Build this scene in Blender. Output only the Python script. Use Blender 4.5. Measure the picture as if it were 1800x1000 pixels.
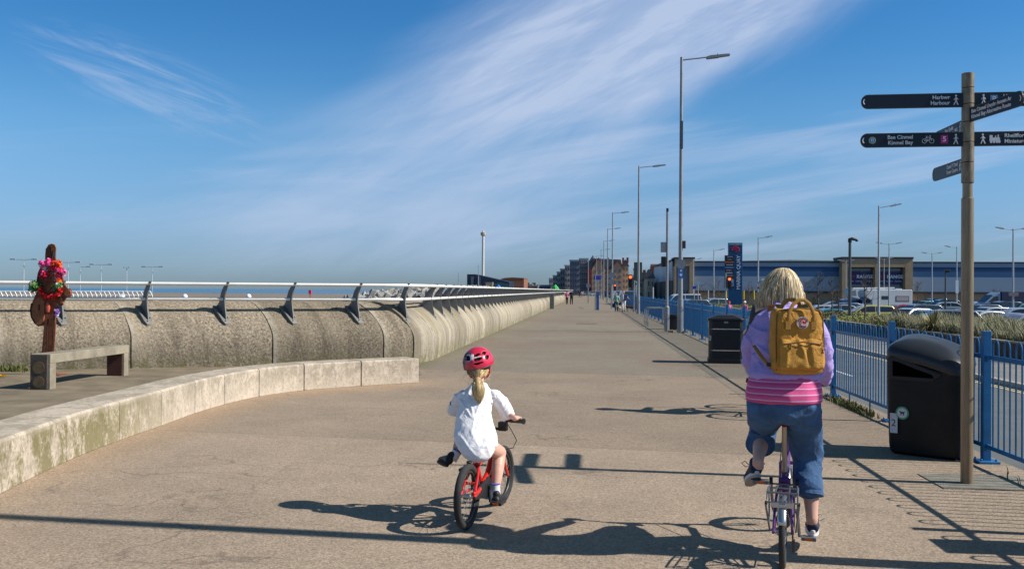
import bpy, bmesh, math, random
from mathutils import Vector, Matrix, noise, Euler
random.seed(7)
R=math.radians; PI=math.pi
S=bpy.context.scene; COL=S.collection
for o in list(bpy.data.objects): bpy.data.objects.remove(o)
# ---------------- camera
F=1620.0
cam=bpy.data.cameras.new('camera'); co=bpy.data.objects.new('camera',cam); COL.objects.link(co)
cam.sensor_width=36; cam.lens=F/1800*36; cam.clip_start=.05; cam.clip_end=20000
CM=Matrix.Rotation(R(4.764),3,'Z')@Matrix.Rotation(R(90.36),3,'X')@Matrix.Rotation(R(.34),3,'Z')
co.location=(0,0,1.65); co.rotation_euler=CM.to_euler(); S.camera=co
S.render.resolution_x=1024; S.render.resolution_y=568
S.render.engine='CYCLES'
# ---------------- light
SUN_EL=R(39); SUN_AZ=math.atan2(.996,-.087)     # azimuth measured from +Y towards +X
sd=Vector((math.sin(SUN_AZ)*math.cos(SUN_EL),math.cos(SUN_AZ)*math.cos(SUN_EL),math.sin(SUN_EL)))
sl=bpy.data.lights.new('sun','SUN'); sl.energy=5.0; sl.angle=R(.5); sl.color=(1,.95,.87)
so=bpy.data.objects.new('sun',sl); COL.objects.link(so); so.rotation_euler=sd.to_track_quat('Z','Y').to_euler(); so.location=(30,-5,40)
S.view_settings.view_transform='Standard'; S.view_settings.look='None'; S.view_settings.exposure=.35; S.view_settings.gamma=1
W=bpy.data.worlds.new('World'); S.world=W; W.use_nodes=True
def sky():
    nt=W.node_tree; N=nt.nodes; L=nt.links; N.clear()
    def val(x,inp):
        if isinstance(x,(int,float)): inp.default_value=x
        else: L.new(x,inp)
    def m(op,a,b=0.0,c=0.0,clamp=False):
        n=N.new('ShaderNodeMath'); n.operation=op; n.use_clamp=clamp
        val(a,n.inputs[0]); val(b,n.inputs[1]); val(c,n.inputs[2]); return n.outputs[0]
    def mr(x,a,b,c=0.0,d=1.0):
        n=N.new('ShaderNodeMapRange'); n.interpolation_type='SMOOTHSTEP'; val(x,n.inputs[0])
        for i,q in enumerate((a,b,c,d)): n.inputs[i+1].default_value=q
        return n.outputs[0]
    out=N.new('ShaderNodeOutputWorld'); bg=N.new('ShaderNodeBackground')
    st=N.new('ShaderNodeTexSky'); st.sky_type='NISHITA'; st.sun_disc=False
    st.sun_elevation=SUN_EL; st.sun_rotation=SUN_AZ; st.air_density=1.0; st.dust_density=.25; st.ozone_density=1.4; st.altitude=0
    tc=N.new('ShaderNodeTexCoord'); sp=N.new('ShaderNodeSeparateXYZ'); L.new(tc.outputs['Generated'],sp.inputs[0])
    x,y,z=sp.outputs
    yy=m('MAXIMUM',y,.05); u=m('DIVIDE',x,yy); v=m('DIVIDE',z,yy)
    def stre(ang,sx,sy,off,detail=6,dist=.4,rough=.55):
        c,s_=math.cos(ang),math.sin(ang)
        a=m('ADD',m('MULTIPLY',u,c*sx),m('MULTIPLY',v,s_*sx)); b=m('ADD',m('MULTIPLY',u,-s_*sy),m('MULTIPLY',v,c*sy))
        cb=N.new('ShaderNodeCombineXYZ'); L.new(a,cb.inputs[0]); L.new(b,cb.inputs[1]); cb.inputs[2].default_value=off
        n=N.new('ShaderNodeTexNoise'); n.inputs['Scale'].default_value=1; n.inputs['Detail'].default_value=detail
        n.inputs['Roughness'].default_value=rough; n.inputs['Distortion'].default_value=dist; L.new(cb.outputs[0],n.inputs['Vector']); return n.outputs[0]
    def line(u0,v0,du,dv):          # signed distance from a line
        l=math.hypot(du,dv); nx,ny=-dv/l,du/l
        return m('ADD',m('MULTIPLY',u,nx),m('ADD',m('MULTIPLY',v,ny),-(nx*u0+ny*v0)))
    # broad band of cirrus
    n1=stre(R(28),2.2,7,1.3,7,.6); n2=stre(R(12),3,22,5.1,6,.5)
    s1=line(.10,.315,-.25,-.185)
    s1=m('ADD',s1,m('MULTIPLY',m('SUBTRACT',n1,.5),.16))
    band=m('MULTIPLY',mr(s1,-.17,-.01),m('SUBTRACT',1.0,mr(s1,.03,.15)))
    n6=stre(R(25),3.2,30,21.0,12,.9,.68); n7=stre(R(33),1.6,4.5,8.0,8,1.0,.6)
    dens=mr(m('ADD',m('MULTIPLY',n6,.34),m('ADD',m('MULTIPLY',n7,.51),m('MULTIPLY',n2,.25))),.40,.70)
    c1=m('MULTIPLY',m('MULTIPLY',band,m('ADD',.40,m('MULTIPLY',dens,.72))),mr(v,.11,.30,.46,1.55))
    # fanning thin streaks to the right
    n3=stre(R(9),2.2,26,9.7,6,.35); low=m('MULTIPLY',mr(u,-.25,.02),m('SUBTRACT',1.0,mr(v,.17,.23)))
    c2=m('MULTIPLY',m('MULTIPLY',mr(n3,.42,.72),low),.5)
    # milky veil lower left and centre
    n4=stre(R(4),2.4,14,3.3,6,.6); veil=m('MULTIPLY',m('SUBTRACT',1.0,mr(u,-.35,.15)),m('MULTIPLY',mr(v,.03,.1),m('SUBTRACT',1.0,mr(v,.13,.23))))
    c3=m('MULTIPLY',m('MULTIPLY',mr(n4,.36,.70),veil),.42)
    # small wisps upper left
    n5=stre(R(-20),5,40,14.2,11,1.3,.68); du=m('ADD',u,.50); dv=m('SUBTRACT',v,.232)
    rr=m('ADD',m('MULTIPLY',m('MULTIPLY',du,du),40.0),m('MULTIPLY',m('MULTIPLY',m('ADD',dv,m('MULTIPLY',du,.40)),m('ADD',dv,m('MULTIPLY',du,.40))),450.0))
    c4=m('MULTIPLY',m('MULTIPLY',mr(n5,.40,.72),m('SUBTRACT',1.0,mr(rr,.0,1.3))),.42)
    al=m('MINIMUM',m('ADD',m('ADD',c1,c2),m('ADD',c3,c4)),.9)
    al=m('MULTIPLY',al,mr(v,-.0,.05))
    al=m('MULTIPLY',al,mr(y,.05,.25))
    hs=N.new('ShaderNodeHueSaturation'); hs.inputs['Saturation'].default_value=1.22; L.new(st.outputs[0],hs.inputs['Color'])
    mx=N.new('ShaderNodeMix'); mx.data_type='RGBA'; L.new(al,mx.inputs[0]); mx.inputs[7].default_value=(4.9,5.9,7.9,1)
    # a little less glare right at the horizon
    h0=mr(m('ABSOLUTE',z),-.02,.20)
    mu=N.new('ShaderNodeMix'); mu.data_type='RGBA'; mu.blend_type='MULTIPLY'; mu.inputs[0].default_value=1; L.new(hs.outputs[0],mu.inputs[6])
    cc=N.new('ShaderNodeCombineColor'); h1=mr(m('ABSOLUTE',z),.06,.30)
    L.new(m('SUBTRACT',m('ADD',.31,m('MULTIPLY',h0,.51)),m('MULTIPLY',m('SUBTRACT',h1,mr(z,.36,.65)),.42)),cc.inputs[0]); L.new(m('SUBTRACT',m('ADD',.49,m('MULTIPLY',h0,.53)),m('MULTIPLY',h1,.15)),cc.inputs[1]); L.new(m('SUBTRACT',m('ADD',.97,m('MULTIPLY',h0,.21)),m('MULTIPLY',mr(z,.36,.65),.52)),cc.inputs[2]); L.new(cc.outputs[0],mu.inputs[7])  # upper dome, out of view, made less blue to take blue out of shadows
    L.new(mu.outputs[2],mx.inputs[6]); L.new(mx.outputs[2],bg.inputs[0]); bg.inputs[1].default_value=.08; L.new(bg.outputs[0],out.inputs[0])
sky()
# ---------------- helpers
def at(px,py,Y):
    d=CM@Vector(((px-900)/F,-(py-500)/F,-1)); return Vector((0,0,1.65))+d*(Y/d.y)
def gp(px,py,z=0.0):
    d=CM@Vector(((px-900)/F,-(py-500)/F,-1)); return Vector((0,0,1.65))+d*((z-1.65)/d.z)
MATS={}
def mat(name,col,rough=.6,metal=0.0,var=.12,vs=6.0,bump=0.0,bs=60.0,spec=.4,emit=0.0,col2=None,coat=0.0,alpha=1.0,stretch=None,wr=None):
    if name in MATS: return MATS[name]
    m=bpy.data.materials.new(name); m.use_nodes=True; nt=m.node_tree; N=nt.nodes; L=nt.links
    b=N['Principled BSDF']; b.inputs['Roughness'].default_value=rough; b.inputs['Metallic'].default_value=metal
    b.inputs['Specular IOR Level'].default_value=spec; b.inputs['Coat Weight'].default_value=coat
    c=tuple(col)+(1,)
    tc=N.new('ShaderNodeTexCoord'); src=tc.outputs['Object']
    if stretch:
        mp=N.new('ShaderNodeMapping'); mp.inputs['Scale'].default_value=stretch; L.new(src,mp.inputs[0]); src=mp.outputs[0]
    n=N.new('ShaderNodeTexNoise'); n.inputs['Scale'].default_value=vs; n.inputs['Detail'].default_value=6; n.inputs['Roughness'].default_value=.6; L.new(src,n.inputs['Vector'])
    r=N.new('ShaderNodeValToRGB'); r.color_ramp.elements[0].position=.3; r.color_ramp.elements[1].position=.7
    d=tuple(x*(1-var) for x in col)+(1,); e=(tuple(col2)+(1,)) if col2 else tuple(min(1,x*(1+var)) for x in col)+(1,)
    r.color_ramp.elements[0].color=d; r.color_ramp.elements[1].color=e
    L.new(n.outputs[0],r.inputs[0]); L.new(r.outputs[0],b.inputs['Base Color'])
    if bump:
        n2=N.new('ShaderNodeTexNoise'); n2.inputs['Scale'].default_value=bs; n2.inputs['Detail'].default_value=5; L.new(src,n2.inputs['Vector'])
        bp=N.new('ShaderNodeBump'); bp.inputs['Strength'].default_value=bump; bp.inputs['Distance'].default_value=.02; L.new(n2.outputs[0],bp.inputs['Height']); L.new(bp.outputs[0],b.inputs['Normal'])
    if wr:
        n3=N.new('ShaderNodeTexNoise'); n3.inputs['Scale'].default_value=wr[0]; n3.inputs['Detail'].default_value=3; n3.inputs['Distortion'].default_value=1.6; L.new(tc.outputs['Object'],n3.inputs['Vector'])
        s1=N.new('ShaderNodeMath'); s1.operation='SUBTRACT'; L.new(n3.outputs[0],s1.inputs[0]); s1.inputs[1].default_value=.5
        s2=N.new('ShaderNodeMath'); s2.operation='ABSOLUTE'; L.new(s1.outputs[0],s2.inputs[0])
        b3=N.new('ShaderNodeBump'); b3.invert=True; b3.inputs['Strength'].default_value=wr[1]; b3.inputs['Distance'].default_value=.05; L.new(s2.outputs[0],b3.inputs['Height'])
        if bump: L.new(bp.outputs[0],b3.inputs['Normal'])
        L.new(b3.outputs[0],b.inputs['Normal'])
    if emit:
        b.inputs['Emission Color'].default_value=c; b.inputs['Emission Strength'].default_value=emit
    MATS[name]=m; return m
def tag(o,label=None,cat=None,group=None,kind=None):
    if label: o['label']=label
    if cat: o['category']=cat
    if group: o['group']=group
    if kind: o['kind']=kind
    return o
def thing(name,label,cat,loc=(0,0,0),rz=0.0,group=None):
    o=bpy.data.objects.new(name,None); COL.objects.link(o); o.location=loc; o.rotation_euler=(0,0,rz); o.empty_display_size=.2
    return tag(o,label,cat,group)
def mtx(o): 
    return Matrix.Translation(o.location)@o.rotation_euler.to_matrix().to_4x4()
class MB:
    def __init__(s): s.v=[]; s.f=[]; s.mi=[]; s.m=0; s.uv=None
    def add(s,vs,fs,M=None):
        k=len(s.v)
        s.v+= [Vector(v) if M is None else M@Vector(v) for v in vs]
        s.f+=[tuple(i+k for i in f) for f in fs]; s.mi+=[s.m]*len(fs); return s
    def box(s,c,d,rz=0.0,M=None):
        x,y,z=d[0]/2,d[1]/2,d[2]/2
        vs=[Vector((a*x,b*y,e*z)) for e in(-1,1) for b in(-1,1) for a in(-1,1)]
        T=Matrix.Translation(c)@Matrix.Rotation(rz,4,'Z')
        if M is not None: T=M@T
        return s.add(vs,[(0,2,3,1),(4,5,7,6),(0,1,5,4),(2,6,7,3),(0,4,6,2),(1,3,7,5)],T)
    def path(s,pts,r,n=8,cap=True,flat=1.0,up=None):
        pts=[Vector(p) for p in pts]; rs=r if isinstance(r,(list,tuple)) else [r]*len(pts)
        vs=[];prev=None
        for i,p in enumerate(pts):
            t=(pts[min(i+1,len(pts)-1)]-pts[max(i-1,0)])
            t=t.normalized() if t.length>1e-9 else Vector((0,0,1))
            if prev is None:
                a=Vector(up) if up else (Vector((0,0,1)) if abs(t.z)<.9 else Vector((1,0,0)))
                a=(a-t*a.dot(t)).normalized()
            else:
                a=prev-t*prev.dot(t); a=a.normalized() if a.length>1e-6 else t.orthogonal().normalized()
            prev=a; b=t.cross(a)
            for k in range(n):
                q=2*PI*k/n; vs.append(p+(a*math.cos(q)*flat+b*math.sin(q))*rs[i])
        fs=[]
        for i in range(len(pts)-1):
            for k in range(n):
                k2=(k+1)%n; fs.append((i*n+k,i*n+k2,(i+1)*n+k2,(i+1)*n+k))
        if cap: fs.append(tuple(range(n))[::-1]); fs.append(tuple((len(pts)-1)*n+k for k in range(n)))
        return s.add(vs,fs)
    def ball(s,c,r,M=None,nu=16,nv=10):
        r=r if isinstance(r,(tuple,list)) else (r,r,r); c=Vector(c)
        vs=[Vector((0,0,r[2]))]
        for j in range(1,nv):
            a=PI*j/nv
            for i in range(nu):
                q=2*PI*i/nu; vs.append(Vector((math.sin(a)*math.cos(q)*r[0],math.sin(a)*math.sin(q)*r[1],math.cos(a)*r[2])))
        vs.append(Vector((0,0,-r[2]))); fs=[(0,1+i,1+(i+1)%nu) for i in range(nu)]
        for j in range(nv-2):
            for i in range(nu): a=1+j*nu+i; b=1+j*nu+(i+1)%nu; fs.append((a,a+nu,b+nu,b))
        l=len(vs)-1; fs+=[(l,l-nu+(i+1)%nu,l-nu+i) for i in range(nu)]
        T=Matrix.Translation(c)@(M.to_4x4() if M is not None else Matrix.Identity(4))
        return s.add(vs,fs,T)
    def limb(s,pts,rs,n=14):          # closed tapered limb with round ends
        P=[Vector(p) for p in pts]; t0=(P[0]-P[1]).normalized(); t1=(P[-1]-P[-2]).normalized()
        a=[];ra=[]
        for k in (.95,.75,.4): a.append(P[0]+t0*rs[0]*k); ra.append(rs[0]*math.sqrt(1-k*k))
        # smooth subdivided interior (catmull-rom)
        b=[];rb=[]
        for i in range(len(P)-1):
            p0=P[max(i-1,0)];p1=P[i];p2=P[i+1];p3=P[min(i+2,len(P)-1)]
            for k in range(4):
                t=k/4; q=.5*((2*p1)+(p2-p0)*t+(2*p0-5*p1+4*p2-p3)*t*t+(3*p1-p0-3*p2+p3)*t**3)
                b.append(q); rb.append(rs[i]+(rs[i+1]-rs[i])*(3*t*t-2*t**3))
        b.append(P[-1]); rb.append(rs[-1])
        c=[];rc=[]
        for k in (.4,.75,.95): c.append(P[-1]+t1*rs[-1]*k); rc.append(rs[-1]*math.sqrt(1-k*k))
        return s.path(a+b+c,ra+rb+rc,n)
    def loft(s,rings,n=24,M=None,sq=2.0):          # rings: (cx,cy,cz,rx,ry)
        vs=[]
        for cx,cy,cz,rx,ry in rings:
            for k in range(n):
                q=2*PI*k/n; c_,s_=math.cos(q),math.sin(q)
                e=2.0/sq; vs.append(Vector((cx+rx*math.copysign(abs(c_)**e,c_),cy+ry*math.copysign(abs(s_)**e,s_),cz)))
        fs=[]
        for i in range(len(rings)-1):
            for k in range(n): k2=(k+1)%n; fs.append((i*n+k,i*n+k2,(i+1)*n+k2,(i+1)*n+k))
        fs.append(tuple(range(n))[::-1]); fs.append(tuple((len(rings)-1)*n+k for k in range(n)))
        return s.add(vs,fs,M)
    def torus(s,c,R_,r,ax='X',n=40,k=10,M=None,a0=0,a1=2*PI,flat=1.0):
        full=abs(a1-a0-2*PI)<1e-6; vs=[]; nn=n if full else n+1
        for i in range(nn):
            q=a0+(a1-a0)*i/n
            for j in range(k):
                p=2*PI*j/k; rr=R_+r*math.cos(p); w=r*math.sin(p)*flat
                if ax=='X': v=(w,rr*math.cos(q),rr*math.sin(q))
                elif ax=='Y': v=(rr*math.cos(q),w,rr*math.sin(q))
                else: v=(rr*math.cos(q),rr*math.sin(q),w)
                vs.append(Vector(v)+Vector(c))
        fs=[]
        for i in range(n):
            i2=(i+1)%nn
            for j in range(k): j2=(j+1)%k; fs.append((i*k+j,i2*k+j,i2*k+j2,i*k+j2))
        return s.add(vs,fs,M)
    def prism(s,pts,d0,d1,M=None,ax='Y'):          # 2d outline (a,b) extruded along an axis
        n=len(pts)
        def V(a,b,d): return (a,d,b) if ax=='Y' else ((d,a,b) if ax=='X' else (a,b,d))
        vs=[V(a,b,d0) for a,b in pts]+[V(a,b,d1) for a,b in pts]
        fs=[tuple(range(n))[::-1],tuple(range(n,2*n))]+[(i,(i+1)%n,n+(i+1)%n,n+i) for i in range(n)]
        return s.add(vs,fs,M)
    def build(s,name,mats,parent=None,world=False,smooth=False,org=None,bevel=0,fix=True,seg=2,**tg):
        vs=s.v
        if parent is not None and world:
            I=mtx(parent).inverted(); vs=[I@v for v in vs]
        if org is not None: org=Vector(org); vs=[v-org for v in vs]
        me=bpy.data.meshes.new(name); me.from_pydata([tuple(v) for v in vs],[],s.f)
        if not isinstance(mats,(list,tuple)): mats=[mats]
        for m in mats: me.materials.append(m)
        me.polygons.foreach_set('material_index',s.mi)
        if s.uv:
            ul=me.uv_layers.new(name='UVMap'); 
            for lp in me.loops: ul.data[lp.index].uv=s.uv[lp.vertex_index]
        if fix:
            bm=bmesh.new(); bm.from_mesh(me); bmesh.ops.recalc_face_normals(bm,faces=bm.faces); bm.to_mesh(me); bm.free()
        if smooth:
            me.polygons.foreach_set('use_smooth',[True]*len(me.polygons))
            if smooth=='auto': me.set_sharp_from_angle(angle=R(35))
        me.update(); o=bpy.data.objects.new(name,me); COL.objects.link(o)
        if parent is not None: o.parent=parent
        if org is not None: o.location=org
        if bevel:
            b=o.modifiers.new('bevel','BEVEL'); b.width=bevel; b.segments=seg; b.limit_method='ANGLE'; b.angle_limit=R(40)
        return tag(o,**tg)
def copy_tree(o,parent=None,mats=None):
    c=o.copy(); COL.objects.link(c); c.parent=parent
    for ch in list(o.children): copy_tree(ch,c)
    return c
def single(name,mb,m,label,cat,org=None,group=None,kind=None,**k):
    return mb.build(name,m,org=org,label=label,cat=cat,group=group,kind=kind,**k)
def remesh(mb,name,m,parent,voxel=.012,it=4,disp=None,world=True,fac=.6,**tg):
    """union of closed shapes -> one continuous skin"""
    I=mtx(parent).inverted() if (world and parent is not None) else Matrix.Identity(4)
    me=bpy.data.meshes.new('tmp'); me.from_pydata([tuple(v) for v in mb.v],[],mb.f)
    bm=bmesh.new(); bm.from_mesh(me); bmesh.ops.recalc_face_normals(bm,faces=bm.faces); bm.to_mesh(me); bm.free()
    o=bpy.data.objects.new('tmp',me); COL.objects.link(o)
    r=o.modifiers.new('r','REMESH'); r.mode='VOXEL'; r.voxel_size=voxel; r.adaptivity=0
    sm=o.modifiers.new('s','SMOOTH'); sm.factor=fac; sm.iterations=it
    dg=bpy.context.evaluated_depsgraph_get(); dg.update()
    n=bpy.data.meshes.new_from_object(o.evaluated_get(dg)); bpy.data.objects.remove(o); bpy.data.meshes.remove(me)
    n.name=name
    if disp:
        for v in n.vertices: v.co=v.co+v.normal*disp(v.co,v.normal)
    n.transform(I); n.materials.clear()
    for q in (m if isinstance(m,(list,tuple)) else [m]): n.materials.append(q)
    n.polygons.foreach_set('use_smooth',[True]*len(n.polygons)); n.update()
    o=bpy.data.objects.new(name,n); COL.objects.link(o)
    if parent is not None: o.parent=parent
    return tag(o,**tg)
def text_mb(txt,size,M,depth=.002,align='CENTER',bold=0.0,mb=None,space=1.0):
    cu=bpy.data.curves.new('t','FONT'); cu.body=txt; cu.size=size; cu.align_x=align; cu.align_y='CENTER'; cu.extrude=depth; cu.offset=bold; cu.space_character=space
    cu.resolution_u=3
    o=bpy.data.objects.new('t',cu); COL.objects.link(o)
    dg=bpy.context.evaluated_depsgraph_get(); dg.update()
    me=bpy.data.meshes.new_from_object(o.evaluated_get(dg)); bpy.data.objects.remove(o); bpy.data.curves.remove(cu)
    mb=mb or MB(); mb.add([v.co.copy() for v in me.vertices],[tuple(p.vertices) for p in me.polygons],M); bpy.data.meshes.remove(me); return mb
def basis(o,x,z):      # frame: text runs along x, faces along z
    x=Vector(x).normalized(); z=Vector(z).normalized(); y=z.cross(x).normalized()
    return Matrix(((x.x,y.x,z.x,o[0]),(x.y,y.y,z.y,o[1]),(x.z,y.z,z.z,o[2]),(0,0,0,1)))
# ---------------- materials
steel=mat('galvanised_steel',(.30,.31,.32),.42,.75,.18,9)
pole_m=mat('pole_paint',(.27,.285,.30),.5,.35,.15,3)
stain=mat('stainless_tube',(.27,.20,.125),.38,.45,.25,5,stretch=(6,6,.6))
black=mat('black_plastic',(.011,.012,.014),.42,0,.2,5,.05,80)
rubber=mat('rubber',(.022,.022,.022),.8,0,.3,30,.2,200)
white=mat('white_paint',(.78,.79,.78),.45,0,.06,5)
bluep=mat('blue_railing_paint',(.012,.125,.30),.42,0,.25,5,.05,60)
skin=mat('skin',(.62,.36,.27),.5,0,.08,14,.05,120)
red=mat('red_paint',(.62,.02,.015),.28,.1,.08,8,coat=.5)
glass=mat('dark_glass',(.02,.028,.035),.08,0,.1,2,spec=.8)
chrome=mat('chrome',(.62,.62,.63),.22,1,.1,12)
rust=mat('rusty_steel',(.20,.062,.028),.85,.1,.35,14,.3,70,col2=(.30,.10,.045))
# ================= setting
def ground_mat():
    m=bpy.data.materials.new('promenade_tarmac'); m.use_nodes=True; nt=m.node_tree; N=nt.nodes; L=nt.links; b=N['Principled BSDF']
    b.inputs['Roughness'].default_value=.9; b.inputs['Specular IOR Level'].default_value=.25
    tc=N.new('ShaderNodeTexCoord'); src=tc.outputs['Object']; sp=N.new('ShaderNodeSeparateXYZ'); L.new(src,sp.inputs[0])
    def nz(sc,det=4,r=.6,st=None,dist=0):
        n=N.new('ShaderNodeTexNoise'); n.inputs['Scale'].default_value=sc; n.inputs['Detail'].default_value=det; n.inputs['Roughness'].default_value=r; n.inputs['Distortion'].default_value=dist
        if st:
            mp=N.new('ShaderNodeMapping'); mp.inputs['Scale'].default_value=st; L.new(src,mp.inputs[0]); L.new(mp.outputs[0],n.inputs['Vector'])
        else: L.new(src,n.inputs['Vector'])
        return n.outputs[0]
    def ma(op,a,b_=0.0):
        n=N.new('ShaderNodeMath'); n.operation=op
        for i,q in enumerate((a,b_)):
            if isinstance(q,(int,float)): n.inputs[i].default_value=q
            else: L.new(q,n.inputs[i])
        return n.outputs[0]
    def mix(f,a,b_,mode='MIX'):
        n=N.new('ShaderNodeMix'); n.data_type='RGBA'; n.blend_type=mode
        for i,q in ((0,f),(6,a),(7,b_)):
            if isinstance(q,(int,float)): n.inputs[i].default_value=q
            elif isinstance(q,tuple): n.inputs[i].default_value=q+(1,)
            else: L.new(q,n.inputs[i])
        return n.outputs[2]
    def mr(x,a,b_,c=0.0,d=1.0):
        n=N.new('ShaderNodeMapRange'); L.new(x,n.inputs[0])
        for i,q in enumerate((a,b_,c,d)): n.inputs[i+1].default_value=q
        return n.outputs[0]
    y=ma('ADD',sp.outputs[1],ma('MULTIPLY',sp.outputs[0],.13))
    near=(.352,.270,.198); mid=(.285,.22,.16); far=(.225,.193,.145)
    c=mix(ma('MULTIPLY',mr(y,9.72,9.75),mr(ma('ADD',sp.outputs[0],ma('MULTIPLY',nz(.8,3),1.2)),-2.6,-1.0,.35,1.0)),near,mid); c=mix(mr(y,18.35,18.42),c,far)
    pk=mr(nz(.13,2),.48,.58); inpk=ma('MULTIPLY',pk,mr(y,18.4,18.5)); c=mix(ma('MULTIPLY',inpk,.55),c,(.205,.145,.118))
    # second strip along the fence in the far part
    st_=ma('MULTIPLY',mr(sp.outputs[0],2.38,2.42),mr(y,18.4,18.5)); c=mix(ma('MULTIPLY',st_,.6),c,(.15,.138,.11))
    # moss strip under the sea wall
    ms=ma('MULTIPLY',mr(ma('ADD',sp.outputs[0],ma('MULTIPLY',nz(1.3),.7)),-2.85,-3.35),mr(y,18.4,18.9)); c=mix(ma('MULTIPLY',ms,.8),c,(.15,.138,.075))
    c=mix(mr(nz(.55,6,.7),.38,.66,0,.45),c,(.165,.13,.098))
    c=mix(mr(nz(3.5,5,.7,(.35,1,1)),.5,.75,0,.25),c,(.35,.285,.215))
    sa=ma('MULTIPLY',mr(ma('SUBTRACT',ma('ADD',sp.outputs[0],ma('MULTIPLY',nz(1.7,4),.55)),ma('MULTIPLY',ma('MAXIMUM',ma('SUBTRACT',sp.outputs[1],13.6),0.0),.9)),-4.0,-4.85),mr(sp.outputs[1],16.6,16.0)); c=mix(ma('MULTIPLY',sa,.5),c,(.40,.265,.16))
    vg=N.new('ShaderNodeTexVoronoi'); vg.inputs['Scale'].default_value=1.1; L.new(src,vg.inputs['Vector']); c=mix(ma('MULTIPLY',mr(vg.outputs['Distance'],.030,.020),.6),c,(.08,.065,.055))
    # aggregate
    vo=N.new('ShaderNodeTexVoronoi'); vo.inputs['Scale'].default_value=85; L.new(src,vo.inputs['Vector'])
    vs_=N.new('ShaderNodeSeparateColor'); L.new(vo.outputs['Color'],vs_.inputs[0])
    g=ma('ADD',.58,ma('MULTIPLY',vs_.outputs[0],.84)); c=mix(.75,c,g,'MULTIPLY')
    g2=ma('ADD',.72,ma('MULTIPLY',nz(38,3,.7),.56)); c=mix(.8,c,g2,'MULTIPLY')
    # cracks
    v2=N.new('ShaderNodeTexVoronoi'); v2.feature='DISTANCE_TO_EDGE'; v2.inputs['Scale'].default_value=.8
    mp=N.new('ShaderNodeMapping'); mp.inputs['Scale'].default_value=(.5,1.3,1); ad=N.new('ShaderNodeVectorMath'); ad.operation='ADD'
    nn=N.new('ShaderNodeTexNoise'); nn.inputs['Scale'].default_value=1.6; nn.inputs['Detail'].default_value=7; L.new(src,nn.inputs['Vector'])
    L.new(src,mp.inputs[0]); L.new(mp.outputs[0],ad.inputs[0]); L.new(nn.outputs['Color'],ad.inputs[1]); L.new(ad.outputs[0],v2.inputs['Vector'])
    cr=ma('MULTIPLY',mr(v2.outputs[0],.016,.004),mr(nz(.45,2),.49,.58)); c=mix(ma('MULTIPLY',cr,.42),c,(.10,.08,.065))
    # joints between the lays
    def seam(p,w): return mr(ma('ABSOLUTE',ma('SUBTRACT',y,p)),w,w*.4)
    for p,w,k in((9.735,.012,.55),(14.9,.008,.25),(18.38,.012,.4)): c=mix(ma('MULTIPLY',seam(p,w),k),c,(.09,.075,.06))
    lx=ma('ABSOLUTE',ma('SUBTRACT',sp.outputs[0],ma('ADD',-1.9,ma('MULTIPLY',sp.outputs[1],.01)))); c=mix(ma('MULTIPLY',ma('MULTIPLY',mr(lx,.012,.005),mr(y,12,13)),.22),c,(.1,.08,.07))
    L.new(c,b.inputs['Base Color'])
    bp=N.new('ShaderNodeBump'); bp.inputs['Strength'].default_value=.55; bp.inputs['Distance'].default_value=.006; L.new(ma('ADD',vs_.outputs[1],nz(60,3)),bp.inputs['Height']); L.new(bp.outputs[0],b.inputs['Normal'])
    return m
tarmac=ground_mat()
mb=MB(); mb.prism([(-3.7,-12),(4.05,-12),(4.05,420),(-3.7,420),(-3.7,21),(-5.9,19.9),(-7.9,19.0),(-10.9,18.1),(-30,12.4),(-30,-12)],-1.2,0,ax='Z')
single('promenade',mb,tarmac,None,None,kind='structure')
# dirtier paving behind the seat wall
LW=[(-3.9,3.5),(-4.55,6.4),(-4.93,8.38),(-5.05,9.6),(-5.10,10.65),(-5.18,12.0),(-5.13,13.1),(-4.98,13.9),(-4.66,14.6),(-4.2,15.15),(-3.55,15.75),(-3.0,16.2)]
plaza_m=mat('dusty_paving',(.19,.15,.10),.95,0,.35,1.6,.4,90,col2=(.25,.20,.135))
mb=MB(); mb.prism([(x-.3,y+.1) for x,y in LW]+[(-3.2,17.6),(-3.9,20.5),(-5.9,19.62),(-7.8,18.78),(-10.8,17.88),(-29,12.2),(-29,3.5)],0.001,.005,ax='Z')
single('paving',mb,plaza_m,None,None,kind='structure')
# concrete slabs at the foot of the signpost, inspection covers
slab=mat('slab_concrete',(.19,.18,.15),.9,0,.3,5,.4,60)
mb=MB(); mb.box((3.42,8.36,.004),(.86,.62,.008)); single('paving_slab',mb,slab,'grey concrete slab in the tarmac at the foot of the signpost','slab',org=(3.42,8.36,0))
mb=MB(); c_=gp(1031,569); mb.box((c_.x,c_.y,.004),(1.0,.5,.008)); single('manhole_cover',mb,mat('cover_iron',(.10,.07,.055),.7,.3,.3,9),'flat rusty iron cover far along the promenade','manhole cover',org=(c_.x,c_.y,0))
# road, pavement, car park, land
road_m=mat('road_asphalt',(.115,.125,.125),.9,0,.18,1.2,.3,120)
kerb_m=mat('kerb_stone',(.36,.31,.25),.85,0,.2,4,.3,60)
path_m=mat('footway',(.19,.185,.17),.9,0,.2,1.5,.3,100)
def sheet(name,x0,x1,y0,y1,z,m,h=.3,kind='structure'):
    mb=MB(); mb.box(((x0+x1)/2,(y0+y1)/2,z-h/2),(x1-x0,y1-y0,h)); return single(name,mb,m,None,None,kind=kind)
sheet('road',4.32,9.62,-12,430,-.5,road_m)
mb=MB(); mb.box((4.19,200,-.46),(.26,424,.7)); single('kerb',mb,mat('wall_foot_concrete',(.33,.28,.21),.9,0,.3,3,.4,50),None,None,kind='structure')
mb=MB(); mb.box((9.71,200,-.55),(.18,424,.35)); single('kerb',mb,kerb_m,None,None,kind='structure')
sheet('pavement',9.8,12.9,-12,300,-.38,path_m)
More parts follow.
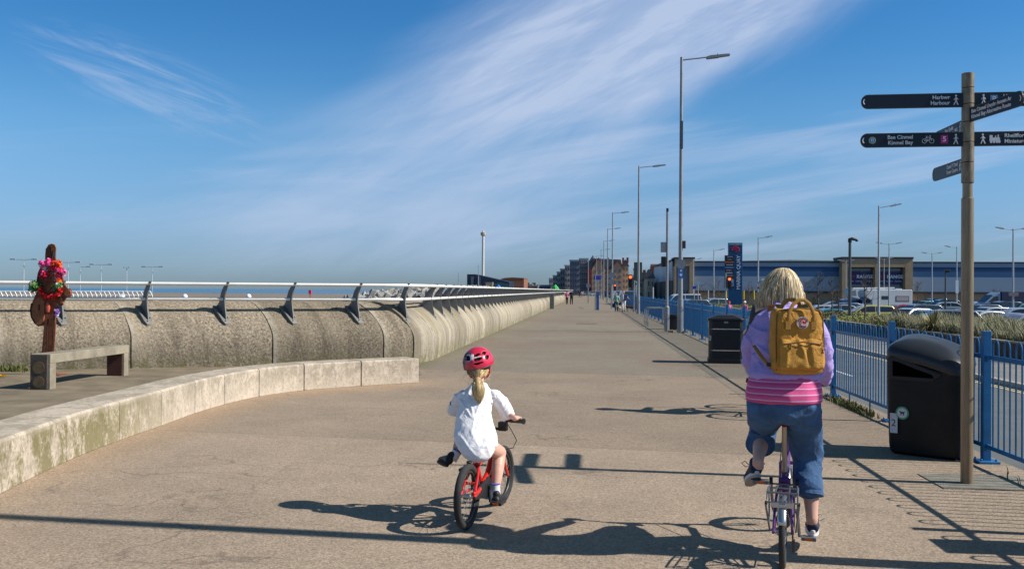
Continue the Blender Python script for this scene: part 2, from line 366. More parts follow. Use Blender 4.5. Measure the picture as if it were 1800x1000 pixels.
yl=mat('yellow_line_paint',(.55,.46,.26),.8,0,.2,9); wl=mat('white_line_paint',(.62,.62,.6),.8,0,.15,9)
mb=MB(); 
for x in (9.30,9.47): mb.box((x,200,-.494),(.09,424,.008))
single('road_marking',mb,yl,None,None,kind='structure')
mb=MB()
for k in range(26): mb.box((6.72,7.2+k*6.0,-.494),(.10,1.9,.008))
single('road_marking',mb,wl,None,None,kind='structure')
mb=MB(); mb.box((600,400,-1.4),(1174,1200,1.0)); single('ground',mb,mat('car_park_asphalt',(.10,.105,.11),.9,0,.2,.4,.2,60),None,None,kind='structure')
# land at the far end, beach, sea
mb=MB(); mb.prism([(13.0,300),(13,1000),(-200,1000),(-80,420),(-14,300),(-14,130),(-4,130),(-4,300)],-3,-.02,ax='Z'); single('town_ground',mb,mat('town_ground',(.2,.18,.16),.9),None,None,kind='structure')
sand=mat('wet_sand',(.20,.155,.115),.8,0,.3,.02,.0,5,col2=(.27,.215,.155),stretch=(1,3,1))
mb=MB(); mb.box((-2500,-20,-4.0),(4990,2000,1.0)); single('beach',mb,sand,None,None,kind='structure')
sea_m=mat('sea_water',(.03,.10,.17),.25,0,.25,.02,.6,.3,stretch=(1,4,1))
mb=MB(); mb.box((-2000,8000,-4.05),(22000,17000,1)); single('sea',mb,sea_m,None,None,kind='structure')

# ---------------- sea wall
def wall_mat(name,dark):
    m=bpy.data.materials.new(name); m.use_nodes=True; nt=m.node_tree; N=nt.nodes; L=nt.links; b=N['Principled BSDF']; b.inputs['Roughness'].default_value=.92; b.inputs['Specular IOR Level'].default_value=.2
    uv=N.new('ShaderNodeTexCoord')
    def nz(sc,st,det=6,r=.62,dist=.2,k='UV'):
        mp=N.new('ShaderNodeMapping'); mp.inputs['Scale'].default_value=st; L.new(uv.outputs[k],mp.inputs[0])
        n=N.new('ShaderNodeTexNoise'); n.inputs['Scale'].default_value=sc; n.inputs['Detail'].default_value=det; n.inputs['Roughness'].default_value=r; n.inputs['Distortion'].default_value=dist; L.new(mp.outputs[0],n.inputs['Vector']); return n.outputs[0]
    def ramp(x,*e):
        n=N.new('ShaderNodeValToRGB'); L.new(x,n.inputs[0]); el=n.color_ramp.elements
        el[0].position=e[0][0]; el[0].color=e[0][1]+(1,); el[1].position=e[-1][0]; el[1].color=e[-1][1]+(1,)
        for p,c in e[1:-1]: q=el.new(p); q.color=c+(1,)
        return n.outputs[0]
    def mix(f,a,b_,mode='MIX'):
        n=N.new('ShaderNodeMix'); n.data_type='RGBA'; n.blend_type=mode
        for i,q in ((0,f),(6,a),(7,b_)):
            if isinstance(q,(int,float)): n.inputs[i].default_value=q
            elif isinstance(q,tuple): n.inputs[i].default_value=q+(1,)
            else: L.new(q,n.inputs[i])
        return n.outputs[2]
    def g(x,a,b_,c=0,d=1):
        n=N.new('ShaderNodeMapRange'); L.new(x,n.inputs[0])
        for i,q in enumerate((a,b_,c,d)): n.inputs[i+1].default_value=q
        return n.outputs[0]
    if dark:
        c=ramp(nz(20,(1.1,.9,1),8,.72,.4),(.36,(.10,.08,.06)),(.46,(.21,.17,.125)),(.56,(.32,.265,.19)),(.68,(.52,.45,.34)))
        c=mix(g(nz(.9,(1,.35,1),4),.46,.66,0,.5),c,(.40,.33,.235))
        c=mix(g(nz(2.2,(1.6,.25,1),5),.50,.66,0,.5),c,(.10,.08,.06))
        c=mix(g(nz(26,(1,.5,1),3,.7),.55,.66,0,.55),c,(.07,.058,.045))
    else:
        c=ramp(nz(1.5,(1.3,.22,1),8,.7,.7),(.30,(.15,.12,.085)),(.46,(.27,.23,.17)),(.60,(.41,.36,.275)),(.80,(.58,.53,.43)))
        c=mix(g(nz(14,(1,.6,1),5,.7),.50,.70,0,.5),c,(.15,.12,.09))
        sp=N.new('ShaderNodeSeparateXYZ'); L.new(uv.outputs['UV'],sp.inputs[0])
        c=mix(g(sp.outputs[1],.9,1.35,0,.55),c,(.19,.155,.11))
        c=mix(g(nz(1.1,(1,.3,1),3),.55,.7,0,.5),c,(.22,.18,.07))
    sp=N.new('ShaderNodeSeparateXYZ'); L.new(uv.outputs['UV'],sp.inputs[0])
    def mm(op,a,b_):
        n=N.new('ShaderNodeMath'); n.operation=op
        for i,q in enumerate((a,b_)):
            if isinstance(q,(int,float)): n.inputs[i].default_value=q
            else: L.new(q,n.inputs[i])
        return n.outputs[0]
    pu=mm('DIVIDE',sp.outputs[0],3.1) if dark else mm('DIVIDE',mm('SUBTRACT',sp.outputs[0],51.5),2.9)
    wn=N.new('ShaderNodeTexWhiteNoise'); wn.noise_dimensions='1D'; L.new(mm('FLOOR',pu,0),wn.inputs['W'])
    c=mix(1.0,c,mm('ADD',.80,mm('MULTIPLY',wn.outputs['Value'],.40)),'MULTIPLY')
    fr=mm('FRACT',pu,0); ed=mm('MAXIMUM',g(fr,.05,.012),g(fr,.95,.988)); c=mix(mm('MULTIPLY',mm('MULTIPLY',ed,.7),g(nz(5,(1,1,1),4),.35,.6)),c,(.46,.41,.33))
    rs=mm('MULTIPLY',g(nz(3.2,(2.2,.10,1),4),.60,.70),.45); c=mix(rs,c,(.16,.125,.085))
    mo=N.new('ShaderNodeMath'); mo.operation='MULTIPLY'; L.new(g(sp.outputs[1],.34,.02),mo.inputs[0]); L.new(g(nz(6,(1,1,1)),.42,.6),mo.inputs[1])
    c=mix(mo.outputs[0],c,(.16,.15,.07))
    L.new(c,b.inputs['Base Color'])
    bp=N.new('ShaderNodeBump'); bp.inputs['Strength'].default_value=.5; bp.inputs['Distance'].default_value=.02; L.new(nz(22,(1,1,1),6,.7),bp.inputs['Height']); L.new(bp.outputs[0],b.inputs['Normal'])
    return m
wall_d=wall_mat('weathered_concrete_mottled',True); wall_l=wall_mat('weathered_concrete_streaked',False)
joint_m=mat('joint_backing_dark',(.06,.05,.04),.95)  # dark recessed backing behind the gaps between wall panels
PROF=[(0,0),(.02,.15),(.035,.3),(.04,.45),(.02,.6),(-.03,.72),(-.11,.84),(-.22,.97),(-.36,1.1),(-.52,1.21),(-.68,1.3),(-.84,1.355),(-1.0,1.37),(-1.3,1.37)]
FACE=[gp(-420,664),gp(-150,656),gp(17,651),gp(197,647),gp(463,642),gp(685,638.5)]
FACE=[Vector((-17.6,15.2,0)),Vector((-14.2,16.35,0)),Vector((-11.7,17.35,0)),Vector((-9.35,18.2,0)),Vector((-6.75,19.28,0)),Vector((-4.55,20.22,0)),Vector((-3.95,20.55,0))]
def wall_seg(mb,pts,gap=.014,inset=0,u0=0.0):
    # pts: polyline of base points; normal = promenade side
    n=len(pts); dist=[0]
    for i in range(1,n): dist.append(dist[-1]+(pts[i]-pts[i-1]).length)
    k0=len(mb.v); P=[(-1.3,-4)][:0]+PROF
    pr=[(a-inset if b<1.3 else a,b-(inset if b>=.9 else 0)) for a,b in PROF]
    vl=[0]
    for i in range(1,len(pr)): vl.append(vl[-1]+math.hypot(pr[i][0]-pr[i-1][0],pr[i][1]-pr[i-1][1]))
    for i,p in enumerate(pts):
        t=(pts[min(i+1,n-1)]-pts[max(i-1,0)]).normalized(); nr=Vector((t.y,-t.x,0)); sk=.5*max(0,min(1,(20.9-p.y)/.5))
        off=0
        if i==0: off=gap
        if i==n-1: off=-gap
        for j,(a,b) in enumerate(pr): 
            mb.v.append(p+t*(off+sk*min(0,a))+nr*a+Vector((0,0,b))); mb.uv.append((u0+dist[i],vl[j]))
        mb.v.append(p+t*(off-sk*1.3)+nr*-1.3+Vector((0,0,-3.6))); mb.uv.append((u0+dist[i],3))
        mb.v.append(p+t*off+Vector((0,0,-.1))+nr*0); mb.uv.append((u0+dist[i],-.1))
    q=len(pr)+2
    for i in range(n-1):
        for j in range(q): mb.f.append((k0+i*q+j,k0+i*q+(j+1)%q,k0+(i+1)*q+(j+1)%q,k0+(i+1)*q+j)); mb.mi.append(mb.m)
    mb.f.append(tuple(k0+j for j in range(q))); mb.f.append(tuple(k0+(n-1)*q+j for j in range(q))[::-1]); mb.mi+=[mb.m,mb.m]
def subdiv(a,b,k): return [a+(b-a)*i/k for i in range(k+1)]
sw=thing('sea_wall','long curved concrete sea wall with vertical joints, mottled facing part and pale receding part','sea wall',(-3.65,20.7,0))
u=0
for i in range(len(FACE)-1):
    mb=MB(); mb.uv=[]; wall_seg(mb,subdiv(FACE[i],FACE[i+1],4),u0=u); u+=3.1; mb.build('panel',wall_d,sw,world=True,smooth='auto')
# rounded corner
C0=FACE[-1]; C1=Vector((-3.65,21.5,0)); mid=Vector((-3.68,20.85,0)); cor=[]
for i in range(9):
    t=i/8; cor.append(C0*(1-t)**2+mid*2*t*(1-t)+C1*t*t)
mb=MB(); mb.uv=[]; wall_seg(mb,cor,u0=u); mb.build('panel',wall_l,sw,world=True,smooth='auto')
y=21.5; k=0
mb=MB(); mb.uv=[]
while y<230:
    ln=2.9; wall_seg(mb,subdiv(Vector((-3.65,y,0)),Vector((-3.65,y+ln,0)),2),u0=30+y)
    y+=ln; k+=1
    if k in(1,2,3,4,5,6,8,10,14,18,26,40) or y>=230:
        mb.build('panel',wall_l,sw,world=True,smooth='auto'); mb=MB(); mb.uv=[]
mb=MB(); mb.uv=[]; wall_seg(mb,FACE[:-1]+cor+[Vector((-3.65,y,0)) for y in range(24,230,6)],gap=-.0,inset=.035,u0=0)
mb.build('joint',joint_m,sw,world=True)
# ---------------- railing
RL=mat('rail_white',(.80,.78,.73),.4,.1,.08,3); BRK=mat('bracket_grey',(.17,.165,.155),.6,.3,.15,8)
rl=thing('railing','twin white tube railing on curved grey brackets along the top of the sea wall','railing',(-3.8,21,1.4))
def off_path(a):
    pts=FACE[:-1]+cor+[Vector((-3.65,y,0)) for y in (24,30,40,60,90,130,180,230)]; out=[]
    for i,p in enumerate(pts):
        t=(pts[min(i+1,len(pts)-1)]-pts[max(i-1,0)]).normalized(); out.append(p+Vector((t.y,-t.x,0))*a)
    return out
for a,z in((-.17,1.745),(-.33,1.425)):
    mb=MB(); mb.path([p+Vector((0,0,z)) for p in off_path(a)],.034,12); mb.build('rail',RL,rl,world=True,smooth=True)
mb=MB()   # bracket in local frame: x = promenade side, y along the wall, z up ; web + foot plate
web=[(-.20,.90),(-.30,1.02),(-.36,1.18),(-.375,1.32),(-.37,1.44),(-.34,1.56),(-.28,1.67),(-.205,1.77),(-.15,1.785),(-.135,1.75),(-.155,1.70),(-.21,1.63),(-.255,1.54),(-.28,1.44),(-.285,1.34)]
web=[(-.215,.93),(-.235,1.10),(-.27,1.25),(-.295,1.40),(-.275,1.52),(-.235,1.62),(-.18,1.71),(-.12,1.785),(-.16,1.80),(-.225,1.775),(-.33,1.70),(-.42,1.60),(-.48,1.48),(-.53,1.35),(-.62,1.28),(-.50,1.17),(-.36,1.06)]
mb.prism(web,-.012,.012)
foot=[(-.62,1.265+.018),(-.50,1.185+.018),(-.36,1.09+.018),(-.22,.96+.018),(-.16,.885+.02)]
ws=[.11,.115,.11,.095,.055]
for i in range(len(foot)-1):
    (a,b),(c,d)=foot[i],foot[i+1]; w0,w1=ws[i],ws[i+1]; t=.03
    mb.add([(a,-w0,b),(a,w0,b),(c,w1,d),(c,-w1,d),(a-.01,-w0,b-t*1.6),(a-.01,w0,b-t*1.6),(c-.01,w1,d-t*1.6),(c-.01,-w1,d-t*1.6)],[(0,1,2,3),(7,6,5,4),(0,3,7,4),(1,5,6,2),(0,4,5,1),(3,2,6,7)])
mb.path([(-.27,.0+.055,1.035),(-.25,.055,1.05)],.014,6); mb.path([(-.2,-.03,.965),(-.18,-.03,.98)],.012,6)
br0=mb.build('bracket',BRK,rl,smooth='auto'); first=[True]
def place_bracket(p,t):
    o=br0 if first[0] else br0.copy()
    if not first[0]: COL.objects.link(o); o.parent=rl
    first[0]=False
    o.location=p-rl.location; o.rotation_euler=(0,0,math.atan2(-t.x,t.y))
def facept(px):
    best=None
    for i in range(len(FACE)-1):
        for k in range(60):
            q=FACE[i]+(FACE[i+1]-FACE[i])*k/60; t=(FACE[i+1]-FACE[i]).normalized(); w=q+Vector((t.y,-t.x,0))*-.2+Vector((0,0,1.1))
            # screen x of this point
            d=CM.transposed()@(w-Vector((0,0,1.65))); sx=900+F*d.x/-d.z
            if best is None or abs(sx-px)<best[0]: best=(abs(sx-px),q,t)
    return best[1],best[2]
for px in (-152,-16,122,271,407,525,640,731):
    q,t=facept(px); a=-R(28) if px<700 else -R(14); place_bracket(q,Vector((t.x*math.cos(a)+t.y*math.sin(a)*-1,t.x*math.sin(a)+t.y*math.cos(a),0)) if False else (Matrix.Rotation(R(28 if px<700 else 16),3,'Z')@t))
for k in range(78): place_bracket(Vector((-3.65,23.0+1.43*k+(0 if k<50 else (k-50)*.6),0)),Vector((0,1,0)))

# ---------------- low seat wall of pale blocks
def block_mat():
    m=bpy.data.materials.new('pale_lichened_concrete'); m.use_nodes=True; nt=m.node_tree; N=nt.nodes; L=nt.links; b=N['Principled BSDF']; b.inputs['Roughness'].default_value=.9; b.inputs['Specular IOR Level'].default_value=.2
    tc=N.new('ShaderNodeTexCoord')
    def nz(sc,st,det=7,r=.68):
        mp=N.new('ShaderNodeMapping'); mp.inputs['Scale'].default_value=st; L.new(tc.outputs['Object'],mp.inputs[0])
        n=N.new('ShaderNodeTexNoise'); n.inputs['Scale'].default_value=sc; n.inputs['Detail'].default_value=det; n.inputs['Roughness'].default_value=r; L.new(mp.outputs[0],n.inputs['Vector']); return n.outputs[0]
    def g(x,a,b_,c=0,d=1):
        n=N.new('ShaderNodeMapRange'); L.new(x,n.inputs[0])
        for i,q in enumerate((a,b_,c,d)): n.inputs[i+1].default_value=q
        return n.outputs[0]
    def ma(op,a,b_):
        n=N.new('ShaderNodeMath'); n.operation=op
        for i,q in enumerate((a,b_)):
            if isinstance(q,(int,float)): n.inputs[i].default_value=q
            else: L.new(q,n.inputs[i])
        return n.outputs[0]
    def mix(f,a,b_):
        n=N.new('ShaderNodeMix'); n.data_type='RGBA'
        for i,q in ((0,f),(6,a),(7,b_)):
            if isinstance(q,(int,float)): n.inputs[i].default_value=q
            elif isinstance(q,tuple): n.inputs[i].default_value=q+(1,)
            else: L.new(q,n.inputs[i])
        return n.outputs[2]
    sp=N.new('ShaderNodeSeparateXYZ'); L.new(tc.outputs['Object'],sp.inputs[0]); z=sp.outputs[2]; Y=sp.outputs[1]
    c=mix(g(nz(9,(1,1,.6)),.35,.7),(.57,.48,.385),(.42,.36,.285))
    hi=g(z,.0,.30); patch=g(ma('ADD',nz(2.2,(1,1,.7)),ma('MULTIPLY',nz(11,(1,1,.7)),.9)),.86,1.0)
    c=mix(ma('MULTIPLY',ma('MULTIPLY',hi,patch),.62),c,(.25,.21,.155))
    gr=ma('MULTIPLY',g(Y,11.5,9.2),ma('MULTIPLY',g(ma('ADD',nz(3.1,(1,1,.5)),ma('MULTIPLY',nz(24,(1,1,1)),.6)),.70,.84),g(z,.43,.36)))
    c=mix(ma('MULTIPLY',gr,.8),c,(.135,.12,.03))
    c=mix(g(nz(26,(1,1,.8),5),.50,.66,0,.6),c,(.24,.205,.15))
    c=mix(g(nz(60,(1,1,1),3),.6,.72,0,.5),c,(.18,.15,.11))
    L.new(c,b.inputs['Base Color'])
    bp=N.new('ShaderNodeBump'); bp.inputs['Strength'].default_value=.45; bp.inputs['Distance'].default_value=.012; L.new(nz(30,(1,1,1)),bp.inputs['Height']); L.new(bp.outputs[0],b.inputs['Normal'])
    return m
blk=block_mat()
lw=thing('seat_wall','low curving seat wall of pale concrete blocks with lichen at the left of the promenade','low wall',(0,0,0))
LWv=[Vector((x,y,0)) for x,y in LW]; cum=[0]
for i in range(1,len(LWv)): cum.append(cum[-1]+(LWv[i]-LWv[i-1]).length)
def lwp(s):
    s=max(0,min(cum[-1],s))
    for i in range(len(LWv)-1):
        if s<=cum[i+1]+1e-9:
            t=(s-cum[i])/(cum[i+1]-cum[i]); p0=LWv[max(i-1,0)];p1=LWv[i];p2=LWv[i+1];p3=LWv[min(i+2,len(LWv)-1)]
            return .5*((2*p1)+(p2-p0)*t+(2*p0-5*p1+4*p2-p3)*t*t+(3*p1-p0-3*p2+p3)*t**3)
    return LWv[-1]
def s_of_y(yy):
    return min(range(1000),key=lambda k:abs(lwp(cum[-1]*k/1000).y-yy))/1000*cum[-1]
js=[0,s_of_y(5.2),s_of_y(6.9)]+[s_of_y(q) for q in (8.38,9.6,10.68,11.8,12.75,13.75,14.68,15.47)]+[cum[-1]]
for i in range(len(js)-1):
    mb=MB(); n=6; k0=0
    for k in range(n+1):
        s=js[i]+.008+(js[i+1]-js[i]-.016)*k/n; p=lwp(s); t=(lwp(s+.05)-lwp(s-.05)).normalized(); nr=Vector((t.y,-t.x,0))
        mb.v+=[p,p+Vector((0,0,.405)),p-nr*.02+Vector((0,0,.43)),p-nr*.50+Vector((0,0,.43)),p-nr*.52+Vector((0,0,.41)),p-nr*.52]
    for k in range(n):
        for j in range(6): a=k*6+j; b=k*6+(j+1)%6; mb.f.append((a,b,b+6,a+6)); mb.mi.append(0)
    mb.f+=[tuple(range(6)),tuple(n*6+j for j in range(6))[::-1]]; mb.mi+=[0,0]
    mb.build('block',blk,lw,bevel=.006,seg=1)
# ---------------- far left: rocks, white quay railing, lamps, markers
rk=MB()
for i in range(420):
    px=random.uniform(610,765); Yd=random.uniform(60,120); top=507+max(0,(765-px)/155)*14
    h=random.uniform(0,1); py=top+(h*26); p=at(px,py+6,Yd); r=random.uniform(.5,1.0)*Yd/90
    if p.x>-5.3: continue
    M=Euler((random.random()*6,random.random()*6,random.random()*6)).to_matrix(); k0=len(rk.v)
    rk.ball(p,(r,r*random.uniform(.6,.9),r*random.uniform(.5,.8)),M,6,4)
    for j in range(k0,len(rk.v)): rk.v[j]+=Vector((random.uniform(-1,1),random.uniform(-1,1),random.uniform(-1,1)))*r*.16
    # fill below
single('rock_armour',rk,mat('rock',(.28,.265,.24),.9,0,.45,.8,.3,6),'grey boulders of rock armour heaped on the beach beyond the sea wall','rocks',kind='stuff')
mb=MB(); mb.prism([(-75,-4),(-75,-1.1),(-40,-1.2),(-18,-2.4),(-6,-3.2),(-6,-4)],88,112); single('shingle_bank',mb,mat('shingle',(.30,.245,.19),.95,0,.3,.5,.4,9),None,None,kind='structure')
qm=mat('quay_stone',(.36,.31,.24),.9,0,.3,1.5)
mb=MB(); a=at(-140,519,96); b=at(278,519,101); mb.box(((a.x+b.x)/2,(a.y+b.y)/2,(a.z-4)/2-.3),((b.x-a.x),2.5,(a.z+4)),math.atan2(b.y-a.y,b.x-a.x)); single('quay_wall',mb,qm,'stone quay wall beyond the railing at far left','wall',org=(a.x,a.y,0))
qr=thing('quay_railing','white railing with curved posts on the stone quay at far left','railing',(a.x,a.y-1.6,0))
mb=MB(); n=52
for i in range(n):
    t=i/(n-1); p=a.lerp(b,t)+Vector((0,-1.4,-.55)); 
    mb.path([p,p+Vector((.0,0,.5)),p+Vector((-.25,0,1.0))],.045,6)
mb.build('post',white,qr,world=True)
for z in(.25,.6,1.0):
    mb=MB(); mb.path([a+Vector((-.25*z,-1.4,-.55+z)),b+Vector((-.25*z,-1.4,-.55+z))],.04,6); mb.build('rail',white,qr,world=True)
fl=mat('far_lamp_metal',(.28,.33,.38),.6,.2)
def far_lamp(px,py,Y,arms,label,arm=1.9):
    top=at(px,py,Y); t=thing('street_lamp',label,'street lamp',(top.x,top.y,-3.5),group='slender lamps beyond the sea wall')
    mb=MB(); mb.path([(0,0,0),(0,0,top.z+3.5)],[.10,.06],8); mb.build('pole',fl,t,smooth=True)
    for s in arms:
        mb=MB(); mb.path([(0,0,top.z+3.45),(s*arm*.6,0,top.z+3.5)],.04,6); mb.build('arm',fl,t)
        mb=MB(); mb.box((s*arm*.8,0,top.z+3.52),(arm*.42,.3,.16)); mb.build('lantern',fl,t,bevel=.03)
far_lamp(42,456,118,(-1,1),'thin twin-headed lamp, leftmost beyond the sea wall')
far_lamp(120,461,128,(-1,1),'thin twin-headed lamp beyond the sea wall just right of the rusty statue')
far_lamp(141,469,150,(1,),'thin single-headed lamp between two twin lamps beyond the sea wall')
far_lamp(178,465,140,(-1,1),'thin twin-headed lamp beyond the sea wall left of the tall headless-looking pole',1.9)
far_lamp(223,470,160,(-1,1),'short-armed pale lamp beyond the sea wall near the white mooring post',.6)
far_lamp(268,469,150,(-1,1),'thin twin-headed lamp rising behind the railing bracket, rightmost of those at left')
for px,lab in((215,'white domed mooring post beyond the quay railing'),(325,'white domed mooring post standing on the sand right of the quay'),(437,'white domed post on the sand nearest the red marker pole')):
    p=at(px,527,190); t=thing('mooring_post',lab,'mooring post',(p.x,p.y,-3.5),group='white topped mooring posts')
    mb=MB(); mb.path([(0,0,0),(0,0,p.z+3.5+.3)],.42,12); mb.build('pile',mat('pile_dark',(.06,.06,.065),.8),t,smooth='auto')
    mb=MB(); mb.loft([(0,0,p.z+3.8,.55,.55),(0,0,p.z+4.3,.55,.55),(0,0,p.z+4.6,.4,.4),(0,0,p.z+4.75,.15,.15)],14); mb.build('cap',white,t,smooth=True)
p=at(545,528,190); t=thing('beacon_pole','thin red marker pole with a red topmark on the sand','marker pole',(p.x,p.y,-3.5))
mb=MB(); mb.path([(0,0,0),(0,0,5.3+p.z+.2)],.1,8); mb.build('pole',red,t); mb=MB(); mb.box((0,0,5.3+p.z),(.55,.55,.8)); mb.build('topmark',mat('marker_red',(.5,.03,.08),.6),t,bevel=.05)
p=at(661,526,190); t=thing('buoy','red navigation buoy lying beyond the railing by the rocks','buoy',(p.x,p.y,-3.5))
mb=MB(); mb.loft([(0,0,0,.4,.4),(0,0,p.z+3.2,.6,.6),(0,0,p.z+3.5,.85,.85),(0,0,p.z+3.95,.8,.8),(0,0,p.z+4.1,.5,.5)],14); mb.build('hull',red,t,smooth='auto')
mb=MB(); mb.loft([(0,0,p.z+4.1,.32,.32),(0,0,p.z+4.8,.12,.12)],10); mb.build('topmark',mat('buoy_white',(.7,.6,.55),.5),t)
p=at(819,514,42); mb=MB(); mb.ball(p,(.09,.09,.1)); single('life_ring_case',mb,red,'small round red float seen through the railing brackets','float',org=p,smooth=True)
p=at(208,527,120)
# ================= blue bow-top fence
fn=thing('fence','long blue bow-topped metal fence between the promenade and the road','fence',(3.87,9.36,0))
pm=MB(); pm.box((0,0,.64),(.075,.075,1.28)); pm.box((0,0,.012),(.2,.2,.024))
for sx in(-1,1): 
    for sy in(-1,1): pm.path([(sx*.07,sy*.07,.02),(sx*.07,sy*.07,.045)],.012,6)
for z in(1.02,.16): pm.box((0,.055,z),(.03,.06,.05)); pm.box((0,-.055,z),(.03,.06,.05))
PITCH=2.82; post0=None
pn=MB(); half=(PITCH-.1)/2
for z,h in((1.03,.042),(.16,.042)): pn.box((0,PITCH/2,z),(.014,PITCH-.16,h))
nb=11; sp_=(PITCH-.2)/nb
for i in range(nb):
    y0=.1+sp_*(i+.5); w=sp_*.25
    pts=[(0,y0-w,.14),(0,y0-w,1.12)]+[(0,y0-w*math.cos(a),1.14+w*1.05*math.sin(a)) for a in [PI*k/8 for k in range(1,8)]]+[(0,y0+w,1.12),(0,y0+w,.14)]
    pn.path(pts,.0085,6)
for q in(.9,1.9): pn.box((0,q,.075),(.012,.035,.15))
y0=9.36-PITCH*5; k=0
for i in range(52):
    Y=y0+PITCH*i
    if i==0: po=pm.build('post',bluep,fn,bevel=.004,seg=1); pa=pn.build('railing_panel',bluep,fn,smooth='auto'); post0=(po,pa)
    else:
        po=post0[0].copy(); COL.objects.link(po); po.parent=fn
        if i<48: pa=post0[1].copy(); COL.objects.link(pa); pa.parent=fn
        else: pa=None
    for o in (po,pa):
        if o: o.location=(0,Y-9.36,0)
# weeds at the fence foot
grm=mat('weed_green',(.09,.12,.025),.8,0,.4,20,col2=(.17,.17,.05)); dry=mat('dry_grass',(.26,.22,.10),.9,0,.35,12)
def tufts(mb,c,n,r,h,w=.008,ry=None):
    for i in range(n):
        x=c[0]+random.gauss(0,r); y=c[1]+random.gauss(0,ry or r); a=random.random()*6.28; hh=h*random.uniform(.4,1); lean=random.uniform(.1,.8)*hh
        dx,dy=math.cos(a),math.sin(a); b=Vector((x,y,c[2])); m_=b+Vector((dx*lean*.35,dy*lean*.35,hh*.7)); t=b+Vector((dx*lean,dy*lean,hh)); s=Vector((-dy,dx,0))*w
        mb.add([b-s,b+s,m_+s*.8,m_-s*.8,t],[(0,1,2,3),(3,2,4)])
wd=MB()
for y,n in((13.6,260),(14.3,120),(12.9,160),(16.5,60),(38.2,120),(37.5,100),(37.0,80),(18.0,40),(24,50),(28,40),(43.5,90),(47,60),(9.9,30),(8.0,20)):
    for j in range(n):
        tufts(wd,(3.74 if y!=37.5 else 3.3,y,0),1,.05,.11,.006,.25)
single('weeds',wd,[grm],'low green weeds along the foot of the blue fence','weeds',kind='stuff')
# ================= promenade lamp columns
def column(base,h,armlen,label,group,top=(1,),name='street_lamp',r=(.095,.05),armdir=1,tilt=.1,lm=None,cat='street lamp'):
    t=thing(name,label,cat,base,group=group); m=lm or pole_m
    mb=MB(); mb.path([(0,0,0),(0,0,1.35),(0,0,1.36),(0,0,h)],[r[0],r[0]*.98,r[0]*.8,r[1]],14); mb.build('pole',m,t,smooth='auto')
    for s in top:
        mb=MB(); mb.path([(0,0,h-.12),(s*armlen*.55,0,h-.12+tilt*armlen*.55)],.028,8); mb.build('arm',m,t,smooth='auto')
        mb=MB(); x0=armlen*.52; z0=h-.14+tilt*armlen*.52
        M=Matrix.Translation((s*x0,0,z0))@Matrix.Rotation(-s*tilt,4,'Y')
        L_=armlen*.5
        mb.prism([(0,-.03),(s*.04,-.05),(s*L_*.5,-.05),(s*L_*.55,-.035),(s*L_,-.02),(s*L_*1.02,.02),(s*L_*.95,.055),(s*L_*.2,.065),(s*.03,.04)],-.11,.11,M=M)
        la=mb.build('lantern',m,t,bevel=.01)
        mb=MB(); mb.path([(s*L_*.5,0,.06),(s*L_*.5,0,.11)],.03,8); mb.v=[M@v for v in mb.v]; mb.build('sensor',m,la)
    return t
lamps=[((3.63,37.03,0),10.95,'tall grey lamp column nearest on the promenade, carrying a round sign'),((3.54,66.5,0),10.6,'second lamp column from the camera, beside a tall dark sign back'),
 ((2.7,107,0),10.7,'third lamp column along the promenade'),((2.66,133,0),10.6,'fourth lamp column along the promenade'),((2.6,163,0),10.5,'fifth lamp column along the promenade'),((2.55,195,0),10.4,'sixth lamp column along the promenade'),((1.9,231,0),10.4,'seventh and farthest-looking lamp column in front of the brick hotel'),
 ((3.85,5.62,0),10.9,'lamp column standing just outside the right edge of the photo, only its shadow in view')]
for b,h,lb in lamps:
    t=column(b,h,1.85,lb,'tall lamp columns along the promenade',r=(.115,.055))
    if b[1]==37.03: L1=t
t=L1
mb=MB(); mb.path([(0,-.12,2.72+.0),(0,-.15,2.72)],.19,24); single_o=mb.build('round_sign',mat('sign_back_grey',(.22,.25,.28),.5,.4),t,smooth='auto')
for o in(single_o,): pass
mb=MB(); mb.box((0,-.112,2.35),(.16,.012,.38)); mb.build('sticker',mat('sticker_blue',(.03,.17,.6),.5),t)
mb=MB(); mb.path([(0,-.12,2.47),(0,-.124,2.47)],.04,12); mb.path([(0,-.12,2.3),(0,-.124,2.3)],.05,12); mb.build('emblem',white,t)
mb=MB(); mb.box((.13,0,3.5),(.12,.14,.3)); mb.build('control_box',mat('box_dark',(.05,.035,.035),.5),t,bevel=.01)
mb=MB(); mb.box((-.0,-.07,7.85),(.12,.14,1.1)); mb.build('banner_bracket',mat('dark_grey',(.08,.09,.11),.5),t,bevel=.01)
# camera mast beside it
t=thing('mast','slim grey mast with sign plate and dark signal head left of the nearest lamp column','mast',(3.2,38.2,0))
mb=MB(); mb.path([(0,0,0),(0,0,1.0),(0,0,1.05),(0,0,4.9)],[.10,.10,.055,.05],12); mb.build('pole',pole_m,t,smooth='auto')
mb=MB(); mb.path([(0,0,4.9),(0,0,5.05)],.05,10); mb.build('camera_dome',black,t,smooth='auto')
mb=MB(); mb.box((-.16,-.03,3.45),(.22,.03,.42)); mb.build('sign_plate',mat('sign_back_grey',(.22,.25,.28),.5,.4),t,bevel=.005)
mb=MB(); mb.box((-.15,0,2.86),(.20,.2,.42)); mb.build('signal_head',black,t,bevel=.03)
# small black bin behind lamp column
t=thing('small_bin','small square black bin behind the nearest lamp column against the blue fence','litter bin',(3.55,40.4,0))
mb=MB(); mb.loft([(0,0,0,.27,.24),(0,0,.55,.29,.26)],24,sq=8); mb.build('body',black,t,smooth='auto')
mb=MB(); mb.loft([(0,0,.55,.31,.28),(0,0,.63,.30,.27),(0,0,.67,.2,.2)],24,sq=6); mb.build('lid',black,t,smooth='auto')
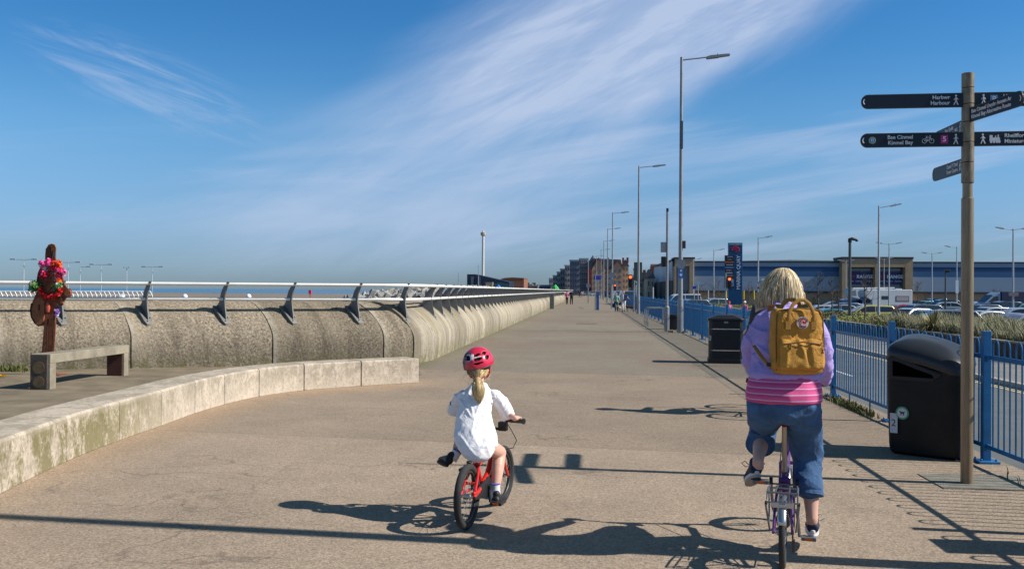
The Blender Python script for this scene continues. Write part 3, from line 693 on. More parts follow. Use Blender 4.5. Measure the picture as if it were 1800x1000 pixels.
# cycle stands
for i,yy in enumerate((43.7,44.9,46.2)):
    o=single('cycle_stand',(lambda m_:m_.path([(-.45,0,0),(-.45,0,.70)]+[(-.45+.15-.15*math.cos(a),0,.70+.15*math.sin(a)) for a in (.4,.8,1.2,PI/2)]+[(.45-.15+.15*math.sin(a),0,.70+.15*math.cos(a)) for a in (0,.4,.8,1.2,PI/2)]+[(.45,0,0)],.026,8))(MB()),steel,
      ['steel cycle hoop nearest the camera, left of the slim mast','middle steel cycle hoop of the row of three','steel cycle hoop farthest back in the row of three'][i],'cycle stand',group='steel cycle hoops',smooth='auto'); o.location=(3.22,yy,0)
# big rectangular bin
t=thing('litter_bin','large square black litter bin with low pitched lid behind the cyclist in lilac','litter bin',(3.17,21.78,0),R(-5))
mb=MB(); ch=lambda w,d,c:[(-w+c,-d),(w-c,-d),(w,-d+c),(w,d-c),(w-c,d),(-w+c,d),(-w,d-c),(-w,-d+c)]
mb.prism(ch(.38,.33,.07),.02,.98,ax='Z'); mb.build('body',black,t,bevel=.01)
mb=MB(); mb.prism(ch(.40,.35,.08),0,.10,ax='Z'); mb.build('base',black,t,bevel=.01)
lid=MB(); a=[(x,y,.98) for x,y in ch(.41,.36,.08)]; b_=[(x,y,1.03) for x,y in ch(.41,.36,.08)]; c_=[(x,y,1.11) for x,y in ch(.2,.18,.04)]
lid.add(a+b_+c_,[tuple(range(8))[::-1]]+[(i,(i+1)%8,8+(i+1)%8,8+i) for i in range(8)]+[(8+i,8+(i+1)%8,16+(i+1)%8,16+i) for i in range(8)]+[tuple(range(16,24))]); lid.build('lid',black,t,bevel=.01)
mb=MB()
for z in(.79,.30): mb.box((0,-.334,z),(.61,.012,.022)); mb.box((-.335,-.3,z),(.012,.02,.02))
mb.build('metal_strip',chrome,t)
mb=MB(); mb.box((-.383,0,.87),(.012,.38,.13)); mb.build('aperture_frame',mat('aperture_grey',(.35,.33,.3),.5),t,bevel=.005)
mb=MB(); mb.box((.0,-.336,.945),(.09,.012,.04)); mb.build('ash_plate',mat('plate_grey',(.3,.29,.27),.5),t)
mb=MB(); mb.box((-.352,-.305,.58),(.05,.012,.12),R(-45)); mb.build('sticker',mat('sticker_dull',(.35,.37,.38),.6),t)
# ================= domed bin
bz=math.atan2(9.32-9.82,3.41-3.08)   # front face direction
binb=mat('bin_black',(.006,.006,.007),.5,0,.3,4,.05,60,spec=.25,col2=(.013,.012,.012))
t=thing('domed_bin','big black domed litter bin with a green dog sticker beside the signpost','litter bin',(3.50,9.78,0),R(-38))
mb=MB()
def domeprof(y): return 0
W_,D_=.37,.29
rings=[]
for z,kx,ky in((0.0,.86,.80),(.03,.93,.9),(.10,.95,.93),(.5,.98,.97),(.9,1,1),(.96,1,1)): rings.append((0,0,z,W_*kx,D_*ky))
mb.loft(rings,56,sq=7)
BT=lambda x,y:-.0825*(x/.37)+.055*(y/.29)
for v in mb.v: v.z+=BT(v.x,v.y)*max(0,(v.z-.5)/.46) if v.z>.5 else 0
body=mb.build('body',binb,t,smooth='auto')
mb=MB(); rings=[]
for z,kx,ky,dy in((.955,1.02,1.03,0),(1.0,1.035,1.06,0),(1.04,1.03,1.04,.0),(1.075,.98,.96,.0),(1.105,.85,.80,.01),(1.13,.62,.55,.02),(1.14,.3,.25,.02)): rings.append((0,dy,z,W_*kx,D_*ky))
mb.loft(rings,56,sq=5); 
# arch the lid: higher in the middle of its width, the front edge sweeping down at both ends
for i,v in enumerate(mb.v): v.z+= .05*(1-(v.x/W_)**2)-.02+BT(v.x,v.y)
mb.build('lid',mat('lid_black',(.025,.027,.032),.3,0,.15,4,.03,50),t,smooth='auto')
mb=MB(); mb.prism([(-.31,.76),(.10,.76),(.20,.83),(.19,.85),(.0,.915),(-.22,.985),(-.31,1.005)],-D_-.012,-D_+.06); mb.build('chute_frame',mat('chute_black',(.012,.012,.013),.55),t,bevel=.008)
mb=MB(); mb.prism([(-.275,.80),(.13,.80),(.11,.835),(-.05,.885),(-.22,.945),(-.275,.955)],-D_-.0135,-D_+.03); mb.build('opening',mat('void_black',(.002,.002,.002),.9,spec=0),t)
mb=MB(); mb.box((-.265,-D_*.99-.006,.32),(.075,.004,.20)); st1=mb.build('number_sticker',mat('sticker_white',(.55,.56,.56),.6),t)
mb=text_mb('2',.10,basis((-.265,-D_*.99-.009,.32),(1,0,0),(0,-1,0)),.0008); mb.build('number',black,st1)
mb=MB(); mb.path([(-.18,-D_*.99-.004,.43),(-.18,-D_*.99-.008,.43)],.066,28); st2=mb.build('round_sticker',mat('sticker_green',(.06,.30,.16),.5),t,smooth='auto')
mb=MB(); mb.path([(-.18,-D_*.99-.008,.43),(-.18,-D_*.99-.0095,.43)],.050,28); mb.build('disc',mat('sticker_white',(.55,.56,.56),.6),st2,smooth='auto')
dog=[(-.03,.012),(-.02,.022),(-.012,.013),(.018,.012),(.028,.024),(.024,.006),(.018,-.002),(.020,-.025),(.012,-.025),(.009,-.006),(-.006,-.006),(-.008,-.024),(-.016,-.024),(-.015,0),(-.022,.006)]
mb=MB(); mb.prism([(x-.18,z+.43) for x,z in dog],-D_*.99-.011,-D_*.99-.0094); mb.build('dog_symbol',black,st2)
mb=MB(); mb.box((W_+.008,-.05,.80),(.018,.05,.07)); mb.build('lock',steel,t,bevel=.004)
mb=MB(); mb.path([(W_*.99,-.2,.93),(W_+.004,-.12,.8),(W_+.004,.02,.76)],.006,6); mb.build('door_seam',mat('void_black',(.002,.002,.002)),t)
# cabinet just outside the frame (its shadow is in view)
t=thing('utility_cabinet','small grey cabinet just outside the right edge of the photo, only its shadow in view','cabinet',(3.62,6.15,0))
mb=MB(); mb.box((0,0,.42),(.5,.30,.84)); mb.build('body',steel,t,bevel=.01); mb=MB(); mb.box((-.0,0,.86),(.54,.34,.04)); mb.build('top',steel,t,bevel=.01)
# ================= fingerpost
SP=Vector((3.27,8.29,0)); t=thing('signpost','tall brown-stained steel fingerpost with dark direction arms at right','signpost',SP)
mb=MB(); mb.path([(0,0,0),(0,0,2.47)],.0505,24); mb.build('pole',stain,t,smooth='auto')
mb=MB(); mb.path([(0,0,2.47),(0,0,2.475),(0,0,2.60)],[.0505,.041,.041],24); mb.build('neck',stain,t,smooth='auto')
stain2=mat('stained_sleeve',(.22,.155,.095),.42,.45,.35,9,col2=(.33,.26,.17),stretch=(3,3,1))
z=2.60; 
for h in(.18,.175,.175,.155,.14,.13):
    mb=MB(); mb.path([(0,0,z+.002),(0,0,z+.006),(0,0,z+h-.004),(0,0,z+h)],[.046,.0515,.0515,.046],24); mb.build('sleeve',stain2,t,smooth='auto'); z+=h
navy=mat('sign_navy',(.012,.017,.028),.4,0,.1,3); rimm=mat('sign_edge',(.07,.075,.075),.4,.6); swh=mat('sign_lettering',(.72,.74,.74),.5)
mag=mat('route_magenta',(.50,.03,.22),.5); pbl=mat('parking_blue',(.12,.30,.55),.5); ylw=mat('crest_yellow',(.6,.6,.1),.5); cbl=mat('crest_blue',(.05,.25,.6),.5)
def board(M,L_,flip,items,h=.125):
    """M: frame, x along board away from the pole, z out of the readable face. flip: text still reads left to right"""
    r=h/2; sh=[(.03,-r),(L_-r,-r)]+[(L_-r+r*math.cos(a)*.9,r*math.sin(a)) for a in[-PI/2+PI*k/12 for k in range(1,12)]]+[(L_-r,r),(.03,r)]
    f=-1 if flip else 1
    mb=MB(); mb.prism([(x*f,y) for x,y in sh],-.016,0,M=M,ax='Z'); ar=mb.build('arm',rimm,t,world=True,bevel=.002,seg=1)
    mb=MB(); q=.93; sh2=[(min(max(x,.035),L_-.004-(1-q)*0)*f,y*.88) for x,y in sh]; sh2=[(x*(1-.006 if abs(x)>.5 else 1),y) for x,y in sh2]
    mb.prism(sh2,-.001,.0015,M=M,ax='Z'); mb.build('panel',navy,t,world=True)
    mb=MB(); mb.torus((f*(L_-.052),0,.0025),.028,.004,ax='Z',n=10,k=5,a0=(0 if not flip else PI)-.9,a1=(0 if not flip else PI)+.9,M=M)
    mb.build('end_mark',swh,t,world=True)
    for it in items:
        wt=MB()
        k=it[0]; x=it[1]*f; T=M@Matrix.Translation((x,0,.002))
        if k=='t':
            for ln,yy in((it[2],.024),(it[3],-.024)): text_mb(ln,.046,M@Matrix.Translation((x,yy,.0022)),.0008,it[4],.0009,mb=wt)
        elif k=='walk':
            s_=it[2]; P=[]
            wt.path([T@Vector((.0,.037,0)),T@Vector((0,.037,.0015))],.009,10)
            for a,b,r_ in(((0,.024),(0,-.004),.0065),((0,-.002),(.016*s_,-.042),.0048),((0,-.002),(-.018*s_,-.042),.0048),((0,.02),(.018*s_,.004),.0036),((0,.02),(-.018*s_,.002),.0036)):
                wt.path([T@Vector((a[0],a[1],.0006)),T@Vector((b[0],b[1],.0006))],r_,6)
        elif k=='bike':
            for sx in(-.03,.03): wt.torus((sx,-.012,.0008),.019,.0022,ax='Z',n=18,k=4,M=T)
            for a,b in(((-.03,-.012),(-.014,.02)),((-.014,.02),(.018,.02)),((.018,.02),(.0,-.012)),((0,-.012),(-.014,.02)),((0,-.012),(-.03,-.012)),((.03,-.012),(.014,.034)),((.014,.034),(.024,.036)),((-.018,.028),(-.006,.028))):
                wt.path([T@Vector((*a,.0008)),T@Vector((*b,.0008))],.0022,4)
        elif k=='train':
            wt.prism([(-.045,-.02),(-.045,.03),(-.02,.03),(-.02,.01),(.0,.01),(.0,.026),(.008,.026),(.008,.01),(.02,.01),(.02,.034),(.030,.034),(.030,.01),(.038,.01),(.042,-.02)],0,.0012,M=T,ax='Z')
            for sx in(-.032,-.008,.016,.034): wt.path([T@Vector((sx,-.028,0)),T@Vector((sx,-.028,.0015))],.011,10)
        elif k=='box':
            b2=MB(); b2.prism([(-.030,-.036),(.030,-.036),(.030,.036),(-.030,.036)],0,.0012,M=T,ax='Z'); b2.build('route_box',it[3],t,world=True)
            text_mb(it[2],.062,T@Matrix.Translation((0,0,.002)),.0006,'CENTER',.0012,mb=wt)
        elif k=='crest':
            for rr,mm,zz in((.030,ylw,.001),(.025,cbl,.002),(.013,swh,.003)):
                b2=MB(); b2.path([T@Vector((0,0,0)),T@Vector((0,0,zz))],rr,20); b2.build('crest',mm,t,world=True)
            b2=MB(); b2.prism([(-.008,-.006),(.006,-.01),(.01,.0),(.002,.011),(-.003,.002)],.003,.004,M=T,ax='Z'); b2.build('crest',cbl,t,world=True)
        if k!='crest': wt.build('lettering' if k in('t','box') else 'pictogram',swh,t,world=True)
def fr(z,dx,face): return basis((SP.x,SP.y,z)+() if False else (SP.x,SP.y,z),dx,face)
zH=at(1660,175,8.24).z; zK=at(1660,244,8.24).z
fz=(-.05,-1,0)
bx=(1,-.05,0)
Mh=basis((SP.x,SP.y-.02,zH),bx,fz); Mk=basis((SP.x,SP.y-.02,zK),bx,fz)
board(Mh,.90,True,[('walk',.105,1),('t',.155,'Harbwr','Harbour','RIGHT')])
board(Mh,.95,False,[('walk',.12,-1),('box',.205,'P',pbl),('t',.28,'Llyn Morol','Marine Lake','LEFT')])
board(Mk,.905,True,[('walk',.105,1),('box',.20,'5',mag),('bike',.335),('t',.46,'Bae Cinmel','Kinmel Bay','RIGHT'),('crest',.80)])
board(Mk,.95,False,[('walk',.115,-1),('train',.215),('t',.29,'Rheilffordd Fach','Miniature Railway','LEFT')])
# arms along the promenade: readable face towards the sea wall
zA=at(1706,204,8.29).z; zB=at(1690,221,8.29).z; zC=at(1690,289,8.29).z
d1=Vector((.16,-1,0)).normalized(); f1=Vector((-1,-.16,0)).normalized()
M1=basis((SP.x-.01,SP.y,zA),d1,f1); board(M1,.78,False,[('t',.075,'Bae Cinmel Llwybr Amgen Ar','Kinmel Bay Alternative Route','LEFT')])
d2=Vector((.0,-1,0)); f2=Vector((-1,.0,0))
M2=basis((SP.x-.02,SP.y,zB),d2,f2); board(M2,.72,True,[('walk',.10,1),('box',.19,'wc',navy),('t',.26,'Parc Drifft','Drift Park','RIGHT')])
M3=basis((SP.x-.02,SP.y,zC),d2,f2); board(M3,.78,True,[('walk',.10,1),('t',.16,'Canol Y Dref','Town Centre','RIGHT')])
# ================= mid distance street things
def signal(px_body,py,Y,basez,label,side,red_on=True,poleside=1,hgt=None,blue=False):
    c=at(px_body,py,Y); t=thing('traffic_light',label,'traffic light',(c.x+poleside*.3,c.y,basez),group='traffic lights')
    hz_=c.z-basez; top=hz_+.85
    mb=MB(); mb.path([(0,0,0),(0,0,top)],.057,10); mb.build('pole',steel,t,smooth='auto')
    x=-poleside*.3
    hd=MB(); hd.box((x,-.0,hz_),(.34,.2,1.02)); h=hd.build('signal_head',black,t,bevel=.04)
    for i,(cc,on) in enumerate((((.9,.05,.02),red_on),((.03,.02,.01),False),((.01,.03,.02),False))):
        z=hz_+.31-.31*i; mb=MB(); mb.path([(x,-.10,z),(x,-.125,z)],.115,16)
        mb.build('lens',mat('lens_red_lit' if on else 'lens_dark',(1.0,.09,.02) if on else (.02,.02,.02),.2,emit=(3.0 if on else 0)),h,smooth='auto')
        mb=MB(); mb.torus((x,-.19,z),.125,.008,ax='Y',n=14,k=4,a0=.1,a1=PI-.1,flat=9); mb.build('visor',black,h)
    mb=MB(); mb.path([(0,0,top),(0,0,top+.16)],.08,10); mb.build('pole_cap',bluep if blue else black,t)
    return t
signal(1282,497,80,-.38,'traffic light showing red in front of the tall blue totem sign',-1,poleside=-1)
signal(1108,494,73.5,0,'traffic light showing red on the promenade behind the couple',1,poleside=1,blue=True)
signal(1081,505,150,0,'distant traffic light showing red far along the promenade',1,poleside=1)
# dark sign back by lamp 2
c=at(1121.5,477,68.5); t=thing('sign_board','tall dark green back of a road sign behind the second lamp column','road sign',(c.x,c.y,0))
mb=MB(); mb.box((0,0,c.z),(.60,.05,1.35)); mb.build('panel',mat('sign_back_green',(.055,.085,.075),.6,.3),t,bevel=.01)
mb=MB(); mb.path([(.05,.08,0),(.05,.08,c.z+.5)],.05,8); mb.build('pole',pole_m,t)
c=at(1075,484,84); t=thing('road_sign','grey backs of a round and a square sign on a pole beside far lamps','road sign',(c.x,c.y,0))
mb=MB(); mb.path([(0,0,0),(0,0,c.z+.4)],.05,8); mb.build('pole',steel,t); mb=MB(); mb.path([(0,-.06,c.z),(0,-.08,c.z)],.27,18); mb.build('round_plate',mat('sign_back_grey',(.22,.25,.28)),t)
mb=MB(); mb.box((0,-.07,c.z-.58),(.46,.03,.5)); mb.build('square_plate',mat('sign_back_grey',(.22,.25,.28)),t)
c=at(1034,502,120); t=thing('road_sign','grey oval back of a round road sign on a slim pole before the apartment block','road sign',(c.x,c.y,0))
mb=MB(); mb.path([(0,0,0),(0,0,5.9)],[.07,.05],8); mb.build('pole',steel,t); mb=MB(); mb.path([(0,-.06,c.z),(0,-.08,c.z)],.3,18); mb.build('round_plate',mat('sign_back_grey',(.22,.25,.28)),t)
# blue information board
b=gp(1050,545.5); t=thing('information_board','blue upright board with a blue sign on twin posts in the middle of the promenade','notice board',(b.x,b.y,0))
mb=MB(); mb.box((.02,0,.80),(.24,.09,1.55)); mb.build('panel',mat('board_blue',(.02,.10,.30),.45),t,bevel=.01)
mb=MB(); mb.path([(-.18,.1,0),(-.18,.1,2.95)],.04,8); mb.path([(.1,.3,0),(.1,.3,2.95)],.035,8); mb.build('post',steel,t)
mb=MB(); mb.box((.0,.16,2.75),(.62,.04,.36)); mb.build('sign',mat('sign_blue',(.015,.06,.42),.45),t,bevel=.01)
# concrete post by the wall
b=gp(969,542.5); t=thing('bollard','square grey metal cabinet post against the sea wall','bollard',(b.x+.1,b.y-1,0))
mb=MB(); mb.box((0,0,.66),(.40,.4,1.30)); mb.build('body',mat('post_grey',(.13,.15,.13),.7,0,.25,3),t,bevel=.02); mb=MB(); mb.box((0,0,1.33),(.44,.44,.05)); mb.build('cap',steel,t,bevel=.01)
# expansion slot in the tarmac
b=gp(1021,541); mb=MB(); mb.box((b.x,b.y,.004),(.10,7.5,.008),R(4)); single('drain_slot',mb,mat('slot_dark',(.05,.045,.04),.9),'dark narrow drain slot lying along the promenade','drain',org=(b.x,b.y,0))
# ================= planting between road and car park
mb=MB(); mb.box((13.02,75,-.18),(.22,160,.62)); single('garden_wall',mb,mat('brown_brick_wall',(.10,.065,.05),.9,0,.3,5,.4,40),'low dark brown retaining wall holding the planted bank beyond the road','wall',org=(13,20,0))
mb=MB(); mb.box((13.02,75,.15),(.28,160,.05)); single('wall_coping',mb,mat('coping',(.30,.24,.18),.9,0,.2,5),'pale coping along the low brown retaining wall','coping')
soil=mat('soil',(.07,.055,.04),.95,0,.3,2)
mb=MB(); mb.prism([(13.12,-5),(13.12,155),(19,155),(19,60),(20,-5)],-1.2,.02,ax='Z'); single('planting_bed',mb,soil,None,None,kind='structure')
G1=mat('reed_green',(.15,.17,.085),.85,0,.35,3,col2=(.24,.24,.14)); G2=mat('reed_straw',(.32,.29,.19),.85,0,.3,4); G3=mat('leaf_olive',(.085,.095,.025),.8,0,.4,4,col2=(.17,.17,.05)); G4=mat('leaf_dark',(.035,.045,.018),.85,0,.4,4); G5=mat('leaf_yellowgreen',(.16,.19,.04),.8,0,.35,5,col2=(.24,.26,.07))
G6=mat('leaf_brown',(.11,.075,.045),.85,0,.4,5)
gm=MB()
for i in range(23000):
    x=13.25+random.random()**1.2*4.3; y=random.uniform(17,44); 
    d=math.hypot(x,y); h=(.55+.4*noise.noise(Vector((x*.8,y*.5,0))))*random.uniform(.55,1.15)+.12
    gm.m=random.choice([0,0,0,1,1,2])
    a=random.gauss(2.6,.9); ln=h*random.uniform(.1,.55); dx,dy=math.cos(a),math.sin(a); w=.007+.006*random.random()
    b=Vector((x,y,.0)); m_=b+Vector((dx*ln*.3,dy*ln*.3,h*.65)); t_=b+Vector((dx*ln,dy*ln,h)); s=Vector((-dy,dx,0))*w
    gm.add([b-s,b+s,m_+s,m_-s,t_],[(0,1,2,3),(3,2,4)])
single('long_grass',gm,[G1,G2,G3],'tall pale green ornamental grass on the bank behind the brown wall','grass',kind='stuff',fix=False)
def leafmass(mb,c,r,n,size,mats,flat=.75):
    for i in range(n):
        while True:
            p=Vector((random.uniform(-1,1),random.uniform(-1,1),random.uniform(-.2,1)))
            if p.length<1 and p.length>.45+.3*noise.noise(p*2.3+Vector(c)): break
        k=1+.28*noise.noise(p*1.9+Vector(c)*.7)
        q=Vector(c)+Vector((p.x*r[0]*k,p.y*r[1]*k,p.z*r[2]*k))
        a=Vector((random.gauss(0,1),random.gauss(0,1),random.gauss(0,1))).normalized(); b=a.orthogonal().normalized(); s=size*random.uniform(.5,1.3)
        mb.m=random.choice(mats); mb.add([q-a*s,q-b*s*.45,q+a*s,q+b*s*.45],[(0,1,2,3)])
hm=MB()
y=42.0
while y<150:
    for x in(14.0,15.6):
        h=.50-.004*(y-42)+random.uniform(-.10,.12); h=max(.25,h)
        mt=random.choice([[0,0,1],[0,2,2],[1,1,3],[2,0,2],[0,1,0]])
        leafmass(hm,(x+random.uniform(-.3,.3),y,-.05),(1.15,1.3,h),int(620*(45/y)+140),.055+.0009*y,mt)
    y+=1.55
single('hedge',hm,[G3,G4,G5,G6],'ragged green and brown low hedge between the road and the car park','hedge',kind='stuff',fix=False)
# darker scrub under the grass at its left end
hm=MB()
for y in range(34,46): leafmass(hm,(14.0+random.uniform(-.3,.5),y,0),(1.0,.8,.62+random.uniform(-.1,.12)),600,.05,[0,1,1,2])
for y in range(24,36,2): leafmass(hm,(16.6+random.uniform(-.3,.5),y,0),(.9,1.2,.75),500,.05,[0,1,1,2])
single('shrub_bank',hm,[G3,G4,G6],'dark scrubby shrubs between the flax plant and the tall grass','shrubs',kind='stuff',fix=False)
def flax(px,py,Y,n,r,label):
    c=at(px,py,Y); mb=MB()
    for i in range(n):
        a=random.random()*6.28; L_=r*random.uniform(.7,1.15); el=random.choice((random.uniform(.1,.9),random.uniform(.5,1.35))); dx,dy=math.cos(a),math.sin(a); s=Vector((-dy,dx,0))*.022
        mb.m=random.choice([0,0,1]); pts=[]
        for k in range(6):
            u_=k/5; rr=L_*u_; pts.append(Vector((dx*rr*math.cos(el),dy*rr*math.cos(el),rr*math.sin(el)-.55*L_*u_**2.6*math.cos(el)+.0)))
        k0=len(mb.v); 
        for k,p in enumerate(pts): w=s*(1-.85*(k/5)**2); mb.v+=[p-w,p+w]
        for k in range(5): mb.f.append((k0+2*k,k0+2*k+1,k0+2*k+3,k0+2*k+2)); mb.mi.append(mb.m)
    o=single('flax_plant',mb,[mat('flax_leaf',(.30,.265,.12),.7,0,.4,3),mat('flax_leaf_dark',(.12,.11,.045),.7,0,.3,3)],label,'flax plant',fix=False); o.location=c
flax(1640,586,37,330,1.15,'spiky yellow-green flax plant on the bank in front of the parked cars')
flax(1600,580,41,150,.8,'smaller spiky flax clump at the left foot of the big flax plant')
# ================= bare young trees
bark=mat('bark',(.10,.08,.065),.9,0,.3,10)
def bare_tree(px,ptop,Y,label,ground=-.3,spread=.35,n=5,leaf=False):
    top=at(px,ptop,Y); H=top.z-ground; t=thing('young_tree',label,'tree',(top.x,top.y,ground),group='bare young trees in the car park planting')
    mb=MB(); mb.path([(0,0,0),(.03,0,H*.4),(-.02,0,H*.75),(0,0,H)],[.035+.006*H,.03+.004*H,.02,.006],7); mb.build('trunk',bark,t,smooth='auto')
    mb=MB()
    def br(p,d,L_,r,dep):
        q=[p]; 
        for k in range(3): d=(d+Vector((random.gauss(0,.16),random.gauss(0,.16),.10))).normalized(); q.append(q[-1]+d*L_/3)
        mb.path(q,[r,r*.8,r*.6,r*.3],4)
        if dep>0:
            for k in range(3): 
                b=q[random.choice((1,2,2,3))]; br(b,(d+Vector((random.gauss(0,.6),random.gauss(0,.6),random.gauss(.1,.4)))).normalized(),L_*random.uniform(.45,.7),r*.55,dep-1)
    for i in range(14):
        z=H*random.uniform(.38,.95); a=random.random()*6.28; L_=H*spread*(1.15-z/H)*random.uniform(.6,1.2)
        br(Vector((0,0,z)),Vector((math.cos(a)*.8,math.sin(a)*.8,.75)).normalized(),L_,.014+.002*H,2)
    if leaf: leafmass(mb,(0,0,H*.75),(.5,.5,.6),90,.06,[0])
    mb.build('crown',bark,t,fix=False)
for a in [(1438,478,50,'bare young tree just right of the cyclist in lilac'),(1462,487,56,'bare young tree second right of the cyclist in lilac'),(1474,500,62,'slim bare tree with few twigs left of the black-headed lamp'),(1520,480,47,'tall bare sapling in front of the white motorhome'),
          (1613,496,110,'wide bare tree in front of the blue shed right of the motorhome',-.8,.5),(1316,496,120,'small bare tree right of the blue totem sign',-.8,.5),(1263,488,120,'small bare tree left of the blue totem sign',-.8,.5),(1232,498,125,'small bare tree nearest the brick end of the shed',-.8,.5),(1418,494,118,'bushy bare tree in front of the shed wall',-.8,.5),(1690,505,125,'small bare bush-like tree beyond the signpost',-.8,.5),(1750,507,130,'small bare tree above the pale blue van',-.8,.5)]:
    bare_tree(*a)
# ================= retail shed
Y0=178
def wallgrad(name,c,v=.05): return mat(name,c,.45,.25,v,.15,.25,.8,stretch=(.1,1,6))
Lx=at(1186,500,Y0).x; base=-.9
def XX(px): return at(px,500,Y0).x
def ZZ(py,px=1500): return at(px,py,Y0).z
top=ZZ(460); 
sh=thing('retail_shed','long blue banded retail warehouse with tan brick entrances behind the car park','building',(XX(1500),Y0,base))
def bx(name,x0,x1,z0,z1,y0,y1,m,par=sh,bev=0):
    mb=MB(); mb.box(((x0+x1)/2,(y0+y1)/2,(z0+z1)/2),(abs(x1-x0),abs(y1-y0),abs(z1-z0))); return mb.build(name,m,par,world=True,bevel=bev)
xr=XX(2300)
zb=ZZ(537);z1=ZZ(512);z2=ZZ(486.5);z3=ZZ(477);z4=ZZ(469);z5=top-.25
P1=wallgrad('cladding_mid_blue',(.26,.32,.40)); P2=wallgrad('cladding_blue',(.045,.12,.24)); P3=wallgrad('cladding_navy',(.02,.065,.165)); P4=wallgrad('cladding_grey_blue',(.23,.30,.39)); tanb=mat('tan_brick',(.38,.265,.165),.9,0,.12,.8,.3,20); dk=mat('trim_dark',(.03,.035,.045),.6)
for a,b_ in((1218,1475),(1598,2300)):
    x0,x1=XX(a),XX(b_)
    bx('base_wall',x0,x1,base,z1-.0,Y0+.35,Y0+6,tanb)
    for n_,za,zc,m,dy in(('cladding',z1,z2,P1,0),('cladding',z2,z3,P2,.004),('cladding',z3,z4,P3,.008),('cladding',z4,z5,P4,.004)): bx(n_,x0,x1,za,zc,Y0+dy,Y0+5,m)
    bx('base_trim',x0,x1,z1-.35,z1,Y0-.1,Y0+.1,dk)
    bx('parapet',x0,x1,z5,top+.05,Y0-.12,Y0+5,dk)
    for i in range(int((x1-x0)/6.5)): bx('pier',x0+3+i*6.5,x0+3.9+i*6.5,base,z1-.36,Y0+.2,Y0+.34,mat('pier_tan',(.30,.20,.12),.9))
# shallow curved roof above
mb=MB(); x0=XX(1300); mb.prism([(XX(1225),top-.1),(XX(1330),top+.35),(XX(1400),top+.5),(XX(1560),top+.3),(XX(1650),top+.15),(XX(1700),top-.2)],Y0+6,Y0+60); mb.build('roof',mat('roof_grey',(.32,.34,.35),.5,.3),sh,world=True)
bx('roof',XX(1218),xr,top-.6,top-.15,Y0+5,Y0+80,mat('roof_grey',(.32,.34,.35)))
# central entrance
zt=ZZ(455.5); x0,x1=XX(1475),XX(1598); Ye=Y0-2
w=[(x0,XX(1485)),(XX(1532.5),XX(1538.5)),(XX(1585),x1)]
for a,b_ in w: bx('entrance_pier',a,b_,base,zt,Ye,Y0+4,tanb)
bx('entrance_lintel',x0,x1,ZZ(470),zt,Ye+.01,Y0+3.9,tanb); bx('entrance_coping',x0-.1,x1+.1,zt,zt+.35,Ye-.1,Y0+4,dk)
wh=mat('sign_range_blue',(.018,.022,.11),.4)
for a,b_ in((1485,1532.5),(1538.5,1585)):
    xa,xb=XX(a)+.05,XX(b_)-.05; bx('glazing',xa,xb,base,ZZ(470),Y0-.5,Y0+3,mat('shop_glass',(.09,.13,.17),.1,0,.2,.3,spec=.8)); bx('frame',xa,xb,ZZ(472),ZZ(470),Y0-.6,Y0-.5,dk)
    s=bx('sign_panel',xa+.25,xb-.25,ZZ(500),ZZ(477),Y0-.75,Y0-.5,wh); cx=(xa+xb)/2; w_=xb-xa
    mb=text_mb('RANGE',.86,basis((cx+.95,Y0-.78,ZZ(486.5)),(1,0,0),(0,-1,0)),.02,'CENTER',.035,space=1.08); mb.build('lettering',mat('letter_white',(.75,.75,.78),.5),sh,world=True)
    mb=text_mb('THE',.62,basis((xa+.95,Y0-.78,ZZ(486)),(1,0,0),(0,-1,0)),.02,'CENTER',.03); mb.build('lettering',mat('letter_red',(.55,.02,.04),.5),sh,world=True)
    mb=text_mb('Home   Leisure   Garden',.42,basis((cx,Y0-.78,ZZ(494)),(1,0,0),(0,-1,0)),.02,'CENTER',.012); mb.build('lettering',mat('letter_grey',(.42,.44,.6),.5),sh,world=True)
# left entrance and side wall going back
zt=ZZ(455.5,1200); x0,x1=XX(1184),XX(1218.5)
bx('entrance_pier',x0,XX(1187),base,zt,Ye,Y0+4,tanb); bx('entrance_pier',XX(1210),x1,base,zt,Ye,Y0+4,tanb); bx('entrance_lintel',x0,x1,ZZ(468,1200),zt,Ye+.01,Y0+4,tanb); bx('entrance_coping',x0-.1,x1+.1,zt,zt+.3,Ye-.1,Y0+4,dk)
bx('glazing',XX(1187),XX(1210),base,ZZ(468,1200),Y0-.6,Y0+3,mat('pale_glazing',(.22,.27,.34),.2,0,.15,.3)); 
for i in range(5): bx('mullion',XX(1188+i*4.6),XX(1188+i*4.6)+.12,base,ZZ(510,1200),Y0-.7,Y0-.6,dk)
# side wall
A=at(1166,500,Y0+2); B=at(1149,500,Y0+52)
mb=MB()
def quadwall(name,a,b_,z0,z1_,m,th=.5):
    mb=MB(); d=(b_-a); mb.box(((a.x+b_.x)/2,(a.y+b_.y)/2,(z0+z1_)/2),(d.length,th,z1_-z0),math.atan2(d.y,d.x)); return mb.build(name,m,sh,world=True)
A2=Vector((XX(1184),Y0+1,0)); A1=at(1168,500,Y0+26); A1.z=0; A0=at(1150,500,Y0+48); A0.z=0
lp=mat('pale_panel_cladding',(.33,.40,.48),.5,.2,.1,.12,col2=(.45,.52,.6))
quadwall('side_cladding',A1,A2,base+4.6,zt-.4,lp); quadwall('side_cladding',A0,A1,base+4.6,zt-.1,lp)
quadwall('side_base',A0,A2,base,base+4.6,mat('side_base_grey',(.12,.115,.11),.8)); quadwall('side_parapet',A0,A2,zt-.4,zt,dk,.6)
bx('corner_tower',A0.x-.8,A0.x+.9,base,zt+.4,A0.y-1,A0.y+2,tanb)
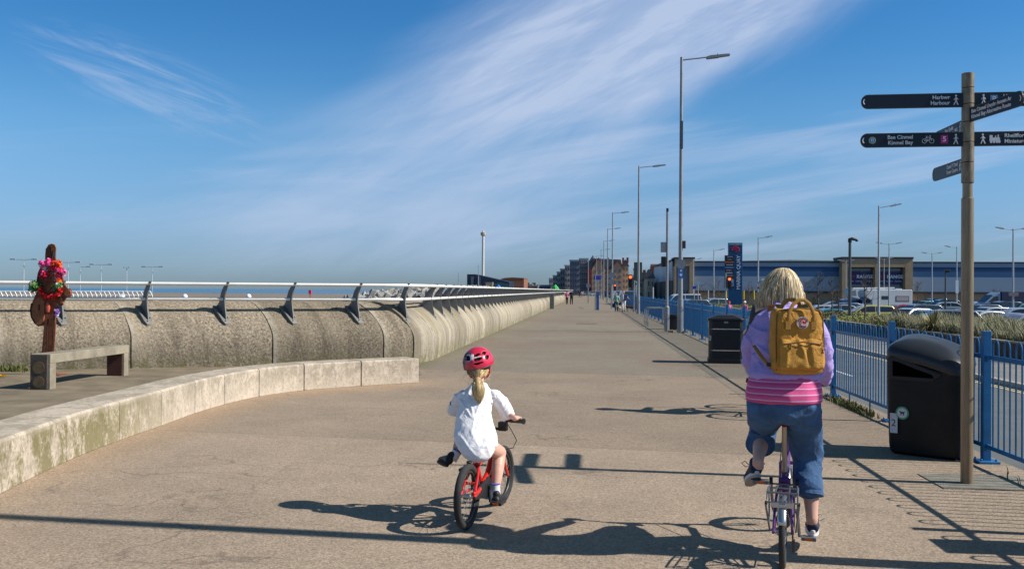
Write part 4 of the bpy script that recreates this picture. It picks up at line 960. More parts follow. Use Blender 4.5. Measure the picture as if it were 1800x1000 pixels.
# wall lamps on shed
# ================= totem sign
Yt=100; a=at(1280,427,Yt); b_=at(1304.5,427,Yt); zt=a.z; t=thing('totem_sign','tall blue totem sign reading MARINA QUAY with a red swirl','sign',((a.x+b_.x)/2,Yt,-.8))
tb=mat('totem_blue',(.006,.065,.17),.4); tw=mat('totem_white',(.55,.62,.68),.5); cx=(a.x+b_.x)/2; wd_=b_.x-a.x
mb=MB(); mb.box((cx,Yt,(zt-.8)/2),(wd_,.5,zt+.8)); mb.build('panel',tb,t,world=True,bevel=.02)
mb=text_mb('LON MARINA',.215,basis((cx,Yt-.26,zt-.17),(1,0,0),(0,-1,0)),.008,'CENTER',.003); mb.build('lettering',tw,t,world=True)
mb=text_mb('MARINA QUAY',.54,basis((cx+.33,Yt-.26,at(1297,479,Yt).z),(0,0,1),(0,-1,0)),.008,'CENTER',.008,space=.98); mb.build('lettering',tw,t,world=True)
mb=MB(); sr=mat('swirl_red',(.38,.012,.05),.5); zc=at(1292,438,Yt).z
M_=basis((cx-.02,Yt-.27,zc-.15),(1,0,0),(0,-1,0))
for R_,r_,a0,a1 in((.36,.10,-.2,PI),(.16,.07,-1.6,PI*.9)): mb.torus((0,0,0),R_,r_,ax='Z',n=20,k=6,M=M_,a0=a0,a1=a1,flat=.15)
mb.build('swirl',sr,t,world=True)
x0=at(1273,449,Yt).x; x1=at(1289.5,449,Yt).x; zq=at(1280,449,Yt).z; zr=at(1280,506,Yt).z
mb=MB(); mb.box(((x0+x1)/2,Yt-.30,(zq+zr)/2),(x1-x0,.08,zq-zr)); dp=mb.build('directory_panel',mat('directory_dark',(.022,.018,.035),.4),t,world=True)
rows=[('HOMEWARE',(.5,.5,.5)),('PETS PLACE',(.4,.42,.5)),None,('BARGAINS',(.6,.6,.6)),('FURNITURE',(.2,.4,.7)),('DIY  &  CO',(.6,.3,.5)),('OUTLET',(.25,.45,.65)),('TANNING SALON',(.55,.45,.55)),('CARDS',(.5,.15,.1))]
rows=[('•  — — —',(.5,.5,.52))]
for i in range(9):
    z=zq-.16-i*(zq-zr-.9)/9
    col=[(.45,.45,.48),(.30,.30,.36),(.45,.13,.02),(.5,.46,.42),(.06,.20,.45),(.45,.30,.40),(.22,.34,.42),(.45,.42,.42),(.35,.06,.05)][i]
    w_=[.62,.5,.9,.72,.86,.55,.6,.84,.7][i]; h_=[.09,.08,.12,.10,.16,.11,.15,.08,.1][i]
    mb=MB(); cxx=(x0+x1)/2+[.15,.1,0,.08,.03,-.1,.05,0,.1][i]*.4
    n=max(3,int(w_*9)); 
    if i in(2,4,6): mb.box((cxx,Yt-.345,z),(w_,.01,h_))
    else:
        for q in range(n): mb.box((cxx-w_/2+w_*(q+.5)/n,Yt-.345,z),(w_/n*.72,.01,h_*(1 if q%3 else .8)))
    mb.build('name_strip',mat('strip%d'%i,col,.5),t,world=True)
mb=MB(); mb.box(((x0+x1)/2+.12,Yt-.345,zr+.55),(.66,.01,.75)); mb.build('map_panel',mat('map_pale',(.28,.33,.42),.5),t,world=True)
mb=MB(); mb.box(((x0+x1)/2+.2,Yt-.352,zr+.42),(.30,.01,.3)); mb.build('parking_symbol',mat('map_blue',(.02,.06,.35),.5),t,world=True)
# yellow bollards
yb=mat('bollard_yellow',(.5,.34,.02),.6)
for px in(1276,1307,1325): 
    c=at(px,512,128); mb=MB(); mb.path([(0,0,0),(0,0,1.2)],.13,10); o=single('yellow_bollard',mb,yb,{1276:'yellow bollard left of the totem sign',1307:'yellow bollard just right of the totem sign',1325:'yellow bollard between the totem sign and the lilac cyclist'}[px],'bollard',group='yellow bollards',smooth='auto'); o.location=(c.x,c.y,c.z-1.1)
# ================= car park lamps
wl_=mat('pale_pole',(.42,.43,.44),.45,.3,.1,2)
CP=[(1545,362,60,(1,),'tall car park lamp with single arm in front of the yellow car'),(1333,417,93,(1,),'single-arm lamp column left of the lilac cyclist\'s head'),(1255,439,120,(1,),'single-arm lamp column left of the totem sign'),(1219,455,150,(1,),'small single-arm lamp at the brick corner of the shed'),
 (1563,428,103,(-1,1),'twin-arm lamp just right of the tallest car park lamp'),(1554,454,147,(-1,1),'small twin-arm lamp between two store signs'),(1487,458,155,(-1,1),'small twin-arm lamp left of the left store sign'),(1638.5,445,127,(-1,1),'twin-arm lamp midway between motorhome and signpost'),(1682,434,112,(-1,),'lamp with a single arm pointing left, just left of the signpost, carrying a white sign'),(1781,402,78,(-1,1),'large twin-arm lamp at the right edge beyond the signpost')]
for px,py,Y,arms,lb in CP:
    c=at(px,py,Y); t=column((c.x,c.y,-.9),c.z+.9,1.35 if len(arms)<2 else 1.35,lb,'pale lamp columns in the car park',top=arms,r=(.10,.055),tilt=.18,lm=wl_)
    if px==1682: mb=MB(); zz=at(px,504,Y).z+.9; mb.box((0,-.1,zz),(.32,.05,1.5)); mb.build('sign_plate',white,t)
    if px==1781: mb=MB(); zz=at(px,517,Y).z+.9; mb.box((0,-.1,zz),(.75,.05,.3)); mb.build('sign_plate',mat('plate_brown',(.25,.2,.22)),t)
c=at(1494,421,52); t=thing('camera_pole','dark pole with a black hooked lamp head behind the fence right of the lilac cyclist','camera pole',(c.x,c.y,-.5)); H=c.z+.5
mb=MB(); mb.path([(0,0,0),(0,0,H)],[.09,.075],10); mb.build('pole',mat('dark_pole',(.09,.10,.10),.5,.4),t,smooth='auto')
mb=MB(); mb.path([(0,0,H-.15),(0,0,H),(.1,0,H+.04),(.35,0,H-.02)],[.11,.11,.09,.06],8); mb.build('head',black,t,smooth='auto'); mb=MB(); mb.ball((.36,0,H-.05),(.09,.08,.07)); mb.build('lens_housing',black,t,smooth=True)
c=at(1662,477,75); t=thing('camera_pole','short dark pole with a black security camera left of the signpost','camera pole',(c.x,c.y,-.8)); H=c.z+.8
mb=MB(); mb.path([(0,0,0),(0,0,H)],[.08,.06],10); mb.build('pole',mat('dark_pole',(.09,.10,.10)),t); mb=MB(); mb.box((.12,0,H+.02),(.35,.3,.22)); mb.build('camera',black,t,bevel=.04); mb=MB(); mb.path([(-.0,0,H-.1),(.0,0,H+.25)],.03,6); mb.build('bracket',black,t)
# thin posts
for px,py,Y,lb in((1148,505,95,'short pale post beyond the fence left of the cycle hoops'),(1245,510,110,'thin pale post in the car park planting left of the totem sign')):
    c=at(px,py,Y); mb=MB(); mb.path([(0,0,0),(0,0,c.z+.9)],.07,8); o=single('post',mb,wl_,lb,'post'); o.location=(c.x,c.y,-.9)
c=at(1225,498,110); t=thing('parking_sign','small blue parking signs on slim posts left of the totem sign','sign',(c.x,c.y,-.8))
mb=MB(); mb.path([(-.3,0,0),(-.3,0,c.z+.5)],.05,6); mb.path([(.15,0,0),(.15,0,c.z+.9)],.05,6); mb.build('post',wl_,t)
mb=MB(); mb.box((-.3,-.07,c.z+.3),(.45,.04,.35)); mb.build('plate',mat('sign_blue',(.015,.06,.42)),t); mb=MB(); mb.path([(.15,-.05,c.z+.85),(.15,-.09,c.z+.85)],.22,16); mb.build('disc',mat('disc_pale',(.25,.45,.7),.5),t)
# ================= cars
CARW=MB(); CARW.path([(-.11,0,0),(.11,0,0)],.31,18)
RIM=MB(); RIM.path([(-.118,0,0),(.118,0,0)],.19,12)
carm={}
def carmesh(style):
    if style=='hatch': L_,H_=4.0,1.48; low=[(0,.35),(0,.62),(.10,.80),(.95,.93),(1.0,.95),(3.7,.98),(3.95,.80),(4.0,.5),(3.95,.3),(.1,.25)]; top=[(.85,.92),(1.65,1.42),(2.1,H_),(3.2,1.46),(3.62,1.30),(3.9,.97)]
    elif style=='saloon': L_,H_=4.5,1.42; low=[(0,.35),(0,.60),(.12,.76),(1.15,.90),(4.1,.95),(4.45,.85),(4.5,.5),(4.45,.3),(.1,.25)]; top=[(1.05,.89),(1.95,1.37),(2.4,H_),(3.2,1.38),(3.95,.96)]
    elif style=='estate': L_,H_=4.5,1.55; low=[(0,.35),(0,.65),(.12,.82),(1.1,.96),(4.4,1.0),(4.5,.7),(4.48,.3),(.1,.25)]; top=[(1.0,.95),(1.8,1.48),(2.3,H_),(4.0,1.50),(4.42,1.0)]
    elif style=='suv': L_,H_=4.5,1.75; low=[(0,.45),(0,.75),(.10,.98),(1.15,1.08),(4.4,1.1),(4.5,.8),(4.48,.4),(.1,.35)]; top=[(1.05,1.07),(1.7,1.66),(2.2,H_),(3.9,1.70),(4.38,1.1)]
    elif style=='van': L_,H_=5.2,2.2; low=[(0,.45),(0,.8),(.10,1.05),(.9,1.25),(5.15,1.25),(5.2,.8),(5.18,.35),(.1,.3)]; top=[(.8,1.2),(1.5,2.0),(2.0,H_),(5.0,H_),(5.15,1.25)]
    return L_,H_,low,top
def loftside(mb,prof,w0,w1,zmin,zmax):       # side profile with tumblehome
    n=len(prof); vs=[]
    for s in(-1,1):
        for x,z in prof:
            k=(z-zmin)/(zmax-zmin); w=w0+(w1-w0)*max(0,min(1,k)); vs.append((s*w,x,z))
    return mb.add(vs,[tuple(range(n)),tuple(range(n,2*n))[::-1]]+[(i,n+i,n+(i+1)%n,(i+1)%n) for i in range(n)])
def car(style,col,px,Y,ang,label,z=-.9,name='parked_car',group='cars in the car park',cat='car'):
    L_,H_,low,top=carmesh(style); c=at(px,520,Y); t=thing(name,label,cat,(c.x,c.y,z),R(ang),group)
    cm=mat('car_%d_%d_%d'%tuple(int(x*100) for x in col),col,.25,.35,.04,2,coat=1.0)
    key=style; hw=.88
    if key not in carm:
        o=[]
        a=MB(); loftside(a,[(x-L_/2,zz) for x,zz in low],hw,hw,0,1); 
        loftside(a,[(x-L_/2,zz) for x,zz in [top[0]]+[(x_,z_-.0) for x_,z_ in top[1:-1]]+[top[-1]]],hw-.04,hw-.20,top[0][1],H_)
        carm[key]=dict(body=a)
    a=carm[key].get('me')
    if a is None:
        ob=carm[key]['body'].build('body',cm,t,bevel=.05,seg=3,smooth='auto'); carm[key]['me']=ob.data
        # glass : side windows and screens set a few mm proud of the cabin
        g=MB(); tl=[(x-L_/2,zz) for x,zz in top]
        zb_=top[0][1]; 
        def wq(s,x0,x1):
            def zt_(x):
                for i in range(len(tl)-1):
                    if tl[i][0]<=x<=tl[i+1][0]: return tl[i][1]+(tl[i+1][1]-tl[i][1])*(x-tl[i][0])/(tl[i+1][0]-tl[i][0])
                return zb_
            pts=[]; N_=6
            for i in range(N_+1): x=x0+(x1-x0)*i/N_; pts.append((x,max(zb_+.03,zt_(x)-.10)))
            poly=[(x0,zb_+.03)]+pts+[(x1,zb_+.03)]
            vs=[]
            for x,zz in poly:
                k=(zz-zb_)/(H_-zb_); w=(hw-.04)+(-.16)*k+.012; vs.append((s*w,x,zz))
            g.add(vs,[tuple(range(len(vs)))])
        xa=tl[0][0]+.25; xb=tl[-1][0]-.15; xm=(xa+xb)/2-.05
        for s in(-1,1): wq(s,xa,xm-.04); wq(s,xm+.04,xb)
        for (p,q) in((tl[0],tl[1]),(tl[-1],tl[-2])):
            d=Vector((0,q[0]-p[0],q[1]-p[1])); nn=Vector((0,-(q[1]-p[1]),(q[0]-p[0]))); nn=nn.normalized()*(.03 if nn.z>0 else -.03)
            if nn.z<0: nn=-nn
            w0=hw-.12; w1=hw-.26; P0=Vector((0,p[0],p[1]))+d*.08+nn; P1=Vector((0,p[0],p[1]))+d*.92+nn
            g.add([(-w0,P0.y,P0.z),(w0,P0.y,P0.z),(w1,P1.y,P1.z),(-w1,P1.y,P1.z)],[(0,1,2,3)])
        gw=g.build('windows',glass,t); carm[key]['gl']=gw.data
        lt=MB()
        for s in(-1,1): lt.box((s*.66,-L_/2-.005,.62 if style!='van' else .9),(.34,.06,.13))
        hl=lt.build('headlights',mat('headlight',(.6,.62,.65),.15),t); carm[key]['hl']=hl.data
        lt=MB()
        for s in(-1,1): lt.box((s*.72,L_/2-.02,.80 if style!='van' else 1.0),(.22,.06,.22))
        tl_=lt.build('tail_lights',mat('tail_light',(.35,.01,.01),.2),t); carm[key]['tl']=tl_.data
        mi=MB()
        for s in(-1,1): mi.box((s*(hw+.06),tl[0][0]+.45,zb_+.08),(.16,.1,.12))
        mo=mi.build('mirrors',cm,t,bevel=.02); carm[key]['mi']=mo.data
        if 'w' not in carm: 
            w=CARW.build('wheel',rubber,t,smooth='auto'); r=RIM.build('rim',chrome,w,smooth='auto'); carm['w']=(w.data,r.data); bpy.data.objects.remove(r); bpy.data.objects.remove(w)
    else:
        me=carm[key]['me'].copy(); me.materials.clear(); me.materials.append(cm)
        ob=bpy.data.objects.new('body',me); COL.objects.link(ob); ob.parent=t; b=ob.modifiers.new('bevel','BEVEL'); b.width=.05; b.segments=3; b.limit_method='ANGLE'; b.angle_limit=R(40)
        for nm,k in(('windows','gl'),('headlights','hl'),('tail_lights','tl'),('mirrors','mi')):
            o=bpy.data.objects.new(nm,carm[key][k]); COL.objects.link(o); o.parent=t
    for sx in(-1,1):
        for f in(.19,.81):
            w=bpy.data.objects.new('wheel',carm['w'][0]); COL.objects.link(w); w.parent=t; w.location=(sx*.78,-L_/2+L_*f,.31)
            r=bpy.data.objects.new('rim',carm['w'][1]); COL.objects.link(r); r.parent=w
    return t
Wc=(.62,.63,.65); Sv=(.32,.33,.35); Bk=(.02,.02,.025); Bl=(.03,.07,.28); Rd=(.35,.02,.03); Gy=(.10,.11,.12); Yw=(.72,.58,.17); Tl=(.05,.20,.22); Nv=(.02,.03,.08)
# +90 = nose to the left (seen from the camera)
cars=[('estate',Yw,1524,76,-90,'pale yellow estate car seen side on below the motorhome'),
('hatch',Wc,1598,66,-62,'silver white hatchback nearest the flax plant'),('saloon',Gy,1632,62,-70,'dark car partly hidden behind the flax plant'),
('saloon',Rd,1580,92,-80,'red car behind the yellow car, in front of the motorhome'),('estate',Gy,1612,84,-80,'dark estate car above the silver white hatchback'),
('estate',Sv,1655,58,-98,'silver estate car with dark windows left of the signpost'),('hatch',Tl,1626,128,-70,'teal hatchback right of the motorhome'),
('suv',Bk,1656,118,-85,'black car parked under the twin-arm lamp'),('hatch',Wc,1675,112,80,'white hatchback showing its red tail light left of the signpost'),
('suv',Bl,1486,112,-75,'bright blue car left of the black hooked lamp pole'),('hatch',Sv,1466,84,-85,'grey hatchback seen above the hedge behind the bare trees'),('hatch',Nv,1484,98,-70,'dark blue hatchback between the bare trees and the yellow car'),
('saloon',Wc,1440,84,-90,'white car roof just right of the lilac cyclist'),('saloon',Tl,1450,66,-80,'pale teal saloon low behind the hedge right of the lilac cyclist'),
('suv',Sv,1252,112,-70,'silver people carrier left of the totem sign'),('saloon',Wc,1262,118,-80,'white saloon behind the silver people carrier'),('van',Wc,1196,118,-75,'white van behind the nearest lamp column'),('suv',Gy,1212,96,-70,'dark car right of the nearest lamp column'),
('hatch',Gy,1725,92,-80,'dark hatchback just right of the signpost'),('estate',Sv,1738,70,-75,'silver estate right of the signpost in the front row'),('saloon',Wc,1726,62,-78,'white saloon at the front just right of the signpost'),
('hatch',Nv,1716,104,-85,'navy hatchback behind the signpost'),('estate',Wc,1788,68,-95,'white estate car at the right edge'),('saloon',Rd,1782,56,-88,'red low car at the right edge above the tall grass'),('saloon',Sv,1800,53,-85,'silver car cut by the right edge nearest the grass'),
('suv',Bk,1760,96,-80,'black car below the dark blue lorry'),('hatch',Wc,1716,122,-90,'white hatchback far behind the signpost'),('estate',Tl,1795,96,-75,'dark teal estate at the far right behind the white estate'),('hatch',Gy,1610,140,90,'dark hatchback far off by the shed wall'),('suv',Gy,1575,150,-90,'grey car in front of the store entrance'),
('suv',Nv,1640,140,-85,'navy car by the shed wall behind the black car'),('hatch',Bk,1706,140,-85,'black hatchback farthest back behind the signpost'),('saloon',Gy,1465,120,-85,'grey saloon far behind the bare trees')]
for a in cars: car(*a)
for px,Y,col,st,ang,lb in((1030,300,Gy,'hatch',10,'dark hatchback far along the promenade by the sign pole'),(1041,290,Sv,'hatch',15,'silver hatchback far along the promenade'),(1066,215,Bk,'suv',0,'black car far off between the lamp columns')):
    car(st,col,px,Y,ang,lb,z=-.02,group='cars at the far end of the promenade')
car('suv',(.02,.11,.33),1092,118,8,'bright blue car behind the walking couple',z=-.1,group='cars on the road'); car('suv',(.015,.09,.30),1104,112,8,'second bright blue car right of the walking couple',z=-.1,group='cars on the road')
# motorhome
c=at(1545,520,112); t=thing('motorhome','white coachbuilt motorhome with an over-cab bed and long rear window','motorhome',(c.x,c.y,-.9),R(-83))
mw=mat('motorhome_white',(.50,.52,.55),.4,0,.06,1)
mb=MB(); mb.prism([(-1.3,.45),(-1.3,1.55),(-2.0,2.0),(-2.15,2.55),(-1.9,2.85),(3.4,2.9),(3.5,2.8),(3.5,.45)],-1.1,1.1,ax='X'); mb.build('body',mw,t,bevel=.06)
mb=MB(); mb.prism([(-3.2,.45),(-3.2,.95),(-2.9,1.15),(-2.4,1.25),(-1.75,2.0),(-1.28,2.0),(-1.28,.45)],-.95,.95,ax='X'); mb.build('cab',mw,t,bevel=.05)
mb=MB(); mb.prism([(-2.28,1.3),(-1.78,1.9),(-1.4,1.9),(-1.4,1.3)],-.965,.965,ax='X'); mb.build('cab_window',glass,t)
mb=MB(); mb.prism([(-2.43,1.25),(-1.80,2.02),(-1.76,1.98),(-2.38,1.22)],-.8,.8,ax='X'); mb.build('windscreen',glass,t)
for y0_,y1_,z0_,z1_,c1 in((-.15,.75,1.75,2.15,glass),(1.5,3.1,1.5,2.15,mat('curtained_window',(.35,.30,.33),.3))):
    mb=MB(); 
    for s in(-1,1): mb.box((s*1.105,(y0_+y1_)/2,(z0_+z1_)/2),(.03,y1_-y0_,z1_-z0_))
    w=mb.build('window_frame',glass,t,bevel=.01); mb=MB()
    for s in(-1,1): mb.box((s*1.125,(y0_+y1_)/2,(z0_+z1_)/2),(.02,y1_-y0_-.16,z1_-z0_-.14))
    mb.build('pane',c1,w)
mb=MB(); mb.box((0,.2,2.98),(.9,.7,.16)); mb.box((0,2.2,2.96),(.8,.8,.12)); mb.build('roof_vent',mw,t,bevel=.03)
for sx in(-1,1):
    for y_ in(-2.5,2.0):
        w=bpy.data.objects.new('wheel',carm['w'][0]); COL.objects.link(w); w.parent=t; w.location=(sx*.93,y_,.33); r=bpy.data.objects.new('rim',carm['w'][1]); COL.objects.link(r); r.parent=w
# second motorhome behind (over-cab visible)
c=at(1528,520,128); t=thing('camper_van','second white motorhome half hidden behind the first, its over-cab showing','motorhome',(c.x,c.y,-.9),R(-83))
mb=MB(); mb.prism([(-1.3,.45),(-1.3,1.55),(-2.9,1.9),(-3.1,2.6),(-2.7,3.15),(3.0,3.25),(3.0,.45)],-1.1,1.1,ax='X'); mb.build('body',mw,t,bevel=.08)
mb=MB(); mb.prism([(-2.95,2.1),(-2.88,2.75),(-2.3,2.85),(-2.2,2.1)],-1.115,1.115,ax='X'); mb.build('window',mat('camper_glass',(.16,.19,.22),.2),t)
mb=MB(); mb.prism([(-3.0,.45),(-3.0,1.0),(-2.3,1.2),(-1.9,1.7),(-1.3,1.7),(-1.3,.45)],-.95,.95,ax='X'); mb.build('cab',mw,t,bevel=.05)
# box van
c=at(1770,520,118); t=thing('box_lorry','pale blue cab lorry with a dark navy box body beyond the parked cars','lorry',(c.x,c.y,-.9),R(-86))
mb=MB(); mb.prism([(-1.2,.8),(-1.2,2.75),(4.5,2.75),(4.5,.8)],-1.1,1.1,ax='X'); bd=mb.build('box',mat('lorry_navy',(.012,.02,.055),.5),t,bevel=.03)
mb=text_mb('—',.1,Matrix.Identity(4)) if False else None
mb=MB(); mb.prism([(-3.6,.4),(-3.6,1.1),(-3.2,1.4),(-2.2,2.3),(-1.5,2.7),(-1.25,2.6),(-1.25,.4)],-.98,.98,ax='X'); mb.build('cab',mat('lorry_blue',(.25,.34,.48),.35,.2),t,bevel=.06)
mb=MB(); mb.prism([(-2.75,1.45),(-2.05,2.15),(-1.55,2.15),(-1.55,1.45)],-.995,.995,ax='X'); mb.prism([(-3.15,1.48),(-2.25,2.35),(-2.20,2.30),(-3.08,1.42)],-.8,.8,ax='X'); mb.build('window',glass,t)
mb=MB(); mb.ball((-1.11,1.2,1.9),(.02,.9,.4)); mb.build('emblem',mat('lorry_logo',(.12,.15,.22),.5),t)
for sx in(-1,1):
    for y_ in(-2.8,3.0):
        w=bpy.data.objects.new('wheel',carm['w'][0]); COL.objects.link(w); w.parent=t; w.location=(sx*.85,y_,.33); r=bpy.data.objects.new('rim',carm['w'][1]); COL.objects.link(r); r.parent=w
# ================= far buildings
def bld(name,label,px0,px1,ptop,Y,depth,col,rows=0,cols=0,roof=None,wincol=(.05,.06,.08),side=0,bands=None,rx=None):
    a=at(px0,ptop,Y); b=at(px1,ptop,Y); t=thing(name,label,'building',((a.x+b.x)/2,Y,0)); H=a.z; w=b.x-a.x
    m=mat('wall_%s_%d'%(name,px0),col,.85,0,.12,.3)
    mb=MB(); mb.box((0,depth/2,H/2),(w,depth,H)); mb.build('wall',m,t)
    wm=mat('far_window_%d'%int(wincol[2]*100),wincol,.3); pr=None
    for i in range(rows):
        for j in range(cols):
            ww=w/cols*.45; hh=H/rows*.5; 
            if pr is None: mb=MB(); mb.box((0,0,0),(ww,.16,hh)); pr=mb.build('window',wm,t); o=pr
            else: o=pr.copy(); COL.objects.link(o); o.parent=t
            o.location=(-w/2+w*(j+.5)/cols,-.06,H*(i+.5)/rows)
            if name=='brick_hotel' or name=='house':
                if i==0 and j==0: mb=MB(); mb.box((0,.05,0),(ww*1.35,.1,hh*1.2)); fr0=mb.build('frame',mat('window_surround',(.62,.60,.56),.7),o)
                else: q=fr0.copy(); COL.objects.link(q); q.parent=o
    if side:      # windows on the sea-facing (left) flank
        pr=None
        for i in range(rows):
            for j in range(side):
                if pr is None: mb=MB(); mb.box((0,0,0),(.16,depth/side*.5,H/rows*.5)); pr=mb.build('window',wm,t); o=pr
                else: o=pr.copy(); COL.objects.link(o); o.parent=t
                o.location=(-w/2-.06,depth*(j+.5)/side,H*(i+.5)/rows)
    if bands:
        for z in bands: mb=MB(); mb.box((0,depth/2-.1,H*z),(w+.25,depth+.3,H*.03)); mb.build('brick_band',mat('red_band',(.34,.07,.05),.8),t)
    if roof:
        mb=MB(); k=roof
        if k[0]=='flat': mb.box((0,depth/2,H+k[1]/2),(w+.6,depth+.4,k[1]))
        elif k[0]=='gable': mb.prism([(-w/2-.3,H),(0,H+k[1]),(w/2+.3,H)],-.2,depth)
        elif k[0]=='mansard': mb.prism([(-w/2-.2,H),(-w/2+.6,H+k[1]),(w/2-.6,H+k[1]*.9),(w/2+.2,H)],-.2,depth)
        mb.build('roof',mat('roof_%s'%k[2],dict(slate=(.09,.10,.12),red=(.2,.07,.05),grey=(.16,.17,.18))[k[2]],.8),t)
    return t,H,w
# brick hotel
t,H,w=bld('brick_hotel','tall tan and red banded brick hotel with slate roof, gables and chimneys',1040,1094,472,330,16,(.46,.31,.22),5,7,('mansard',3.6,'slate'),(.12,.14,.17),0,(.22,.42,.62,.82,.985))
hb=mat('hotel_red',(.22,.05,.03),.85); slate=mat('roof_slate',(.09,.10,.12))
for gx,gw,gh in((-3.0,4.6,5.6),(3.6,4.2,4.2)):
    mb=MB(); mb.box((gx,-.5,H/2),(gw,1.2,H)); mb.prism([(gx-gw/2,H),(gx,H+gh*.62),(gx+gw/2,H)],-1.1,.4); g_=mb.build('gable_bay',mat('hotel_bay',(.44,.27,.18),.85),t)
    mb=MB(); mb.prism([(gx-gw/2-.3,H),(gx,H+gh*.62+.5),(gx+gw/2+.3,H),(gx,H+gh*.62)],-1.3,3); mb.build('gable_roof',hb,t)
    for i in range(5):
        for dx in(-.9,.9): mb=MB(); mb.box((gx+dx,-1.12,H*(i+.5)/5),(.8,.1,H/5*.5)); mb.build('window',mat('far_window_17',(.12,.14,.17)),t)
mb=MB(); mb.loft([(-5.0,1.5,H,2.0,2.0),(-5.0,1.5,H+2.0,1.9,1.9),(-5.0,1.5,H+4.8,.05,.05)],8); mb.build('turret',slate,t)
for cx in(-.8,4.6,6.2): mb=MB(); mb.box((cx+1.2,3,H+3.0),(.7,.9,2.0)); mb.build('chimney',hb,t)
t,H,w=bld('hotel_annexe','plain tan gable end adjoining the brick hotel on its right',1094,1105,468,334,14,(.50,.37,.23),5,2,('gable',2.5,'slate'),(.10,.12,.15))
mb=MB(); mb.box((.8,3,H+2.4),(.7,.8,1.8)); mb.build('chimney',hb,t)
# apartment blocks stepping back to the left
t,H,w=bld('apartment_block','modern grey apartment block with balconies and a red stair tower beside the brick hotel',1019,1033,456,350,24,(.34,.34,.35),6,4,('flat',.5,'grey'),(.08,.10,.14),6)
mb=MB(); mb.box((w/2+.9,-.2,H/2-.5),(1.9,5,H-1)); mb.build('stair_tower',mat('tower_red',(.30,.05,.05),.7),t)
for i in range(6): mb=MB(); mb.box((0,-.9,H*(i+.35)/6),(w*.9,1.6,.25)); mb.build('balcony',mat('balcony_grey',(.30,.31,.32),.6),t)
for px0,px1,pt,Y,dp,col,r,c,lb in((1002,1019,459,380,40,(.19,.20,.25),6,4,'dark grey apartment block second from the brick hotel'),(993,1002,468,430,50,(.34,.31,.28),5,2,'brown apartment block third from the brick hotel'),(985,993,474,480,60,(.30,.29,.30),4,2,'flat roofed terrace fourth from the brick hotel'),(979,985.5,479,540,60,(.40,.38,.35),4,2,'pale terrace fifth from the brick hotel'),(972,979.5,485,600,60,(.38,.38,.38),3,2,'low pale terrace sixth from the brick hotel'),(965,972.5,490,680,60,(.38,.32,.30),3,2,'low brown terrace at the far left end of the row')):
    bld('terrace_block',lb,px0,px1,pt,Y,dp,col,r,c,('flat',.6,'grey'),(.06,.07,.10),5)
# houses between hotel and shed
for px0,px1,pt,Y,lb,rf in((1123,1137,494,200,'pale rendered gabled house left of the shed','slate'),(1137,1150,489,185,'house with a red chimney beside the shed end wall','slate'),(1107,1118,500,250,'small low house right of the hotel','slate'),(1128,1146,500,215,'white fronted house below the gabled roofs','grey')):
    t,H,w=bld('house',lb,px0,px1,pt,Y,9,(.36,.30,.23) if px0!=1128 else (.5,.5,.48),2,2,('gable',1.9,rf),(.06,.07,.08))
    mb=MB(); mb.box((w*.25,2,H+1.7),(.6,.6,1.5)); mb.build('chimney',hb,t)
# left: theatre building, brown building, tower, low skyline
Yb=420; P=[(821,507),(821,482),(835,482),(868,489.5),(895,495.5),(895,507)]
o0=at(858,507,Yb); t=thing('theatre_building','dark blue wedge-shaped building with a sloping roofline beyond the sea wall','building',(o0.x,Yb,0))
mb=MB(); mb.prism([((at(x,y,Yb)).x,max(0,at(x,y,Yb).z) if y<507 else 0) for x,y in P],Yb,Yb+26); mb.build('hall',mat('theatre_blue',(.018,.035,.07),.5,.2,.1,.2),t,world=True)
mb=MB(); mb.prism([((at(x,y,Yb)).x,max(0,at(x,y,Yb).z) if y<509 else 0) for x,y in[(868,507),(868,498),(880,496.5),(894,499),(894,507)]],Yb-.8,Yb+1); mb.build('glass_front',mat('theatre_glass',(.02,.09,.12),.2),t,world=True)
mb=MB(); mb.prism([((at(x,y,Yb)).x,max(0,at(x,y,Yb).z) if y<509 else 0) for x,y in[(856,509),(856,498),(853,496.5),(868,496),(866,509)]],Yb-5,Yb-1); mb.build('entrance',mat('theatre_tan',(.28,.22,.15),.8),t,world=True)
for px in(828,840): mb=MB(); p_=at(px,486,Yb); q_=at(px+4,503,Yb); mb.box(((p_.x+q_.x)/2,Yb-.2,(p_.z+q_.z)/2),(q_.x-p_.x,.5,p_.z-q_.z)); mb.build('wall_panel',mat('theatre_grey',(.10,.13,.17),.5),t,world=True)
t,H,w=bld('brown_hall','broad low brown brick hall with a faintly curved roof right of the blue building',880,921,490.5,470,30,(.26,.115,.07),0,0,None)
mb=MB(); mb.prism([(-w/2,H),(-w/2+2,H+.6),(0,H+.9),(w/2,H+.6),(w/2,H)],-.1,30); mb.build('roof',mat('roof_red',(.2,.08,.05)),t)
for px0,px1,pt,Y,col,lb in((921,935,501,520,(.12,.09,.08),'dark low building right of the brown hall'),(930,945,503,500,(.20,.22,.22),'low grey kiosk-like building behind the sea wall'),(944,966,502,560,(.16,.20,.24),'long low blue-grey building before the terraces'),(936,941,498,600,(.10,.12,.16),'small dark block between the low buildings'),(926,930,498,610,(.2,.19,.18),'small grey block behind the dark low building')):
    bld('low_building',lb,px0,px1,pt,Y,12,col,1,4,('flat',.5,'grey'))
c=at(849.5,405,700); t=thing('observation_tower','tall slim white observation tower with a gallery at its top','tower',(c.x,700,0)); H=c.z
mb=MB(); mb.path([(0,0,0),(0,0,H*.93)],[1.1,.95],14); mb.build('shaft',mat('tower_white',(.55,.54,.52),.5),t,smooth='auto')
